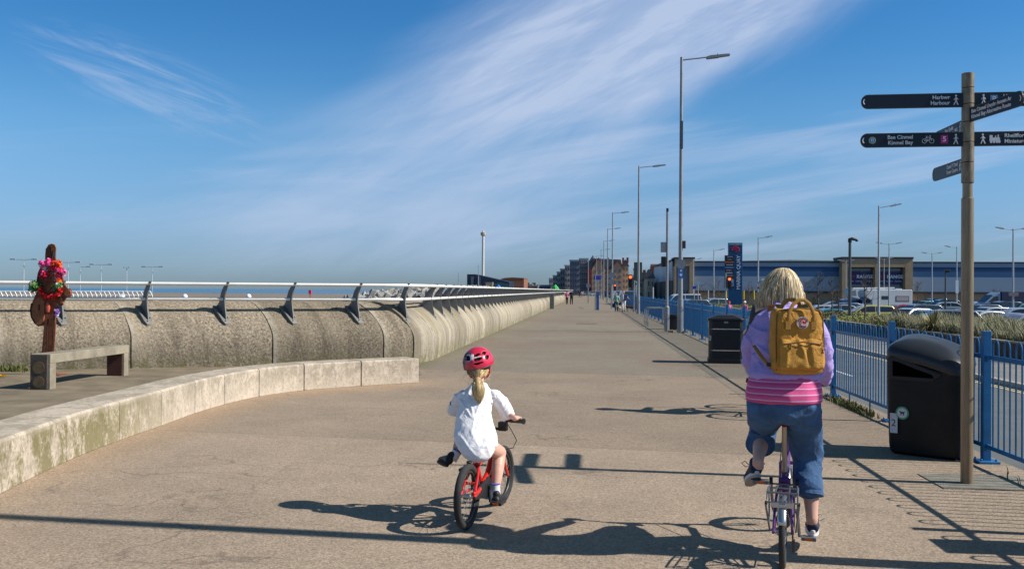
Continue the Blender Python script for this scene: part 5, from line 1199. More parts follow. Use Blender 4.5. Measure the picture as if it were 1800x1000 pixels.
mb=MB(); mb.loft([(0,0,H*.91,1.3,1.3),(0,0,H*.925,2.0,2.0),(0,0,H*.965,2.1,2.1),(0,0,H*.975,1.2,1.2)],16); mb.build('gallery',mat('tower_tan',(.40,.36,.29),.5),t,smooth='auto')
mb=MB(); mb.path([(0,0,H*.97),(0,0,H)],[.9,.5],8); mb.build('mast',mat('tower_white',(.55,.54,.52)),t)
for px,pt,Y,lb in((806,479,330,'slim dark pole left of the blue building'),(841,466,330,'slim lamp pole in front of the blue building')):
    c=at(px,pt,Y); mb=MB(); mb.path([(0,0,0),(0,0,c.z+2)],[.18,.10],6); o=single('far_pole',mb,fl,lb,'pole'); o.location=(c.x,Y,-2)
# white masts, boats and rails beyond the wall
wb=thing('white_boats_railing','white ramp railings seen just above the rail beyond the sea wall','railing',(at(800,505,150).x,150,-3))
for k,(xa,xb) in enumerate(((758,796),(805,838),(839,860))):
    mb=MB(); n=int((xb-xa)/2.2)
    for i in range(n):
        p0=at(xa+(xb-xa)*i/n,508,150); p1=at(xa+(xb-xa)*i/n+2.0,499.5+1.5*k*.6+random.uniform(0,1),150); mb.path([p0,p1],.045,4)
    for py in(501+k*.8,504+k*.5): mb.path([at(xa,py,150),at(xb,py+1,150)],.05,4)
    mb.build('railing_section',white,wb,world=True)
for px,lb,col in((876,'small blue fishing boat shape behind the sea wall',(.03,.16,.5)),(976,'bright green kayak-like shelter above the railing',(.05,.45,.10))):
    c=at(px,505,240); t=thing('awning',lb,'awning',(c.x,240,0)); mb=MB(); mb.loft([(0,0,c.z-.6,1.1,.8),(0,0,c.z+.1,.7,.6),(0,0,c.z+.7,.15,.15)],8); mb.build('canopy',mat('awning_%d'%px,col,.5),t); mb=MB(); mb.path([(0,0,0),(0,0,c.z)],.06,6); mb.build('pole',steel,t)
# ================= concrete bench at left
b=[gp(53,685),gp(89,685),gp(190,661),gp(215,661)]
bc=mat('bench_concrete',(.26,.225,.165),.85,0,.3,4,.4,60); bd=mat('bench_end_dark',(.085,.065,.055),.8,0,.35,6,.3,50)
near=(b[0]+b[1])/2; far=(b[2]+b[3])/2; d=(far-near); ang=math.atan2(-d.x,d.y); Lb=d.length
t=thing('bench','chunky grey concrete bench with dark ends at the left behind the seat wall','bench',near,ang)
wv=.33
mb=MB(); mb.box((0,Lb/2+.10,.50),(wv,Lb+.20,.15)); mb.build('seat',bc,t,bevel=.008)
mb=MB(); mb.box((0,.08,.2125),(wv,.17,.425)); l1=mb.build('leg',bc,t,bevel=.008)
mb=MB(); mb.box((0,Lb+.10,.2125),(wv,.17,.425)); l2=mb.build('leg',bc,t,bevel=.008)
mb=MB(); mb.box((-.02,-.012,.29),(wv-.05,.02,.55)); pl=mb.build('end_plate',bd,l1)
pl.location=(0,0,0)
mb=MB(); mb.path([(-.02,-.022,.36),(-.02,-.028,.36)],.10,24); mb.path([(-.02,-.022,.13),(-.02,-.028,.13)],.095,24); mb.build('plaque',mat('plaque_brass',(.17,.115,.06),.6,.3,.3,12),l1)
mb=MB(); mb.box((-.02,Lb+.009,.2125),(wv-.04,.015,.40)); mb.build('end_plate',mat('bench_rusty',(.07,.025,.018),.8,0,.3,8),l2)
# ================= rusty cut-out statue
Ys=16.6
def SA(px,py): p=at(px,py,Ys); return (p.x,max(0.0,p.z))
st=thing('statue','flat rusty steel cut-out figure of a guitar player with long hair, hung with flowers','statue',(at(86,659,Ys).x,Ys,0))
out=[(71,659),(72,640),(75,620),(77,600),(78,572),(70,572),(63,566),(57,556),(55,546),(57,532),(62,520),(66,510),(64,497),(67,480),(72,468),(80,458),(81,446),(82,436),(86,430),(91,428.5),(96,430),(98.5,436),(98,446),(98,455),(104,462),(108,476),(111,490),(114,500),(119,507),(125,508),(127,515),(124,522),(118,522),(114,527),(111,536),(105,538),(101,533),(99,545),(98,575),(96,605),(94,632),(93,646),(100,655),(101,659),(89,659),(87,640),(84,600),(83,640),(83,659)]
out=[(73,659),(73,640),(74,618),(76,596),(78,572),(70,573),(63,567),(57,557),(55,546),(57,532),(62,520),(66,510),(64,497),(67,480),(72,468),(80,458),(81,446),(82,436),(86,430),(91,428.5),(96,430),(98.5,436),(98,446),(98,455),(104,462),(108,476),(111,490),(114,500),(119,507),(125,508),(127,515),(124,522),(118,522),(114,527),(111,536),(105,538),(100,533),(98,545),(98,575),(96,605),(94,632),(93,646),(100,655),(101,659)]
mb=MB(); mb.prism([SA(*p) for p in out],Ys-.012,Ys+.012); mb.build('figure',rust,st,world=True)
dark=mat('rust_dark',(.045,.018,.012),.9)
mb=MB()
gt=[(70,572),(62,565),(58,555),(58,543),(62,530),(68,523),(76,522),(80,530),(80,545),(79,560),(76,570)]
mb.prism([SA(*p) for p in gt],Ys-.04,Ys-.012); mb.build('guitar_body',mat('rust_warm',(.30,.115,.05),.8,.1,.25,14,.3,70),st,world=True)
mb=MB()
for pts in ([(58,533),(56,545),(58,558),(64,568),(71,573)],[(87,560),(86,575),(85,600),(84,625),(83,657)],[(84,437),(83,450),(83,460)],[(88,434),(87,446),(86,458)],[(93,433),(93,444),(91,455)],[(91,431),(90,445),(90,458)],[(96,440),(95,450),(93,456)],[(71,535),(71,545)],[(70,480),(68,495),(69,510)],[(98,548),(96,590),(94,630)],[(102,500),(107,515),(110,528)],[(106,524),(112,520)]):
    q=[(lambda s:Vector((s[0],Ys-.043,s[1])))(SA(*p)) for p in pts]; mb.path(q,.013,5)
mb.build('cut_line',dark,st,world=True)
mb=MB(); mb.prism([SA(*p) for p in[(93,446),(97,443),(98,452),(95,454)]],Ys-.016,Ys-.0125); mb.build('face_opening',mat('sky_gap',(.10,.14,.2),.8),st,world=True)
mb=MB(); mb.prism([SA(*p) for p in[(113,534),(108,533),(101,512),(106,508)]],Ys-.035,Ys-.012); mb.path([(lambda s:Vector((s[0],Ys-.045,s[1])))(SA(121,515)),(lambda s:Vector((s[0],Ys-.012,s[1])))(SA(121,515))],.065,12); mb.build('guitar_neck',mat('rust_warm',(.30,.115,.05)),st,world=True)
mb=MB(); a_=SA(88,659); mb.box((a_[0],Ys,.01),(.55,.3,.02)); mb.build('base_plate',rust,st,world=True)
def petals(mb,px,py,r,n,mats,Yf=Ys-.09):
    c=at(px,py,Yf)
    for i in range(n):
        a=Vector((random.gauss(0,1),random.gauss(0,1),random.gauss(0,1))).normalized(); q=c+a*r*random.uniform(.3,1)*Vector((1,.6,1)).length/1.5
        b_=a.orthogonal().normalized(); c2=a.cross(b_); s=.028*random.uniform(.6,1.3); mb.m=random.choice(mats)
        mb.add([q-b_*s,q-c2*s*.8+a*s*.4,q+b_*s,q+c2*s*.8+a*s*.4],[(0,1,2,3)])
pm_=[mat('petal_pink',(.75,.07,.30),.6,0,.2,20),mat('petal_red',(.65,.015,.02),.6,0,.2,20),mat('petal_orange',(.8,.16,.02),.6,0,.2,20),mat('petal_palepink',(.75,.35,.42),.6,0,.2,20),mat('petal_white',(.75,.72,.7),.6),mat('petal_purple',(.35,.12,.55),.6),mat('flower_leaf',(.10,.22,.05),.6,0,.3,15),mat('petal_dried',(.25,.18,.14),.8)]
mb=MB()
for px,py,r,n,mm in((76,464,.085,130,[0,0,3]),(86,462,.085,130,[0,0,0,3]),(79,472,.05,50,[4,3]),(77,481,.10,120,[1,1,1,0]),(95,465,.07,100,[1,1,2]),(103,464,.07,90,[1,2,2]),(97,473,.07,90,[1,0]),(105,475,.08,110,[0,0,1]),(98,482,.07,90,[7,3,1]),(98,491,.06,60,[7,7,4]),(112,480,.055,80,[0,0,3]),(102,492,.065,90,[2,1]),(104,485,.05,60,[2,0])): petals(mb,px,py,r,n,mm)
single('flower_wreath',mb,pm_,'pink, red and orange artificial flower wreath round the neck of the rusty statue','wreath',fix=False,org=at(90,470,Ys-.09))
mb=MB()
for i in range(14):
    u=i/13; px=70+u*36; py=513+9*math.sin(PI*u)-(4 if i in(0,13) else 0)+random.uniform(-1,1)
    petals(mb,px,py,.045,34,[1])
single('flower_garland',mb,pm_,'red flower garland looped across the waist of the rusty statue','garland',fix=False,org=at(88,518,Ys-.09))
for px,py,lb,n in((61,504,'bunch of green leaves with small white flowers at the left elbow of the statue',190),(100,504,'green leafy sprig at the chest of the statue',120)):
    mb=MB(); petals(mb,px,py,.12 if n>150 else .08,n,[6]*12+[4]); petals(mb,px+4,py-4,.08,60,[6]*8+[4]); single('leaf_bunch',mb,pm_,lb,'leaves',fix=False,org=at(px,py,Ys-.09))
mb=MB(); petals(mb,101,547,.045,60,[5,5,4]); petals(mb,100,554,.03,30,[5,4]); single('purple_flowers',mb,pm_,'small purple and white flowers hanging at the hip of the statue','flowers',fix=False,org=at(101,547,Ys-.09))
mb=MB(); c=at(84,541,Ys-.06); mb.loft([(c.x,c.y,c.z-.08,.03,.02),(c.x,c.y,c.z,.05,.03),(c.x,c.y,c.z+.09,.025,.02)],12); single('orange_ornament',mb,mat('ornament_orange',(.5,.09,.04),.4),'orange drop-shaped ornament on the guitar of the statue','ornament',org=c,smooth='auto')
# weeds and a fallen flower by the wall
mb=MB()
for px,py in((8,645),(20,644),(28,643),(35,641),(14,640)): 
    q=gp(px,652); 
    for j in range(70): mb.m=0; tufts(mb,(q.x+random.gauss(0,.1),q.y-.05,0),1,.12,.05+.16*random.random()**2,.010)
mb.m=1
for px,py in((27,637),(20,640),(33,642)):
    q=gp(px,650)+Vector((0,0,.2)); mb.ball(q,.025,None,6,4)
single('weed_clump',mb,[grm,mat('dandelion',(.75,.55,.03),.7)],'clump of green weeds with yellow flowers against the sea wall at far left','weeds',kind='stuff')
q=gp(4,664); mb=MB(); mb.m=0
for i in range(60):
    a=random.random()*6.28; mb.add([q+Vector((0,0,.03)),q+Vector((.06*math.cos(a),.05*math.sin(a),.05+.02*random.random())),q+Vector((.07*math.cos(a+.5),.06*math.sin(a+.5),.03))],[(0,1,2)])
single('fallen_flower',mb,[mat('petal_yellow',(.8,.5,.02),.6)],'orange-yellow flower head lying on the paving at the left edge','flower',fix=False,org=q)
# ================= bicycles
tyre=mat('tyre',(.03,.03,.03),.85,0,.15,40,.3,300); alu=mat('aluminium',(.45,.46,.47),.35,.9,.1,10); spoke=mat('spoke',(.16,.16,.17),.6,.6)
def wheel(parent,pos,Rw,rt,n,name,steer=0.0,rimm=alu,hubm=alu,tyrem=tyre,fac=.72):
    w=bpy.data.objects.new(name,None); COL.objects.link(w); w.parent=parent; w.location=pos; w.rotation_euler=(0,0,steer)
    mb=MB(); mb.torus((0,0,0),Rw-rt,rt,n=56,k=14)
    # shallow tread blocks
    mb2=MB(); mb2.torus((0,0,0),Rw-rt*2.05,rt*.52,n=48,k=8,flat=1.0)
    a=mb.build('tyre',tyrem,w,smooth=True); b=mb2.build('rim',rimm,w,smooth=True)
    mb=MB()
    for i in range(n):
        q=2*PI*i/n; q2=q+(.5 if i%2 else -.5); s=.022*(1 if i%4<2 else -1)
        mb.path([(s,.016*math.cos(q2),.016*math.sin(q2)),(0,(Rw-rt*2.1)*math.cos(q),(Rw-rt*2.1)*math.sin(q))],.0013,4)
    mb.build('spokes',spoke,w)
    mb=MB(); mb.path([(-.045,0,0),(-.03,0,0),(-.025,0,0),(.025,0,0),(.03,0,0),(.045,0,0)],[.008,.012,.02,.02,.012,.008],12); mb.build('hub',hubm,w,smooth='auto')
    return w
def bar(name,parent,m,segs,n=10,r=.014):
    mb=MB()
    for s in segs:
        rr=s[-1] if isinstance(s[-1],(int,float)) else r; pts=[q for q in s if not isinstance(q,(int,float))]; mb.path(pts,rr,n)
    return mb.build(name,m,parent,smooth='auto')
def pedal(parent,pos,w=.085,m=black,refl=True):
    mb=MB(); mb.box(pos,(w,.07,.022)); p=mb.build('pedal',m,parent,bevel=.004)
    if refl: mb=MB(); mb.box((pos[0],pos[1]-.036,pos[2]),(w*.5,.006,.014)); mb.build('reflector',mat('reflector_orange',(.75,.13,.01),.3),p)
# ---------------- girl's red bike
gb=thing('child_bicycle','small red child bicycle with fat black tyres ridden by the girl','bicycle',(-.83,6.33,0),R(-12))
Rw=.225; wbk=.80
kt=mat('kid_rim',(.05,.05,.05),.4,.5)
wheel(gb,(0,0,Rw),Rw,.026,20,'rear_wheel',rimm=kt); wheel(gb,(0,wbk,Rw),Rw,.026,20,'front_wheel',R(-4),rimm=kt)
BB=(0,.30,.235); ST=(0,.19,.44)
bar('frame',gb,red,[[(0,.60,.47),(0,.45,.30),BB,.022],[(0,.60,.50),(0,.40,.43),(0,.20,.40),.018],[BB,(0,.25,.33),ST,.017],[(-.05,0,Rw),(-.045,.12,.235),(-.03,.27,.235),.011],[(.05,0,Rw),(.045,.12,.235),(.03,.27,.235),.011],[(-.05,0,Rw),(-.04,.1,.33),(-.02,.19,.41),.010],[(.05,0,Rw),(.04,.1,.33),(.02,.19,.41),.010],[(0,.585,.43),(0,.60,.52),.021]])
bar('rear_stay_brace',gb,red,[[(-.042,.075,.30),(.042,.075,.30),.011],[(.042,.0,.245),(.06,.05,.25),(.055,.11,.26),.014],[(-.06,-.01,.235),(-.06,.05,.25),.013]])
bar('seat_tube_collar',gb,red,[[(0,.20,.40),(0,.185,.47),.028]])
bar('fork',gb,red,[[(0,.60,.50),(0,.64,.44),.018],[(-.045,.64,.43),(.045,.64,.43),.016],[(-.048,.64,.44),(-.048,.70,.34),(-.048,.80,.225),.013],[(.048,.64,.44),(.048,.70,.34),(.048,.80,.225),.013]])
bar('seatpost',gb,black,[[(0,.19,.44),(0,.215,.49),.013]])
mb=MB(); mb.loft([(0,.235,.475,.05,.07),(0,.24,.50,.06,.095),(0,.24,.515,.05,.085)],20); mb.build('saddle',black,gb,smooth='auto')
bar('handlebar',gb,black,[[(0,.60,.52),(0,.585,.60),.015],[(-.235,.52,.685),(-.12,.55,.68),(-.06,.59,.61),(.06,.59,.61),(.12,.55,.68),(.235,.52,.685),.011]])
bar('grip',gb,black,[[(-.25,.515,.686),(-.15,.54,.683),.016]]); bar('grip',gb,black,[[(.15,.54,.683),(.25,.515,.686),.016]]); bar('grip_end',gb,black,[[(.25,.515,.686),(.262,.512,.686),.021],[(-.25,.515,.686),(-.262,.512,.686),.021]])
bar('brake_cable',gb,black,[[(.10,.56,.68),(.13,.62,.60),(.16,.66,.52),(.13,.67,.46),(.04,.66,.44),.003],[(-.10,.56,.68),(-.06,.63,.58),(.0,.62,.50),.003]])
mb=MB(); mb.box((.07,.60,.63),(.07,.05,.07)); mb.build('bell',black,gb,bevel=.01)
mb=MB(); mb.loft([(0,0,0,.001,.001)],4) if False else None
mb=MB(); mb.path([(.045,.30,.235),(.056,.30,.235)],.075,24); mb.prism([(0.02,.20),(.30,.165),(.30,.305),(.02,.265)],.045,.055,ax='X'); mb.build('chain_guard',black,gb,bevel=.004)
bar('crank',gb,black,[[(.06,.30,.235),(.075,.285,.13),.010],[(-.06,.30,.235),(-.075,.315,.34),.010],[(-.075,.30,.235),(.075,.30,.235),.014]])
pedal(gb,(.125,.285,.125)); pedal(gb,(-.125,.315,.345))
mb=MB(); mb.ball((0,.04,.455),(.02,.03,.012)); mb.build('brake_caliper',black,gb)
mb=MB(); mb.torus((0,0,0),.40-.15,.006,n=10,k=4,a0=.6,a1=1.9) if False else None
# ---------------- woman's folding bike
fb=thing('folding_bicycle','small-wheeled purple folding bicycle with silver rear mudguard and rack','bicycle',(1.165,5.64,0),R(-13.5))
Rf=.208; wf=1.045
wheel(fb,(0,0,Rf),Rf,.0185,28,'rear_wheel'); wheel(fb,(0,wf,Rf),Rf,.0185,28,'front_wheel')
pur=mat('purple_paint',(.15,.045,.20),.3,.3,.1,10,coat=.6)
bar('frame',fb,pur,[[(0,.30,.47),(0,.55,.45),(0,.85,.52),(0,.93,.62),.021],[(0,.30,.47),(0,.34,.27),.017],[(0,.27,.52),(0,.30,.40),.020],[(0,.92,.55),(0,.95,.68),.022],[(0,.30,.475),(0,.42,.52),(0,.60,.46),.012]])
bar('rear_frame',fb,pur,[[(-.055,0,Rf),(-.05,.14,.24),(-.03,.31,.255),.010],[(.055,0,Rf),(.05,.14,.24),(.03,.31,.255),.010],[(-.055,0,Rf),(-.05,.10,.34),(-.04,.20,.43),.009],[(.055,0,Rf),(.05,.10,.34),(.04,.20,.43),.009],[(-.05,.20,.435),(.05,.20,.435),.013],[(-.035,.26,.47),(.035,.26,.47),.022]])
bar('seatpost',fb,mat('seatpost_steel',(.34,.31,.27),.25,.9,.1,6),[[(0,.30,.42),(0,.235,.90),.0165]])
mb=MB(); mb.box((0,.205,.862),(.03,.025,.035)); mb.build('seatpost_clamp',alu,fb,bevel=.005)
mb=MB(); mb.path([(0,.18,.835),(0,.17,.838)],.021,16); mb.build('rear_light',mat('lamp_red',(.25,.008,.008),.2),fb,smooth='auto')
mb=MB(); mb.loft([(0,.27,.885,.04,.09),(0,.275,.90,.07,.12),(0,.28,.915,.065,.115),(0,.285,.925,.04,.09)],22); mb.build('saddle',black,fb,smooth='auto'); bar('saddle_rail',fb,chrome,[[(-.03,.13,.90),(-.025,.23,.878),(-.03,.33,.90),.004],[(.03,.13,.90),(.025,.23,.878),(.03,.33,.90),.004],[(-.05,.11,.905),(0,.105,.885),(.05,.11,.905),.005]])
bar('stem',fb,black,[[(0,.94,.64),(0,.90,1.0),.017]])
bar('handlebar',fb,alu,[[(-.27,.90,1.03),(-.12,.90,1.0),(.12,.90,1.0),(.27,.90,1.03),.011]])
bar('grip',fb,black,[[(-.28,.90,1.031),(-.17,.90,1.012),.017]]); bar('grip',fb,black,[[(.17,.90,1.012),(.28,.90,1.031),.017]])
bar('fork',fb,pur,[[(0,.95,.60),(0,.97,.46),.016],[(-.05,.97,.46),(.05,.97,.46),.013],[(-.05,.97,.46),(-.05,1.0,.34),(-.05,wf,Rf),.010],[(.05,.97,.46),(.05,1.0,.34),(.05,wf,Rf),.010]])
# mudguards
def guard(cy,a0,a1,name,R0,w):
    mb=MB(); N_=18; vs=[]
    for i in range(N_+1):
        q=a0+(a1-a0)*i/N_
        for x,dr in((-w,-.010),(-w*.7,0),(0,.006),(w*.7,0),(w,-.010)): 
            for th in(0,): vs.append((x,cy+(R0+dr)*math.cos(q),Rf+(R0+dr)*math.sin(q)))
    fs=[(i*5+j,i*5+j+1,(i+1)*5+j+1,(i+1)*5+j) for i in range(N_) for j in range(4)]
    mb.add(vs,fs); o=mb.build(name,mat('mudguard_silver',(.48,.50,.53),.25,.85,.1,8),fb,smooth=True); s=o.modifiers.new('s','SOLIDIFY'); s.thickness=.0025; return o
guard(0,R(35),R(155),'rear_mudguard',Rf+.016,.027); guard(wf,R(25),R(150),'front_mudguard',Rf+.014,.024)
gr_=mat('rack_grey',(.20,.215,.235),.4,.7)
bar('rack',fb,gr_,[[(-.075,.20,.46),(-.085,.02,.47),(-.085,-.13,.475),.0055],[(.075,.20,.46),(.085,.02,.47),(.085,-.13,.475),.0055],[(-.035,.20,.46),(-.04,-.13,.475),.0045],[(.035,.20,.46),(.04,-.13,.475),.0045],[(-.085,-.13,.475),(.085,-.13,.475),.006],[(-.085,.03,.47),(.085,.03,.47),.005],[(-.075,.20,.46),(.075,.20,.46),.006],[(-.085,-.10,.47),(-.09,-.12,.415),(.09,-.12,.415),(.085,-.10,.47),.0055],[(-.095,-.11,.40),(-.075,.0,.22),.006],[(.095,-.11,.40),(.075,.0,.22),.006],[(-.085,.1,.465),(-.08,.02,.23),.005],[(.085,.1,.465),(.08,.02,.23),.005]])
mb=MB(); mb.box((0,-.135,.405),(.13,.008,.035)); mb.box((0,-.14,.405),(.04,.012,.02)); mb.build('rack_plate',alu,fb,bevel=.004)
for sx in(-1,1): 
    mb=MB(); mb.path([(sx*.088,.20,.475),(sx*.068,.20,.475)],.025,14); mb.build('roller_wheel',black,fb,smooth='auto')
    mb=MB(); mb.path([(sx*.085,-.10,.405),(sx*.10,-.10,.405)],.012,10); mb.build('rack_bolt',black,fb)
mb=MB(); mb.path([(.055,.34,.27),(.062,.34,.27)],.095,28); cw=mb.build('chainring',mat('chainring',(.20,.19,.18),.4,.8),fb,smooth='auto')
mb=MB(); mb.path([(.058,.34,.36),(.058,.01,.245),(.058,-.02,.20),(.058,.01,.18),(.058,.34,.18)],.004,5); mb.path([(.052,0,Rf),(.060,0,Rf)],.032,14); mb.box((.06,.04,.13),(.018,.03,.07)); mb.build('chain',mat('chain_dark',(.08,.06,.05),.5,.6),fb)
bar('crank',fb,mat('crank_metal',(.25,.25,.25),.35,.8),[[(.075,.34,.27),(.09,.36,.105),.010],[(-.07,.34,.27),(-.085,.32,.435),.010],[(-.075,.34,.27),(.078,.34,.27),.014]])
pedal(fb,(.145,.36,.10),.09,mat('pedal_grey',(.16,.16,.155),.5,.4)); pedal(fb,(-.145,.32,.445),.10,mat('pedal_grey',(.16,.16,.155)))
bar('cable',fb,black,[[(.03,.93,.62),(.05,.6,.42),(.05,.3,.40),(.06,.05,.30),.0035],[(-.03,.9,.7),(-.04,.6,.5),(-.03,.3,.44),(-.03,.05,.43),.0035]])
# ================= folds helper
def folds(sx,amp,st=(1,1,1),seed=0,amp2=0,sx2=30):
    o=Vector((seed,seed*1.7,seed*.3))
    def f(c,n):
        p=Vector((c.x*st[0],c.y*st[1],c.z*st[2]))*sx+o
        v=noise.noise(p+noise.noise_vector(p*.7)*.5); v=math.sqrt(v*v+.012); r=(.55-v*1.6)*amp
        if amp2: r+=noise.noise(c*sx2+o)*amp2
        return r
    return f
def drape(ang,amp,sw=14,su=3,seed=0):
    ca,sa=math.cos(ang),math.sin(ang)
    def f(c,n):
        w=(c.x*ca+c.z*sa); u=(-c.x*sa+c.z*ca); v=noise.noise(Vector((w*sw,u*su,c.y*4+seed))); v=max(0,1-abs(v)*3.2); return (v*v-.25)*amp
    return f
lil=mat('lilac_knit',(.40,.31,.66),.85,0,.10,9,.25,260,spec=.2,wr=(6,.40)); shirtp=None
def stripe_mat():
    m=bpy.data.materials.new('striped_pink_cotton'); m.use_nodes=True; nt=m.node_tree; N=nt.nodes; L=nt.links; b=N['Principled BSDF']; b.inputs['Roughness'].default_value=.85
    tc=N.new('ShaderNodeTexCoord'); sp=N.new('ShaderNodeSeparateXYZ'); L.new(tc.outputs['Object'],sp.inputs[0])
    nz=N.new('ShaderNodeTexNoise'); nz.inputs['Scale'].default_value=5; L.new(tc.outputs['Object'],nz.inputs['Vector'])
    a=N.new('ShaderNodeMath'); a.operation='MULTIPLY_ADD'; L.new(nz.outputs[0],a.inputs[0]); a.inputs[1].default_value=.012; L.new(sp.outputs[2],a.inputs[2])
    d=N.new('ShaderNodeMath'); d.operation='MULTIPLY'; L.new(a.outputs[0],d.inputs[0]); d.inputs[1].default_value=1/.037
    f=N.new('ShaderNodeMath'); f.operation='FRACT'; L.new(d.outputs[0],f.inputs[0])
    r=N.new('ShaderNodeValToRGB'); r.color_ramp.interpolation='CONSTANT'; L.new(f.outputs[0],r.inputs[0]); e=r.color_ramp.elements
    e[0].position=0; e[0].color=(.62,.09,.25,1); e[1].position=.84; e[1].color=(.62,.40,.60,1); q=e.new(.42); q.color=(.55,.06,.20,1)
    L.new(r.outputs[0],b.inputs['Base Color']); return m
shirtp=stripe_mat()
denim=mat('denim',(.03,.09,.21),.8,0,.25,9,.35,300,col2=(.06,.15,.31),wr=(8,.45)); 
navyf=mat('trainer_navy',(.015,.018,.05),.7,0,.2,20); trw=mat('trainer_white',(.62,.60,.60),.6,0,.1,20); sole_g=mat('trainer_sole',(.38,.34,.31),.8,0,.15,30)
hairm=mat('hair_blonde_grey',(.52,.36,.19),.5,0,.4,14,.3,200,col2=(.78,.60,.37),stretch=(6,6,.5)); hair2=mat('hair_ash',(.25,.165,.09),.5,0,.3,16,stretch=(6,6,.5)); hair3=mat('hair_light',(.88,.72,.47),.4,0,.2,16)
def hand(mb,wr,palm,side,grip_ax,s=1.0):
    """closed hand: wr wrist, palm centre over the bar, grip_ax = bar direction pointing to the little finger side"""
    g=Vector(grip_ax).normalized(); wr=Vector(wr); pc=Vector(palm); f=(pc-wr); f=(f-g*f.dot(g)).normalized(); up=g.cross(f); 
    if up.z<0: up=-up
    mb.limb([wr,wr.lerp(pc,.5)+up*.004*s,pc+up*.016*s],[.021*s,.024*s,.022*s],10)
    mb.limb([pc-g*.028*s+up*.014*s,pc+g*.028*s+up*.014*s],[.018*s,.017*s],10)
    for i,(o,l) in enumerate(((-.030,.95),(-.010,1.05),(.010,1.0),(.029,.82))):
        b=pc+g*o*s+up*.016*s+f*.012*s
        mb.limb([b,b+f*.020*s*l+up*-.004*s,b+f*.024*s*l-up*.024*s,b+f*.004*s-up*.040*s],[.0088*s,.0085*s,.008*s,.007*s],8)
    mb.limb([pc-g*.026*s,pc-g*.044*s+f*.006*s-up*.004*s,pc-g*.048*s+f*.022*s-up*.022*s],[.011*s,.010*s,.008*s],8)
# ---------------- the woman
def T(px,py,Y): return at(px,py,Y)
wm=thing('person','woman cyclist with a grey-blonde bob in a lilac jumper, striped pink top and jeans','person',(1.24,5.98,0),R(-13.5))
FB=mtx(fb)
def L2W(v): return FB@Vector(v)
def ring(px,py,Y,rx,ry): p=T(px,py,Y); return (p.x,p.y,p.z,rx,ry)
hipY=5.86
# body: head, neck, torso core, arms, legs, hands
bo=MB()
hc=T(1374,508,6.20); 
bo.ball(hc,(.076,.098,.115),None,24,16); bo.ball(hc+Vector((.01,.055,-.05)),(.052,.055,.06)); bo.ball(hc+Vector((.018,.105,-.02)),(.012,.018,.02)) # nose
for s in(-1,1): bo.ball(hc+Vector((s*.078,.01,-.01)),(.012,.02,.03))
nk=T(1378,548,6.10); bo.limb([hc+Vector((0,-.01,-.05)),nk,T(1380,590,6.02)],[.055,.056,.10])
bo.loft([ring(1377,733,hipY+.04,.13,.09),ring(1378,700,hipY+.05,.15,.09),ring(1379,650,5.97,.15,.11),ring(1380,600,6.0,.17,.11),ring(1381,562,6.04,.15,.09)],24)
lg=L2W((-.275,.90,1.031)); lgc=L2W((-.225,.90,1.022)); rgc=L2W((.225,.90,1.022)); gax=(L2W((1,0,0))-L2W((0,0,0))).normalized()
lsh=T(1338,568,6.05); lel=T(1320,632,6.12); rsh=T(1428,568,6.02); rel=T(1445,632,6.08)
lwr=lgc+Vector((-.0,-.075,.035)); rwr=rgc+Vector((.01,-.075,.035))
bo.limb([lsh,lel,lwr],[.045,.038,.024]); bo.limb([rsh,rel,rwr],[.045,.038,.024])
hand(bo,lwr,lgc+Vector((0,0,.012)),-1,-gax,1.0); hand(bo,rwr,rgc+Vector((0,0,.012)),1,gax,1.0)
lank=T(1333,806,6.02); lkn=T(1341,745,6.36); lhp=T(1347,716,5.98); rhp=T(1408,716,5.98); rkn=T(1420,800,6.16); rank=T(1427,905,6.0)
bo.limb([lhp+Vector((0,.02,-.02)),lkn],[.07,.055]); bo.limb([lkn,lkn.lerp(lank,.35)+Vector((0,-.02,0)),lank,lank+Vector((0,0,-.05))],[.058,.060,.036,.036])
bo.limb([rhp+Vector((0,.02,-.02)),rkn],[.07,.055]); bo.limb([rkn,rkn.lerp(rank,.35)+Vector((0,-.02,0)),rank,rank+Vector((0,0,-.04))],[.058,.062,.038,.036])
remesh(bo,'body',skin,wm,.0065,3)
# jumper
jm=MB(); 
jm.loft([ring(1379,666,5.90,.215,.165),ring(1379,657,5.90,.232,.178),ring(1380,638,5.93,.212,.168),ring(1381,605,5.96,.196,.150),ring(1382,580,6.0,.195,.140),ring(1382,565,6.03,.175,.118),ring(1380,549,6.06,.155,.10),ring(1378,540,6.085,.092,.082),ring(1377,532,6.10,.070,.070)],40)
jm.limb([lsh+Vector((.01,0,-.0)),T(1325,598,6.06),lel,lel.lerp(lwr,.5),lwr+Vector((0,-.005,0))],[.066,.066,.062,.050,.036],18)
jm.limb([rsh+Vector((-.01,0,0)),T(1442,598,6.03),rel,rel.lerp(rwr,.5),rwr+Vector((0,-.005,0))],[.066,.067,.064,.052,.036],18)
fj0=folds(5.0,.018,(1,1,1.5),3,.001,24); d1_=drape(.7,.008,11,3,1); d2_=drape(-.8,.007,12,3,9); fj=lambda c,n:fj0(c,n)+d1_(c,n)+d2_(c,n)
remesh(jm,'jumper',lil,wm,.008,3,disp=lambda c,n:fj(c,n)+.004*noise.noise(Vector((c.x*4,c.y*4,c.z*16))))
cl=MB(); c_=T(1378,538,6.095); cl.torus(tuple(c_),.066,.014,ax='Z',n=30,k=8); remesh(cl,'collar',lil,wm,.007,2)
ts=MB(); ts.loft([ring(1377,705,5.87,.232,.190),ring(1377,692,5.87,.234,.192),ring(1378,675,5.88,.226,.182),ring(1379,655,5.90,.205,.16)],40)
ft=folds(7,.006,(1,1,.5),8); remesh(ts,'striped_top',shirtp,wm,.009,3,disp=ft)
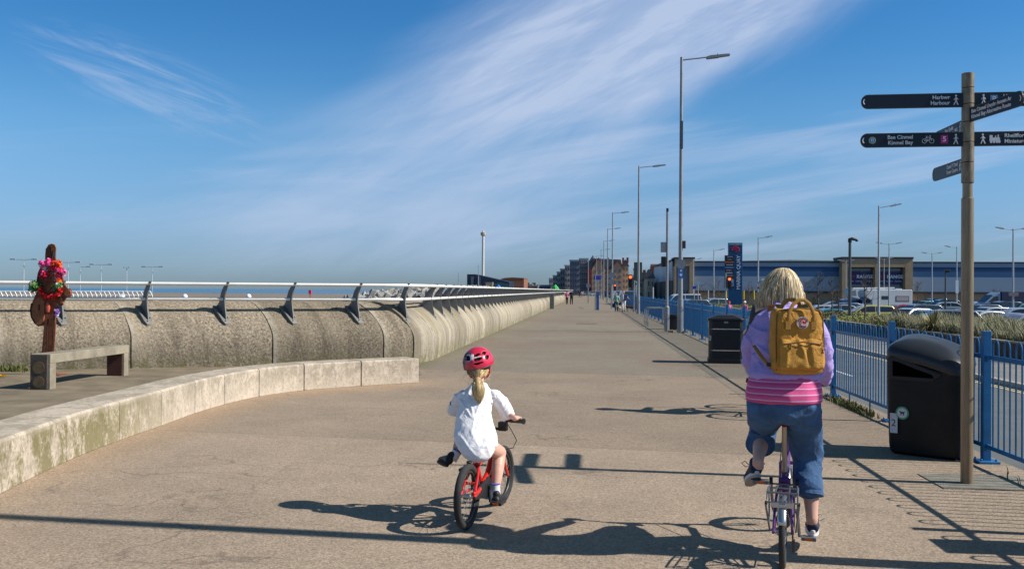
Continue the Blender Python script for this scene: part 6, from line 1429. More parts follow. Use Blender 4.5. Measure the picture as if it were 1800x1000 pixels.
# jeans
jn=MB()
jn.loft([ring(1377,741,5.89,.17,.12),ring(1377,728,5.88,.212,.165),ring(1377,712,5.87,.224,.178),ring(1377,695,5.87,.214,.170)],36)
def W3(px,py,Y): return T(px,py,Y)
jn.limb([T(1347,724,5.90),T(1343,738,6.15),lkn+Vector((0,.0,.0))],[.112,.104,.092],20)
jn.limb([lkn,lkn.lerp(lank,.30),lkn.lerp(lank,.52)],[.092,.089,.086],20)
jn.limb([T(1411,727,5.90),T(1414,765,6.06),rkn+Vector((0,.0,0))],[.118,.108,.096],20)
jn.limb([rkn,T(1420,830,6.10),T(1421,852,6.05)],[.096,.093,.094],20)
fd0=folds(5,.018,(1,1,1.6),11,.0015,18); dj=drape(.9,.006,13,3.2,6); fd=lambda c,n:fd0(c,n)+dj(c,n); remesh(jn,'jeans',denim,wm,.0095,4,disp=fd)
# turn-ups (open hems)
for kk,(p,q) in enumerate(((lkn.lerp(lank,.44),lkn.lerp(lank,.62)),(T(1421,846,6.06),T(1421,870,6.03)))):
    mb=MB(); mb.path([p,p.lerp(q,.5),q,q+(q-p).normalized()*.002,q-(q-p).normalized()*.03],[.088,.091,.094,.084,.075],28,cap=False); mb.build('turn_up',denim,wm,world=True,smooth='auto')
# pockets/seams
mb=MB()
for sx,px in((-1,1348),(1,1412)):
    c=T(px,722,5.77)
# shoes
def shoe(parent,heel,yaw,pitch,up,sole,s=1.0,lace=None,collar=None):
    M=Matrix.Translation(heel)@Matrix.Rotation(yaw,4,'Z')@Matrix.Rotation(pitch,4,'X')@Matrix.Scale(s,4)
    mb=MB(); sec=[(-.012,.030,.0,.055),(.0,.038,.0,.07),(.05,.040,.0,.085),(.10,.040,.0,.085),(.16,.046,.0,.065),(.21,.046,.0,.052),(.25,.036,.0,.040),(.268,.015,.0,.03)]
    N_=16; vs=[]
    for y,w,z0,h in sec:
        for k in range(N_):
            q=2*PI*k/N_; vs.append((w*math.cos(q),y,.018+h/2+h/2*math.sin(q)*(1 if math.sin(q)>0 else 1)))
    fs=[(i*N_+k,(i+1)*N_+k,(i+1)*N_+(k+1)%N_,i*N_+(k+1)%N_) for i in range(len(sec)-1) for k in range(N_)]+[tuple(range(N_)),tuple((len(sec)-1)*N_+k for k in range(N_))[::-1]]
    mb.add(vs,fs); mb.limb([(0,.035,.05),(0,.035,.105)],[.036,.036]); mb.v=[M@v for v in mb.v]; sh=remesh(mb,'shoe',up,parent,.006*s+.001,2)
    mb=MB(); ol=[]
    for k in range(28):
        q=2*PI*k/28; y=.127+.146*math.sin(q); w=(.040+.010*max(0,math.sin(q-.3)))*math.cos(q); ol.append((w,y))
    mb.prism(ol,0,.022,ax='Z'); mb.v=[M@v for v in mb.v]; so_=mb.build('sole',sole,sh,bevel=.004); so_.data.transform(mtx(parent).inverted())
    mb=MB(); ol2=[(a*1.04,(b-.127)*1.02+.127) for a,b in ol]; mb.prism(ol2,.018,.040,ax='Z'); mb.v=[M@v for v in mb.v]; so_=mb.build('midsole',lace or sole,sh,bevel=.006); so_.data.transform(mtx(parent).inverted())
    return sh,M
lsM=None
lh=lank+Vector((-.0,-.045,-.105)); rh=rank+Vector((.0,-.04,-.10))
s1,M1_=shoe(wm,Vector((T(1331,839,5.98))),R(2),R(-24),navyf,sole_g,1.0,trw)
s2,M2_=shoe(wm,Vector((T(1429,942,5.97))),R(-12),R(-6),navyf,trw,1.0,trw)
for sh,M_ in((s1,M1_),(s2,M2_)):
    mb=MB()
    for s in(-1,1): mb.path([M_@Vector((s*.01,.12,.10)),M_@Vector((s*.05,.10,.13)),M_@Vector((s*.075,.08,.11)),M_@Vector((s*.05,.09,.09)),M_@Vector((s*.01,.12,.10))],.0028,5)
    o=mb.build('laces',trw if sh is s2 else navyf,sh); o.data.transform(mtx(wm).inverted())
    if sh is s1:
        mb=MB()
        for s in(-1,1): mb.ball(M_@Vector((s*.020,.035,-.001)),(.014,.02,.006),None,10,6)
        o=mb.build('sole_patch',navyf,sh); o.data.transform(mtx(wm).inverted())
# hair: mass + strands
hm_=MB(); top=T(1374,471,6.20)
hr=[ring(1372,540,6.155,.139,.092),ring(1372,530,6.16,.139,.108),ring(1372,516,6.17,.132,.122),ring(1373,502,6.185,.117,.127),ring(1374,490,6.195,.100,.122),ring(1375,480,6.20,.072,.098),ring(1376,473,6.20,.036,.055)]
def cut_hair(p): return p
hm_.loft(hr,36); hair_o=remesh(hm_,'hair',[hair2],wm,.008,4,disp=folds(9,.008,(1,1,.15),21))
def hair_strands(parent,rings,n,mats,r0=.0022,a_from=0,a_to=2*PI,part=(0,0),spread=1.0,end=0,world=True,jit=.006,name='strands',bt=0.0):
    mb=MB(); K=len(rings)
    for i in range(n):
        a=random.uniform(a_from,a_to); ea=random.gauss(0,.08); dz=random.uniform(-.012,.006); mb.m=random.choices(range(len(mats)),weights=[3,2,2][:len(mats)])[0]
        st=random.choice((0,0,0,1,2)); pts=[]; off=1.0+random.uniform(0,.035)
        for j in range(K-1-st,-1,-1):
            cx,cy,cz,rx,ry=rings[j]; u=(K-1-j)/(K-1); q=a+ea*u; wob=random.uniform(-1,1)*jit*u
            pts.append(Vector((cx+(rx*off+.002+wob)*math.cos(q),cy+(ry*off+.002+wob)*math.sin(q),cz+(dz if j==0 else 0))))
        if st==0: pts.insert(0,Vector((rings[-1][0]+part[0],rings[-1][1]+part[1],rings[-1][2]+.006)))
        r=r0*random.uniform(.6,1.5)
        # densify
        P=[]; 
        for j in range(len(pts)-1):
            p0=pts[max(j-1,0)];p1=pts[j];p2=pts[j+1];p3=pts[min(j+2,len(pts)-1)]
            for k in range(2): t_=k/2; P.append(.5*((2*p1)+(p2-p0)*t_+(2*p0-5*p1+4*p2-p3)*t_*t_+(3*p1-p0-3*p2+p3)*t_**3))
        P.append(pts[-1]); mb.path(P,[r*(1 if k<len(P)-3 else .75) for k in range(len(P)-1)]+[r*.25],4,cap=False)
    return mb.build(name,mats,parent,world=world,smooth=True,fix=False)
hs=hair_strands(wm,hr,1500,[hairm,hair3,hair2],.0021,0,2*PI,(.0,-.02)); 
hair_strands(wm,[(a,b,c,rx*1.02,ry*1.02) for a,b,c,rx,ry in hr],90,[hair3,hairm],.0010,0,2*PI,(.0,-.02),jit=.028,name='flyaways')
# ---------------- backpack
bk=MB(); bpc=T(1400,595,5.78)
bp=thing('backpack','mustard yellow square backpack with two handles and round badge on the cyclist in lilac','backpack',bpc,R(6))
can=mat('mustard_canvas',(.48,.225,.03),.8,0,.16,8,.35,220,col2=(.57,.285,.045),wr=(9,.40)); can2=mat('mustard_strap',(.36,.18,.03),.75,0,.15,9,.3,200); zipm=mat('zip_tape',(.16,.075,.012),.7)
fk=folds(8,.016,(1,1,.8),31)
mb=MB(); mb.loft([(0,0,-.215,.125,.06),(0,0,-.205,.146,.074),(0,0,-.15,.158,.084),(0,0,0,.154,.078),(0,0,.12,.150,.070),(0,0,.165,.146,.062),(0,0,.183,.13,.048)],56,sq=5)
main=remesh(mb,'main_bag',can,bp,.006,4,disp=fk,world=False)
mb=MB(); mb.loft([(.0,-.086,-.185,.120,.018),(.0,-.098,-.17,.132,.030),(.0,-.098,-.05,.130,.028),(.0,-.088,-.0,.122,.012)],48,sq=5); pk=remesh(mb,'front_pocket',can,bp,.0055,4,disp=folds(10,.012,(1.4,1,.6),5),world=False)
mb=MB(); mb.path([(-.110,-.116,-.028),(0,-.127,-.014),(.112,-.112,-.03)],.0045,6); mb.path([(-.075,-.126,-.022),(-.078,-.130,-.06)],.004,6); mb.build('zip',zipm,pk,smooth='auto')
mb=MB(); mb.path([(-.125,-.074,-.01),(.125,-.074,-.01)],.0025,5); mb.path([(-.142,-.064,-.19),(-.146,-.066,.0),(-.140,-.060,.14),(-.12,-.052,.175),(0,-.05,.188),(.12,-.052,.175),(.140,-.060,.14),(.146,-.066,0),(.142,-.064,-.19)],.004,6); mb.build('zip',zipm,bp,smooth='auto')
for s,yb in((0,-.074),(1,.055)):
    dx=.0 if s==0 else -.02
    pts=[(-.078+dx,yb-.002,.085),(-.076+dx,yb-.012,.14),(-.070+dx,yb-.010,.17),(-.048+dx,yb-.004,.208),(-.014+dx,yb-.0,.236),(.022+dx,yb+.002,.238),(.052+dx,yb-.002,.215),(.070+dx,yb-.010,.175),(.078+dx,yb-.012,.14),(.078+dx,yb-.002,.085)]
    if s: pts=pts[1:-1]
    mb=MB(); mb.path(pts,.012,10,flat=.42,up=(0,1,0)); mb.build('handle',can2,bp,smooth='auto')
for sx in(-.078,.078): mb=MB(); mb.box((sx,-.082,.095),(.034,.006,.075)); mb.build('handle_patch',can2,bp,bevel=.002)
mb=MB(); bM=basis((.008,-.091,.100),(1,0,0),(0,-1,0)); 
mb.path([bM@Vector((0,0,-.012)),bM@Vector((0,0,0))],.036,36); bdg=mb.build('badge',mat('badge_white',(.62,.55,.50),.7),bp,smooth='auto')
mb=MB(); mb.path([bM@Vector((0,0,-.001)),bM@Vector((0,0,.0012))],.0215,28); mb.build('badge_centre',mat('badge_red',(.55,.02,.03),.7),bdg,smooth='auto')
mb=MB(); mb.prism([(-.018,-.004),(-.009,.010),(-.014,-.012),(.0,-.018),(.012,-.016),(.018,-.006),(.006,-.010),(-.006,-.006)],.0012,.0022,M=bM,ax='Z'); mb.torus((.002,.004,.0018),.009,.0018,ax='Z',n=12,k=4,a0=.3,a1=4,M=bM); mb.build('badge_curl',mat('badge_white',(.62,.55,.50)),bdg)
mb=MB(); letters='FJALLRAVEN'
for i,ch_ in enumerate(letters):
    a=R(158-i*15.2); text_mb(ch_,.0125,bM@Matrix.Translation((.0285*math.cos(a),.0285*math.sin(a),.0012))@Matrix.Rotation(a-PI/2,4,'Z'),.0004,'CENTER',.0006,mb=mb)
for i,ch_ in enumerate('KANKEN'):
    a=R(-128+i*15.2); text_mb(ch_,.0125,bM@Matrix.Translation((.0285*math.cos(a),.0285*math.sin(a),.0012))@Matrix.Rotation(a+PI/2,4,'Z'),.0004,'CENTER',.0006,mb=mb)
mb.build('badge_lettering',mat('badge_navy',(.05,.02,.08),.7),bdg)
mb=MB(); mb.box((-.143,-.02,-.05),(.004,.03,.02)); mb.build('side_tab',can2,bp)
# shoulder straps
for s in(-1,1):
    sh_=[Vector((s*.075,.045,.16)),Vector((s*.085,.10,.205)),Vector((s*.09,.20,.20)),Vector((s*.10,.31,.10))]
    mb=MB(); mb.path(sh_,.020,10,flat=.25,up=(0,0,1)); mb.build('shoulder_strap',can2,bp,smooth='auto')
mb=MB(); mb.path([(-.14,.0,-.185),(-.185,-.0,-.15),(-.215,.035,-.10),(-.235,.10,-.05)],.012,10,flat=.3,up=(0,-1,.3)); mb.build('side_strap',can2,bp,smooth='auto')
mb=MB(); mb.box((-.172,-.004,-.160),(.026,.012,.022),R(-20)); mb.build('buckle',black,bp,bevel=.003)
# ---------------- the girl
gl=thing('person','small girl with a blonde ponytail, red helmet and long white T-shirt riding the red bicycle','person',(-.79,6.6,0),R(-12))
GB=mtx(gb)
def G(v): return GB@Vector(v)
bo=MB(); hc=T(841,643,6.80)
bo.ball(hc,(.070,.085,.095),None,24,16); bo.ball(hc+Vector((.02,.05,-.03)),(.05,.05,.05)); bo.ball(hc+Vector((.035,.098,-.01)),(.009,.012,.012))
for s in(-1,1): bo.ball(hc+Vector((s*.071,.015,-.015)),(.009,.016,.022))
bo.limb([hc+Vector((0,-.01,-.05)),T(841,680,6.76),T(841,700,6.74)],[.042,.040,.06])
bo.loft([ring(838,790,6.58,.09,.08),ring(838,770,6.60,.11,.085),ring(838,730,6.68,.095,.065),ring(840,697,6.73,.10,.055)],24)
gax=(G((1,0,0))-G((0,0,0))).normalized(); rg=G((.205,.525,.69)); lg_=G((-.205,.525,.69))
rs=T(874,692,6.73); re=T(893,728,6.86); rw=rg+Vector((-.012,-.055,.022)); ls=T(808,692,6.73); le=T(797,722,6.86); lw_=lg_+Vector((0,-.055,.022))
bo.limb([rs+Vector((-.03,.01,-.03)),T(886,722,6.84),rw],[.014,.026,.021]); bo.limb([ls+Vector((.03,.01,-.03)),T(800,718,6.84),lw_],[.014,.024,.021])
hand(bo,rw,rg+Vector((0,0,.008)),1,gax,.74); hand(bo,lw_,lg_+Vector((0,0,.008)),-1,-gax,.74)
ra=T(871,862,6.70); rk_=T(878,795,6.86); rhip=T(858,785,6.66); lhip=T(822,785,6.64); lk=T(812,770,6.88); la=T(800,800,6.72)
bo.limb([rhip,rk_],[.066,.052],16); bo.limb([rk_,rk_.lerp(ra,.35)+Vector((.0,-.018,0)),ra,ra+Vector((0,0,-.03))],[.050,.048,.029,.028],16)
bo.limb([lhip,lk],[.062,.050],16); bo.limb([lk,lk.lerp(la,.4)+Vector((0,-.01,0)),la],[.046,.042,.028],16)
remesh(bo,'body',skin,gl,.0055,3)
wsh=mat('white_cotton',(.82,.81,.83),.85,0,.03,8,.15,220,spec=.2,wr=(6.5,.30))
tsb=MB(); tsb.loft([ring(840,811,6.50,.045,.045),ring(840,805,6.51,.082,.085),ring(839,794,6.53,.120,.112),ring(838,780,6.55,.150,.125),ring(836,766,6.575,.154,.122),ring(834,745,6.61,.138,.108),ring(833,724,6.66,.124,.095),ring(836,706,6.69,.120,.088),ring(838,692,6.72,.116,.078),ring(840,682,6.74,.086,.066),ring(841,673,6.75,.052,.052)],40)
tsb.limb([rs+Vector((-.022,0,-.012)),T(880,705,6.77),T(887,716,6.81)],[.044,.050,.052],18)
tsb.limb([ls+Vector((.026,0,-.012)),T(806,702,6.76),T(801,712,6.79)],[.042,.046,.046],18)
fg0=folds(7,.010,(1,1,.5),41); d3_=drape(.55,.008,17,3.5,3); d4_=drape(-.5,.006,16,3.5,13); fg=lambda c,n:fg0(c,n)+d3_(c,n)+d4_(c,n)
remesh(tsb,'t_shirt',wsh,gl,.0065,3,disp=fg)
# open sleeves
for p,q,r in((T(886,714,6.80),T(892,730,6.84),.054),(T(801,710,6.78),T(797,724,6.82),.047)):
    mb=MB(); mb.path([p,p.lerp(q,.6),q,q+(q-p).normalized()*.002,q-(q-p)*.3],[r*.97,r*1.03,r*1.03,r*.96,r*.9],26,cap=False); mb.build('sleeve',wsh,gl,world=True,smooth='auto')
sock=mat('white_sock',(.70,.70,.76),.9,0,.08,40)
mb=MB(); mb.path([T(871,850,6.70),T(871,858,6.70),T(871,876,6.69)],[.034,.034,.036],18); mb.build('sock',sock,gl,world=True,smooth='auto')
mb=MB(); mb.path([T(804,793,6.72),T(800,800,6.71),T(795,808,6.70)],[.033,.033,.035],18); mb.build('sock',sock,gl,world=True,smooth='auto')
mb=MB(); mb.path([T(871,849,6.70),T(871,851,6.70)],[.0345,.0345],18); mb.path([T(805,791.5,6.72),T(803.5,794,6.72)],[.0335,.0335],18); mb.build('sock_stripe',mat('sock_blue',(.08,.12,.45),.9),gl,world=True,smooth='auto')
bsh=mat('black_leather',(.015,.015,.016),.5,0,.2,20,.2,100)
s,M_=shoe(gl,Vector(T(870,889,6.64)),R(-14),R(-3),bsh,mat('shoe_sole',(.02,.018,.017),.8),.78,bsh)
mb=MB(); mb.box((0,-.022,.03),(.04,.006,.014),M=M_); o=mb.build('heel_tab',mat('reflector_orange',(.75,.13,.01)),s); o.data.transform(mtx(gl).inverted())
# left foot kicked out: sole faces back, toe pointing down and out
def shoe2():
    hl=T(795,806,6.66); M=Matrix.Translation(hl)@Matrix.Rotation(R(20),4,'Z')@Matrix.Rotation(R(-38),4,'Y')@Matrix.Rotation(R(-52),4,'X')
    return M
hl=T(791,800,6.64)
s=MB()
Mx=basis(hl,(.80,.25,.50),( .45,-.55,.35)) # x across the shoe, z up out of ankle
Mx=Matrix.Translation(T(784,818,6.64))@Matrix.Rotation(R(20),4,'Z')@Matrix.Rotation(R(36),4,'Y')@Matrix.Rotation(R(-8),4,'X')@Matrix.Scale(.78,4)
def shoeM(parent,M,up,sole):
    mb=MB(); sec=[(-.012,.032,.06),(.0,.040,.078),(.05,.042,.090),(.10,.042,.085),(.16,.046,.065),(.21,.046,.052),(.25,.036,.040),(.268,.015,.03)]; N_=16; vs=[]
    for y,w,h in sec:
        for k in range(N_): q=2*PI*k/N_; vs.append((w*math.cos(q),y,.018+h/2+h/2*math.sin(q)))
    mb.add(vs,[(i*N_+k,(i+1)*N_+k,(i+1)*N_+(k+1)%N_,i*N_+(k+1)%N_) for i in range(len(sec)-1) for k in range(N_)]+[tuple(range(N_)),tuple((len(sec)-1)*N_+k for k in range(N_))[::-1]])
    mb.limb([(0,.035,.05),(0,.035,.11)],[.038,.038]); mb.v=[M@v for v in mb.v]; sh=remesh(mb,'shoe',up,parent,.0055,2)
    mb=MB(); ol=[]
    for k in range(28): q=2*PI*k/28; ol.append(((.042+.010*max(0,math.sin(q-.3)))*math.cos(q),.127+.148*math.sin(q)))
    mb.prism(ol,0,.028,ax='Z'); mb.v=[M@v for v in mb.v]; o=mb.build('sole',sole,sh,bevel=.004); o.data.transform(mtx(parent).inverted())
shoeM(gl,Mx,bsh,mat('shoe_sole',(.02,.018,.017)))
# hair under helmet + ponytail
hb1=mat('hair_golden',(.42,.25,.09),.45,0,.4,18,.2,200,col2=(.66,.47,.22),stretch=(5,5,.6)); hb2=mat('hair_golden_light',(.78,.62,.36),.4,0,.2,18); hb3=mat('hair_golden_dark',(.20,.105,.035),.5,0,.3,18)
mb=MB(); mb.ball(hc+Vector((0,-.012,.0)),(.079,.090,.090)); mb.ball(hc+Vector((0,-.03,-.045)),(.060,.055,.05)); remesh(mb,'hair',[hb3],gl,.006,3,disp=folds(14,.003,(1,1,.3),2))
tie=T(840,665,6.66); 
pr=[(tie,.016),(T(840,673,6.62),.030),(T(841,684,6.605),.038),(T(841,694,6.60),.034),(T(842,702,6.60),.020),(T(843,708,6.60),.006)]
mb=MB(); mb.limb([p for p,r in pr[:-1]],[r*.86 for p,r in pr[:-1]],14); remesh(mb,'ponytail',[hb1],gl,.005,3,disp=folds(22,.003,(1,1,.2),4))
mb=MB()
for i in range(420):
    a=random.random()*6.28; q=random.uniform(.75,1.12); mb.m=random.choices((0,1,2),weights=(3,3,2))[0]; P=[]
    for j,(p,r) in enumerate(pr): P.append(p+Vector((math.cos(a+.12*j)*r*q*1.15,math.sin(a+.12*j)*r*q*.7,random.uniform(-.004,.004))))
    mb.path(P,[.0017]*5+[.0005],4,cap=False)
for i in range(40):
    p=hc+Vector((random.uniform(-.08,.08),-.08,random.uniform(-.09,-.02))); mb.m=1; mb.path([p,p+Vector((random.uniform(-.03,.03),-.02,-.02)),p+Vector((random.uniform(-.05,.05),-.02,-.05))],.0009,4,cap=False)
for i in range(260):     # hair swept to the tie
    a=random.uniform(PI*1.0,2*PI); z=random.uniform(-.06,.03); p=hc+Vector((.080*math.cos(a),-.012+.092*math.sin(a),z)); m_=(p+tie)/2+Vector((0,-.012,.0)); mb.m=random.choice((0,0,1,2)); mb.path([p,p.lerp(m_,.6)+Vector((0,-.008,0)),m_,tie+Vector((random.uniform(-.012,.012),0,random.uniform(-.01,.01)))],.0017,4,cap=False)
mb.build('ponytail_strands',[hb1,hb2,hb3],gl,world=True,smooth=True,fix=False)
mb=MB(); mb.torus(tuple(tie+Vector((0,-.0,.0))),.017,.007,ax='Z',n=16,k=6); mb.build('hair_tie',mat('tie_pink',(.75,.2,.32),.7),gl,world=True,smooth=True)
# helmet
hr_=mat('helmet_red',(.57,.022,.06),.3,0,.08,6,coat=.6); hw_=mat('helmet_white',(.66,.66,.70),.35); hg_=mat('helmet_grey',(.09,.085,.095),.5); hk_=mat('helmet_foam',(.012,.012,.013),.85)
HM=Matrix.Translation(hc+Vector((-.002,-.004,.028)))@Matrix.Rotation(R(-12),4,'Z')@Matrix.Rotation(R(-7),4,'Y')@Matrix.Rotation(R(10),4,'X')
mb=MB(); mb.ball((0,0,0),(.098,.124,.098),None,32,16)
bm_v=[v for v in mb.v]; mb.v=[Vector((v.x,v.y,max(v.z,-.022))) for v in mb.v]; mb.v=[HM@v for v in mb.v]; inn=mb.build('helmet',hk_,gl,world=True,smooth='auto')
mb=MB(); nu,nv=96,40; vs=[]
rx,ry,rz_=.113,.140,.116
def vent(u,v):      # u azimuth 0..2pi (y- is back at 1.5pi), v polar
    d=((u-1.5*PI+PI)%(2*PI))-PI
    for cu,cv,wu,wv,tilt in((-.38,1.0,.26,.19,.5),(.40,.86,.30,.10,-.35),(.44,1.15,.30,.11,-.2),(.40,1.42,.34,.07,-.1),(-1.05,1.25,.22,.16,.4),(1.15,1.2,.2,.14,-.3),(-.95,.85,.2,.12,.3),(1.1,.85,.25,.12,-.2),(PI-.4,.9,.2,.2,0),(PI+.4,.9,.2,.2,0),(0,.42,.6,.0,0),(-2.0,.95,.25,.14,0),(2.0,.95,.25,.14,0)):
        e=d-cu; e=((e+PI)%(2*PI))-PI; f=(v-cv)-tilt*e*.5
        if wv and (e/wu)**2+(f/wv)**2<1: return (e/wu)**2+(f/wv)**2
    return None
for j in range(nv+1):
    v=.0001+ (PI*.60)*j/nv
    for i in range(nu):
        u=2*PI*i/nu; d=((u-1.5*PI+PI)%(2*PI))-PI; k=1+.012*math.cos(d*7)*math.sin(v)
        z=rz_*math.cos(v); z=max(z,-.030-.018*math.cos(d)*0)
        vs.append(HM@Vector((rx*k*math.sin(v)*math.cos(u),ry*k*math.sin(v)*math.sin(u),z)))
fs=[];mi=[]
for j in range(nv):
    for i in range(nu):
        u=2*PI*(i+.5)/nu; v=PI*.60*(j+.5)/nv
        if vent(u,v) is not None: continue
        d=((u-1.5*PI+PI)%(2*PI))-PI; m_=0
        e=d+.34; f=(v-.98)-.5*e*.5
        if .9<(e/.24)**2+(f/.17)**2<1.9: m_=1
        elif abs(d)<.10 and .75<v<1.12: m_=1
        elif v>1.76 and abs(d)<1.3: m_=2
        elif -1.25<d<-.05 and .68<v<.80: m_=2
        elif abs(d+.72)<.10 and v>.8: m_=2
        elif .1<d<.7 and .98<v<1.05: m_=1
        i2=(i+1)%nu; fs.append((j*nu+i,j*nu+i2,(j+1)*nu+i2,(j+1)*nu+i)); mi.append(m_)
mb.add(vs,fs); mb.mi=mi; hs_=mb.build('shell',[hr_,hw_,hg_],inn,world=False,smooth=True); hs_.data.transform(mtx(gl).inverted()); s=hs_.modifiers.new('s','SOLIDIFY'); s.thickness=.008; s.offset=-1
mb=MB(); p0=hc+Vector((0,-.098,-.01)); mb.path([hc+Vector((-.082,-.02,-.005)),hc+Vector((-.05,-.088,-.012)),p0,hc+Vector((.05,-.088,-.012)),hc+Vector((.082,-.02,-.005))],.012,8); mb.ball(p0+Vector((-.02,-.005,.006)),(.018,.012,.014)); mb.build('retainer',hk_,gl,world=True,smooth=True)
mb=MB(); mb.ball(p0+Vector((-.022,-.017,.006)),(.007,.004,.007)); mb.build('dial',hw_,gl,world=True,smooth=True); mb=MB(); mb.ball(p0+Vector((.002,-.014,-.004)),(.008,.006,.008)); mb.build('gem',mat('gem_teal',(.05,.45,.30),.4),gl,world=True)
mb=MB(); mb.path([hc+Vector((.086,-.01,.0)),hc+Vector((.080,.01,-.05)),hc+Vector((.062,.03,-.085)),hc+Vector((.02,.06,-.10))],.008,8); mb.path([hc+Vector((-.086,-.01,.0)),hc+Vector((-.080,.01,-.05)),hc+Vector((-.06,.03,-.085)),hc+Vector((-.02,.06,-.10))],.008,8); mb.build('chin_strap',mat('strap_red',(.5,.015,.02),.6),gl,world=True,smooth=True)
# ================= companion cyclist ahead (mostly hidden)
cb=thing('bicycle','dark bicycle of the rider ahead, mostly hidden behind the lilac cyclist','bicycle',(2.37,12.35,0),R(-6))
wheel(cb,(0,0,.33),.33,.02,28,'rear_wheel'); wheel(cb,(0,1.03,.33),.33,.02,28,'front_wheel')
bar('frame',cb,black,[[(0,.42,.28),(0,.28,.80),.016],[(0,.30,.74),(0,.80,.80),.017],[(0,.42,.28),(0,.82,.72),.018],[(0,.80,.84),(0,.84,.68),.019],[(-.05,0,.33),(0,.42,.28),.010],[(.05,0,.33),(0,.42,.28),.010],[(-.05,0,.33),(0,.30,.74),.009],[(.05,0,.33),(0,.30,.74),.009]])
bar('fork',cb,black,[[(0,.84,.68),(-.05,.90,.55),(-.05,1.03,.33),.012],[(0,.84,.68),(.05,.90,.55),(.05,1.03,.33),.012]]); bar('handlebar',cb,black,[[(0,.80,.84),(0,.80,1.02),.014],[(-.28,.72,1.05),(-.08,.80,1.03),(.08,.80,1.03),(.28,.72,1.05),.012]])
bar('seatpost',cb,alu,[[(0,.29,.78),(0,.25,.94),.014]]); mb=MB(); mb.loft([(0,.22,.92,.06,.11),(0,.23,.96,.08,.13),(0,.24,.975,.06,.1)],18); mb.build('saddle',black,cb,smooth='auto')
bar('crank',cb,alu,[[(.06,.42,.28),(.08,.42,.11),.01],[(-.06,.42,.28),(-.08,.42,.45),.01],[(-.07,.42,.28),(.07,.42,.28),.014]]); pedal(cb,(.13,.42,.10)); pedal(cb,(-.13,.42,.46))
KB=mtx(cb); K=lambda v:KB@Vector(v)
cp=thing('person','rider in a dark grey jacket and pale helmet, mostly hidden ahead of the lilac cyclist','person',K((0,.3,0)),R(-6))
bo=MB(); h_=K((-.03,.42,1.70)); bo.ball(h_,(.078,.10,.118)); bo.ball(h_+Vector((0,.1,-.02)),(.012,.02,.02)); bo.limb([h_,K((0,.36,1.50))],[.055,.06]); bo.loft([(*K((0,.24,.95)),.16,.13),(*K((0,.27,1.2)),.16,.12),(*K((0,.34,1.45)),.18,.11)],20)
for s in(-1,1):
    bo.limb([K((s*.15,.34,1.42)),K((s*.20,.40,1.18)),K((s*.27,.66,1.09))],[.05,.042,.028]); hand(bo,K((s*.27,.66,1.09)),K((s*.26,.73,1.07)),s,(KB.to_3x3()@Vector((s,0,0))))
bo.limb([K((-.1,.25,.95)),K((-.12,.62,.82)),K((-.12,.42,.54))],[.09,.06,.04]); bo.limb([K((.1,.25,.95)),K((.12,.50,.62)),K((.12,.42,.20))],[.09,.06,.04])
remesh(bo,'body',skin,cp,.009,3)
jk=mat('jacket_dark',(.045,.05,.06),.8,0,.2,8,.3,60); tr=mat('trousers_dark',(.02,.022,.03),.8)
bo=MB(); bo.loft([(*K((0,.23,.92)),.20,.17),(*K((0,.26,1.1)),.19,.16),(*K((0,.30,1.3)),.19,.15),(*K((0,.34,1.42)),.16,.12),(*K((0,.38,1.54)),.08,.08)],24)
for s in(-1,1): bo.limb([K((s*.15,.34,1.42)),K((s*.20,.40,1.18)),K((s*.24,.64,1.09))],[.062,.055,.042])
remesh(bo,'jacket',jk,cp,.012,4,disp=folds(6,.008,(1,1,1.2),3))
bo=MB(); bo.loft([(*K((0,.24,.86)),.19,.15),(*K((0,.24,1.0)),.19,.15)],20); bo.limb([K((-.1,.25,.93)),K((-.12,.62,.82)),K((-.12,.43,.56))],[.11,.085,.06]); bo.limb([K((.1,.25,.93)),K((.12,.50,.62)),K((.12,.43,.22))],[.11,.085,.06]); remesh(bo,'trousers',tr,cp,.012,3)
for s,z in((-1,.46),(1,.11)): shoe(cp,K((s*.13,.30,z+.01)),R(-6),R(-4),bsh,bsh,1.0,trw)
mb=MB(); mb.ball(h_+Vector((0,-.01,.03)),(.105,.135,.10),None,20,12); mb.v=[Vector((v.x,v.y,max(v.z,h_.z+.015))) for v in mb.v]; mb.build('helmet',mat('helmet_pale',(.40,.40,.40),.5,0,.3,25),cp,world=True,smooth='auto')
mb=MB(); mb.ball(h_+Vector((0,-.02,-.01)),(.086,.10,.10)); mb.build('hair',mat('hair_grey',(.35,.33,.31),.6,0,.3,30),cp,world=True,smooth=True)
mb=MB(); mb.path([h_+Vector((-.088,.09,.01)),h_+Vector((-.09,.0,.012)),h_+Vector((-.085,-.03,.0))],.005,6); mb.ball(h_+Vector((-.05,.105,.005)),(.03,.01,.02)); mb.build('glasses',black,cp,world=True)
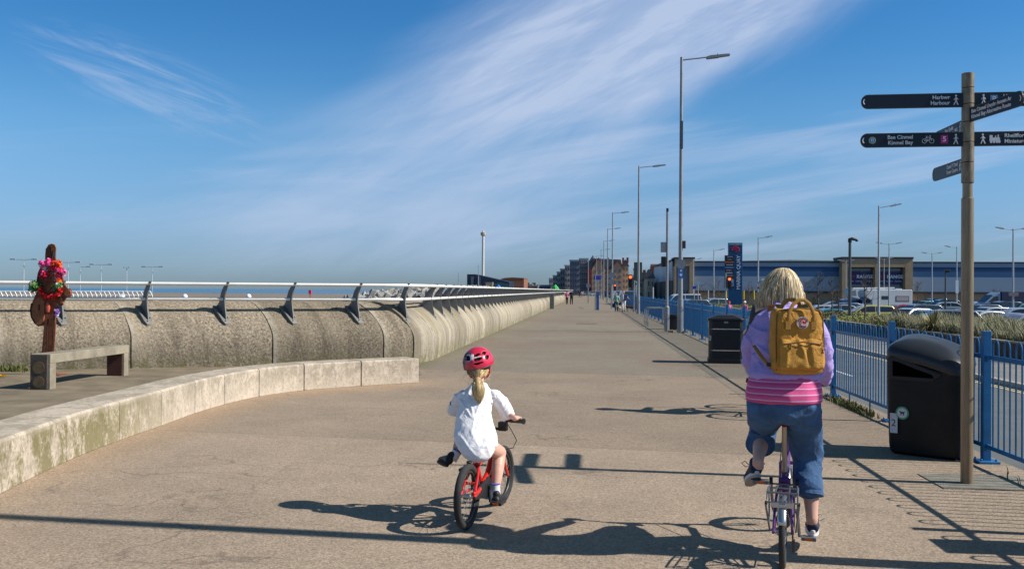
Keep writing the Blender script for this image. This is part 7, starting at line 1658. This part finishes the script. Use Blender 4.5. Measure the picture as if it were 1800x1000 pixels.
# ================= pedestrians
def walker(label,px,foot,h,Y,top,legs,hair,heading=0.0,stride=.25,skirt=False,z0=0.0,armout=None,hat=None,child=False,tops=1.0):
    p=at(px,foot,Y); t=thing('person',label,'person',(p.x,p.y,z0),heading); k=h/1.72
    def V(x,y,z): return (x*k,y*k,z*k)
    hr_k=1.18 if child else 1
    bo=MB(); bo.ball(V(0,.02,1.60),(.078*k*hr_k,.095*k*hr_k,.115*k*hr_k)); bo.ball(V(0,.12,1.58),.014*k); bo.limb([V(0,0,1.55),V(0,0,1.42)],[.05*k,.055*k]); bo.loft([V(0,0,.9)+(.14*k,.1*k),V(0,0,1.2)+(.14*k,.1*k),V(0,0,1.4)+(.17*k,.09*k)],14)
    arms=[]
    for s in(-1,1):
        e=V(s*.25,-.03*s,1.14); w=V(s*.26,.12*s,.90)
        if armout and s==armout: e=V(s*.32,.08,1.18); w=V(s*.45,.2,1.05)
        bo.limb([V(s*.18,0,1.38),e,w],[.045*k,.036*k,.024*k],8); wv_=Vector(w); d=(wv_-Vector(e)).normalized()
        bo.limb([w,wv_+d*.09*k],[.024*k,.028*k],8)
        for q in range(4): bo.limb([wv_+d*.09*k+Vector(((q-1.5)*.015*k,0,0)),wv_+d*.17*k+Vector(((q-1.5)*.018*k,.01*k,0))],[.009*k,.007*k],6)
        bo.limb([wv_+d*.05*k,wv_+d*.09*k+Vector((0,.035*k,0))],[.01*k,.008*k],6); arms.append((e,w))
        kn=V(s*.09,s*stride*.4+.04,.48); an=V(s*.09,s*stride,.10)
        bo.limb([V(s*.09,0,.92),kn,an],[.085*k,.055*k,.035*k],10); bo.limb([V(s*.09,s*stride-.03,.05),V(s*.09,s*stride+.14,.04)],[.04*k,.03*k],8)
    remesh(bo,'body',skin,t,.014*max(k,.7),2,world=False)
    bo=MB(); bo.loft([V(0,0,.88)+(.19*k,.14*k),V(0,0,1.1)+(.175*k,.13*k),V(0,0,1.34)+(.20*k,.12*k),V(0,0,1.44)+(.12*k,.08*k)],16)
    for s,(e,w) in zip((-1,1),arms): m_=Vector(e).lerp(Vector(w),tops*.8); bo.limb([V(s*.17,0,1.38),e,tuple(m_)] if tops>.1 else [V(s*.17,0,1.38),tuple(Vector(V(s*.18,0,1.38)).lerp(Vector(e),.6))],[.065*k,.055*k,.042*k] if tops>.1 else [.065*k,.06*k],8)
    remesh(bo,'top',top,t,.016*max(k,.7),2,world=False)
    bo=MB(); bo.loft([V(0,0,.84)+(.17*k,.13*k),V(0,0,.98)+(.175*k,.13*k)],14)
    for s in(-1,1): bo.limb([V(s*.09,0,.9),V(s*.09,s*stride*.4+.04,.48),V(s*.09,s*stride,.13)],[.10*k,.075*k,.06*k],10)
    remesh(bo,'trousers',legs,t,.016*max(k,.7),2,world=False)
    mb=MB(); mb.ball(V(0,0,1.63),(.092*k*hr_k,.10*k*hr_k,.11*k*hr_k)); mb.build('hair',hair,t,smooth=True)
    if hat: mb=MB(); mb.ball(V(0,.0,1.70),(.105*k*hr_k,.11*k*hr_k,.09*k*hr_k)); mb.loft([V(0,.02,1.67)+(.15*k,.17*k),V(0,.02,1.69)+(.13*k,.15*k)],14); mb.build('hat',hat,t,smooth='auto')
    for s in(-1,1): mb=MB(); mb.limb([V(s*.09,s*stride-.04,.05),V(s*.09,s*stride+.15,.04)],[.05*k,.038*k],10); mb.build('shoe',trw if child else bsh,t,smooth=True)
    return t,k
cm=lambda n,c:mat('cloth_'+n,c,.85,0,.15,6)
hd=mat('hair_dark',(.03,.02,.015),.6); hbn=mat('hair_brown',(.12,.06,.03),.6)
walker('pedestrian in pink top and dark skirt, left of the pair by the sea wall',996.5,534,1.6,112,cm('pink',(.45,.10,.22)),cm('black',(.02,.02,.025)),hbn,R(10),.15)
walker('pedestrian all in black on the right of the pair by the sea wall',1004.5,534,1.78,110,cm('black',(.02,.02,.025)),cm('black',(.02,.02,.025)),mat('hair_pale',(.35,.28,.22)),R(-5),.18)
walker('pedestrian in a mint green top and blue jeans walking with a companion in white trousers',1083.5,546,1.50,74.5,cm('mint',(.22,.40,.33)),cm('jeans',(.04,.09,.18)),hbn,R(175),.12)
t,k=walker('pedestrian in a navy top and white trousers with arms held out',1096,548,1.68,73.8,cm('navy',(.02,.025,.06)),cm('white',(.72,.71,.68)),mat('hair_red_brown',(.30,.12,.07)),R(180),.14,armout=-1,tops=.0)
mb=MB(); mb.limb([(.10,.1,1.30),(.12,.1,1.0)],[.10,.12],10); mb.build('shirt_tail',cm('palelilac',(.55,.55,.65)),t,smooth=True)
walker('distant pedestrian in dark clothes in front of the parked hatchbacks',1018.5,521,1.7,230,cm('black',(.02,.02,.025)),cm('black',(.02,.02,.025)),hd,0,.12)
walker('distant pedestrian in a pale pink top left of the parked hatchbacks',1022.5,520,1.6,240,cm('palepink',(.6,.35,.38)),cm('grey',(.12,.12,.14)),hbn,0,.12)
walker('child in pink with a red hat on the far pavement by the traffic light',1281.5,560,1.30,66,cm('childpink',(.65,.16,.30)),cm('jeans',(.04,.09,.18)),hbn,R(190),.1,z0=-.38,hat=cm('hatred',(.6,.03,.04)),child=True)
walker('child in pink with a white hat on the far pavement right of the totem sign',1309,560,1.32,66,cm('childpink',(.65,.16,.30)),cm('grey',(.12,.12,.14)),hbn,R(150),.1,z0=-.38,hat=cm('hatwhite',(.75,.74,.76)),child=True)
# dogs with the couple
def dog(label,px,foot,Y,col,ang,s=1.0):
    p=at(px,foot,Y); t=thing('dog',label,'dog',(p.x,p.y,0),ang); mb=MB()
    V=lambda x,y,z:(x*s,y*s,z*s)
    mb.limb([V(0,-.25,.38),V(0,0,.37),V(0,.22,.40)],[.095*s,.095*s,.115*s],12); mb.limb([V(0,.26,.44),V(0,.36,.56)],[.07*s,.055*s]); mb.ball(V(0,.40,.60),(.06*s,.075*s,.06*s)); mb.limb([V(0,.44,.58),V(0,.53,.56)],[.035*s,.025*s],8)
    for e in(-1,1):
        mb.limb([V(e*.045,.37,.66),V(e*.06,.35,.60)],[.02*s,.025*s],6); mb.limb([V(e*.06,.22,.34),V(e*.06,.20,.18),V(e*.06,.22,.03)],[.045*s,.028*s,.025*s],8); mb.limb([V(e*.06,-.25,.36),V(e*.065,-.18,.24),V(e*.065,-.30,.15),V(e*.065,-.27,.03)],[.06*s,.04*s,.025*s,.025*s],8)
    mb.limb([V(0,-.32,.42),V(0,-.44,.50),V(0,-.50,.60)],[.025*s,.02*s,.012*s],8); o=remesh(mb,'body',col,t,.011,2,world=False); return t
dog('small sandy dog at the feet of the couple walking towards the camera',1091.5,547.5,74.5,mat('fur_sand',(.45,.33,.2),.9,0,.2,20),R(120),.75)
dog('dark brown dog right of the couple beside the fence',1107,547,74,mat('fur_brown',(.07,.035,.02),.9,0,.2,20),R(80),1.0)
mb=MB(); mb.box((0,0,0),(.22,.14,.30)); mb.torus((0,0,.17),.08,.012,ax='Y',n=12,k=5,a0=0,a1=PI); o=single('handbag',mb,black,'black bag hanging beside the pedestrian in mint green','bag',bevel=.03); o.location=at(1078.5,537,74.5)
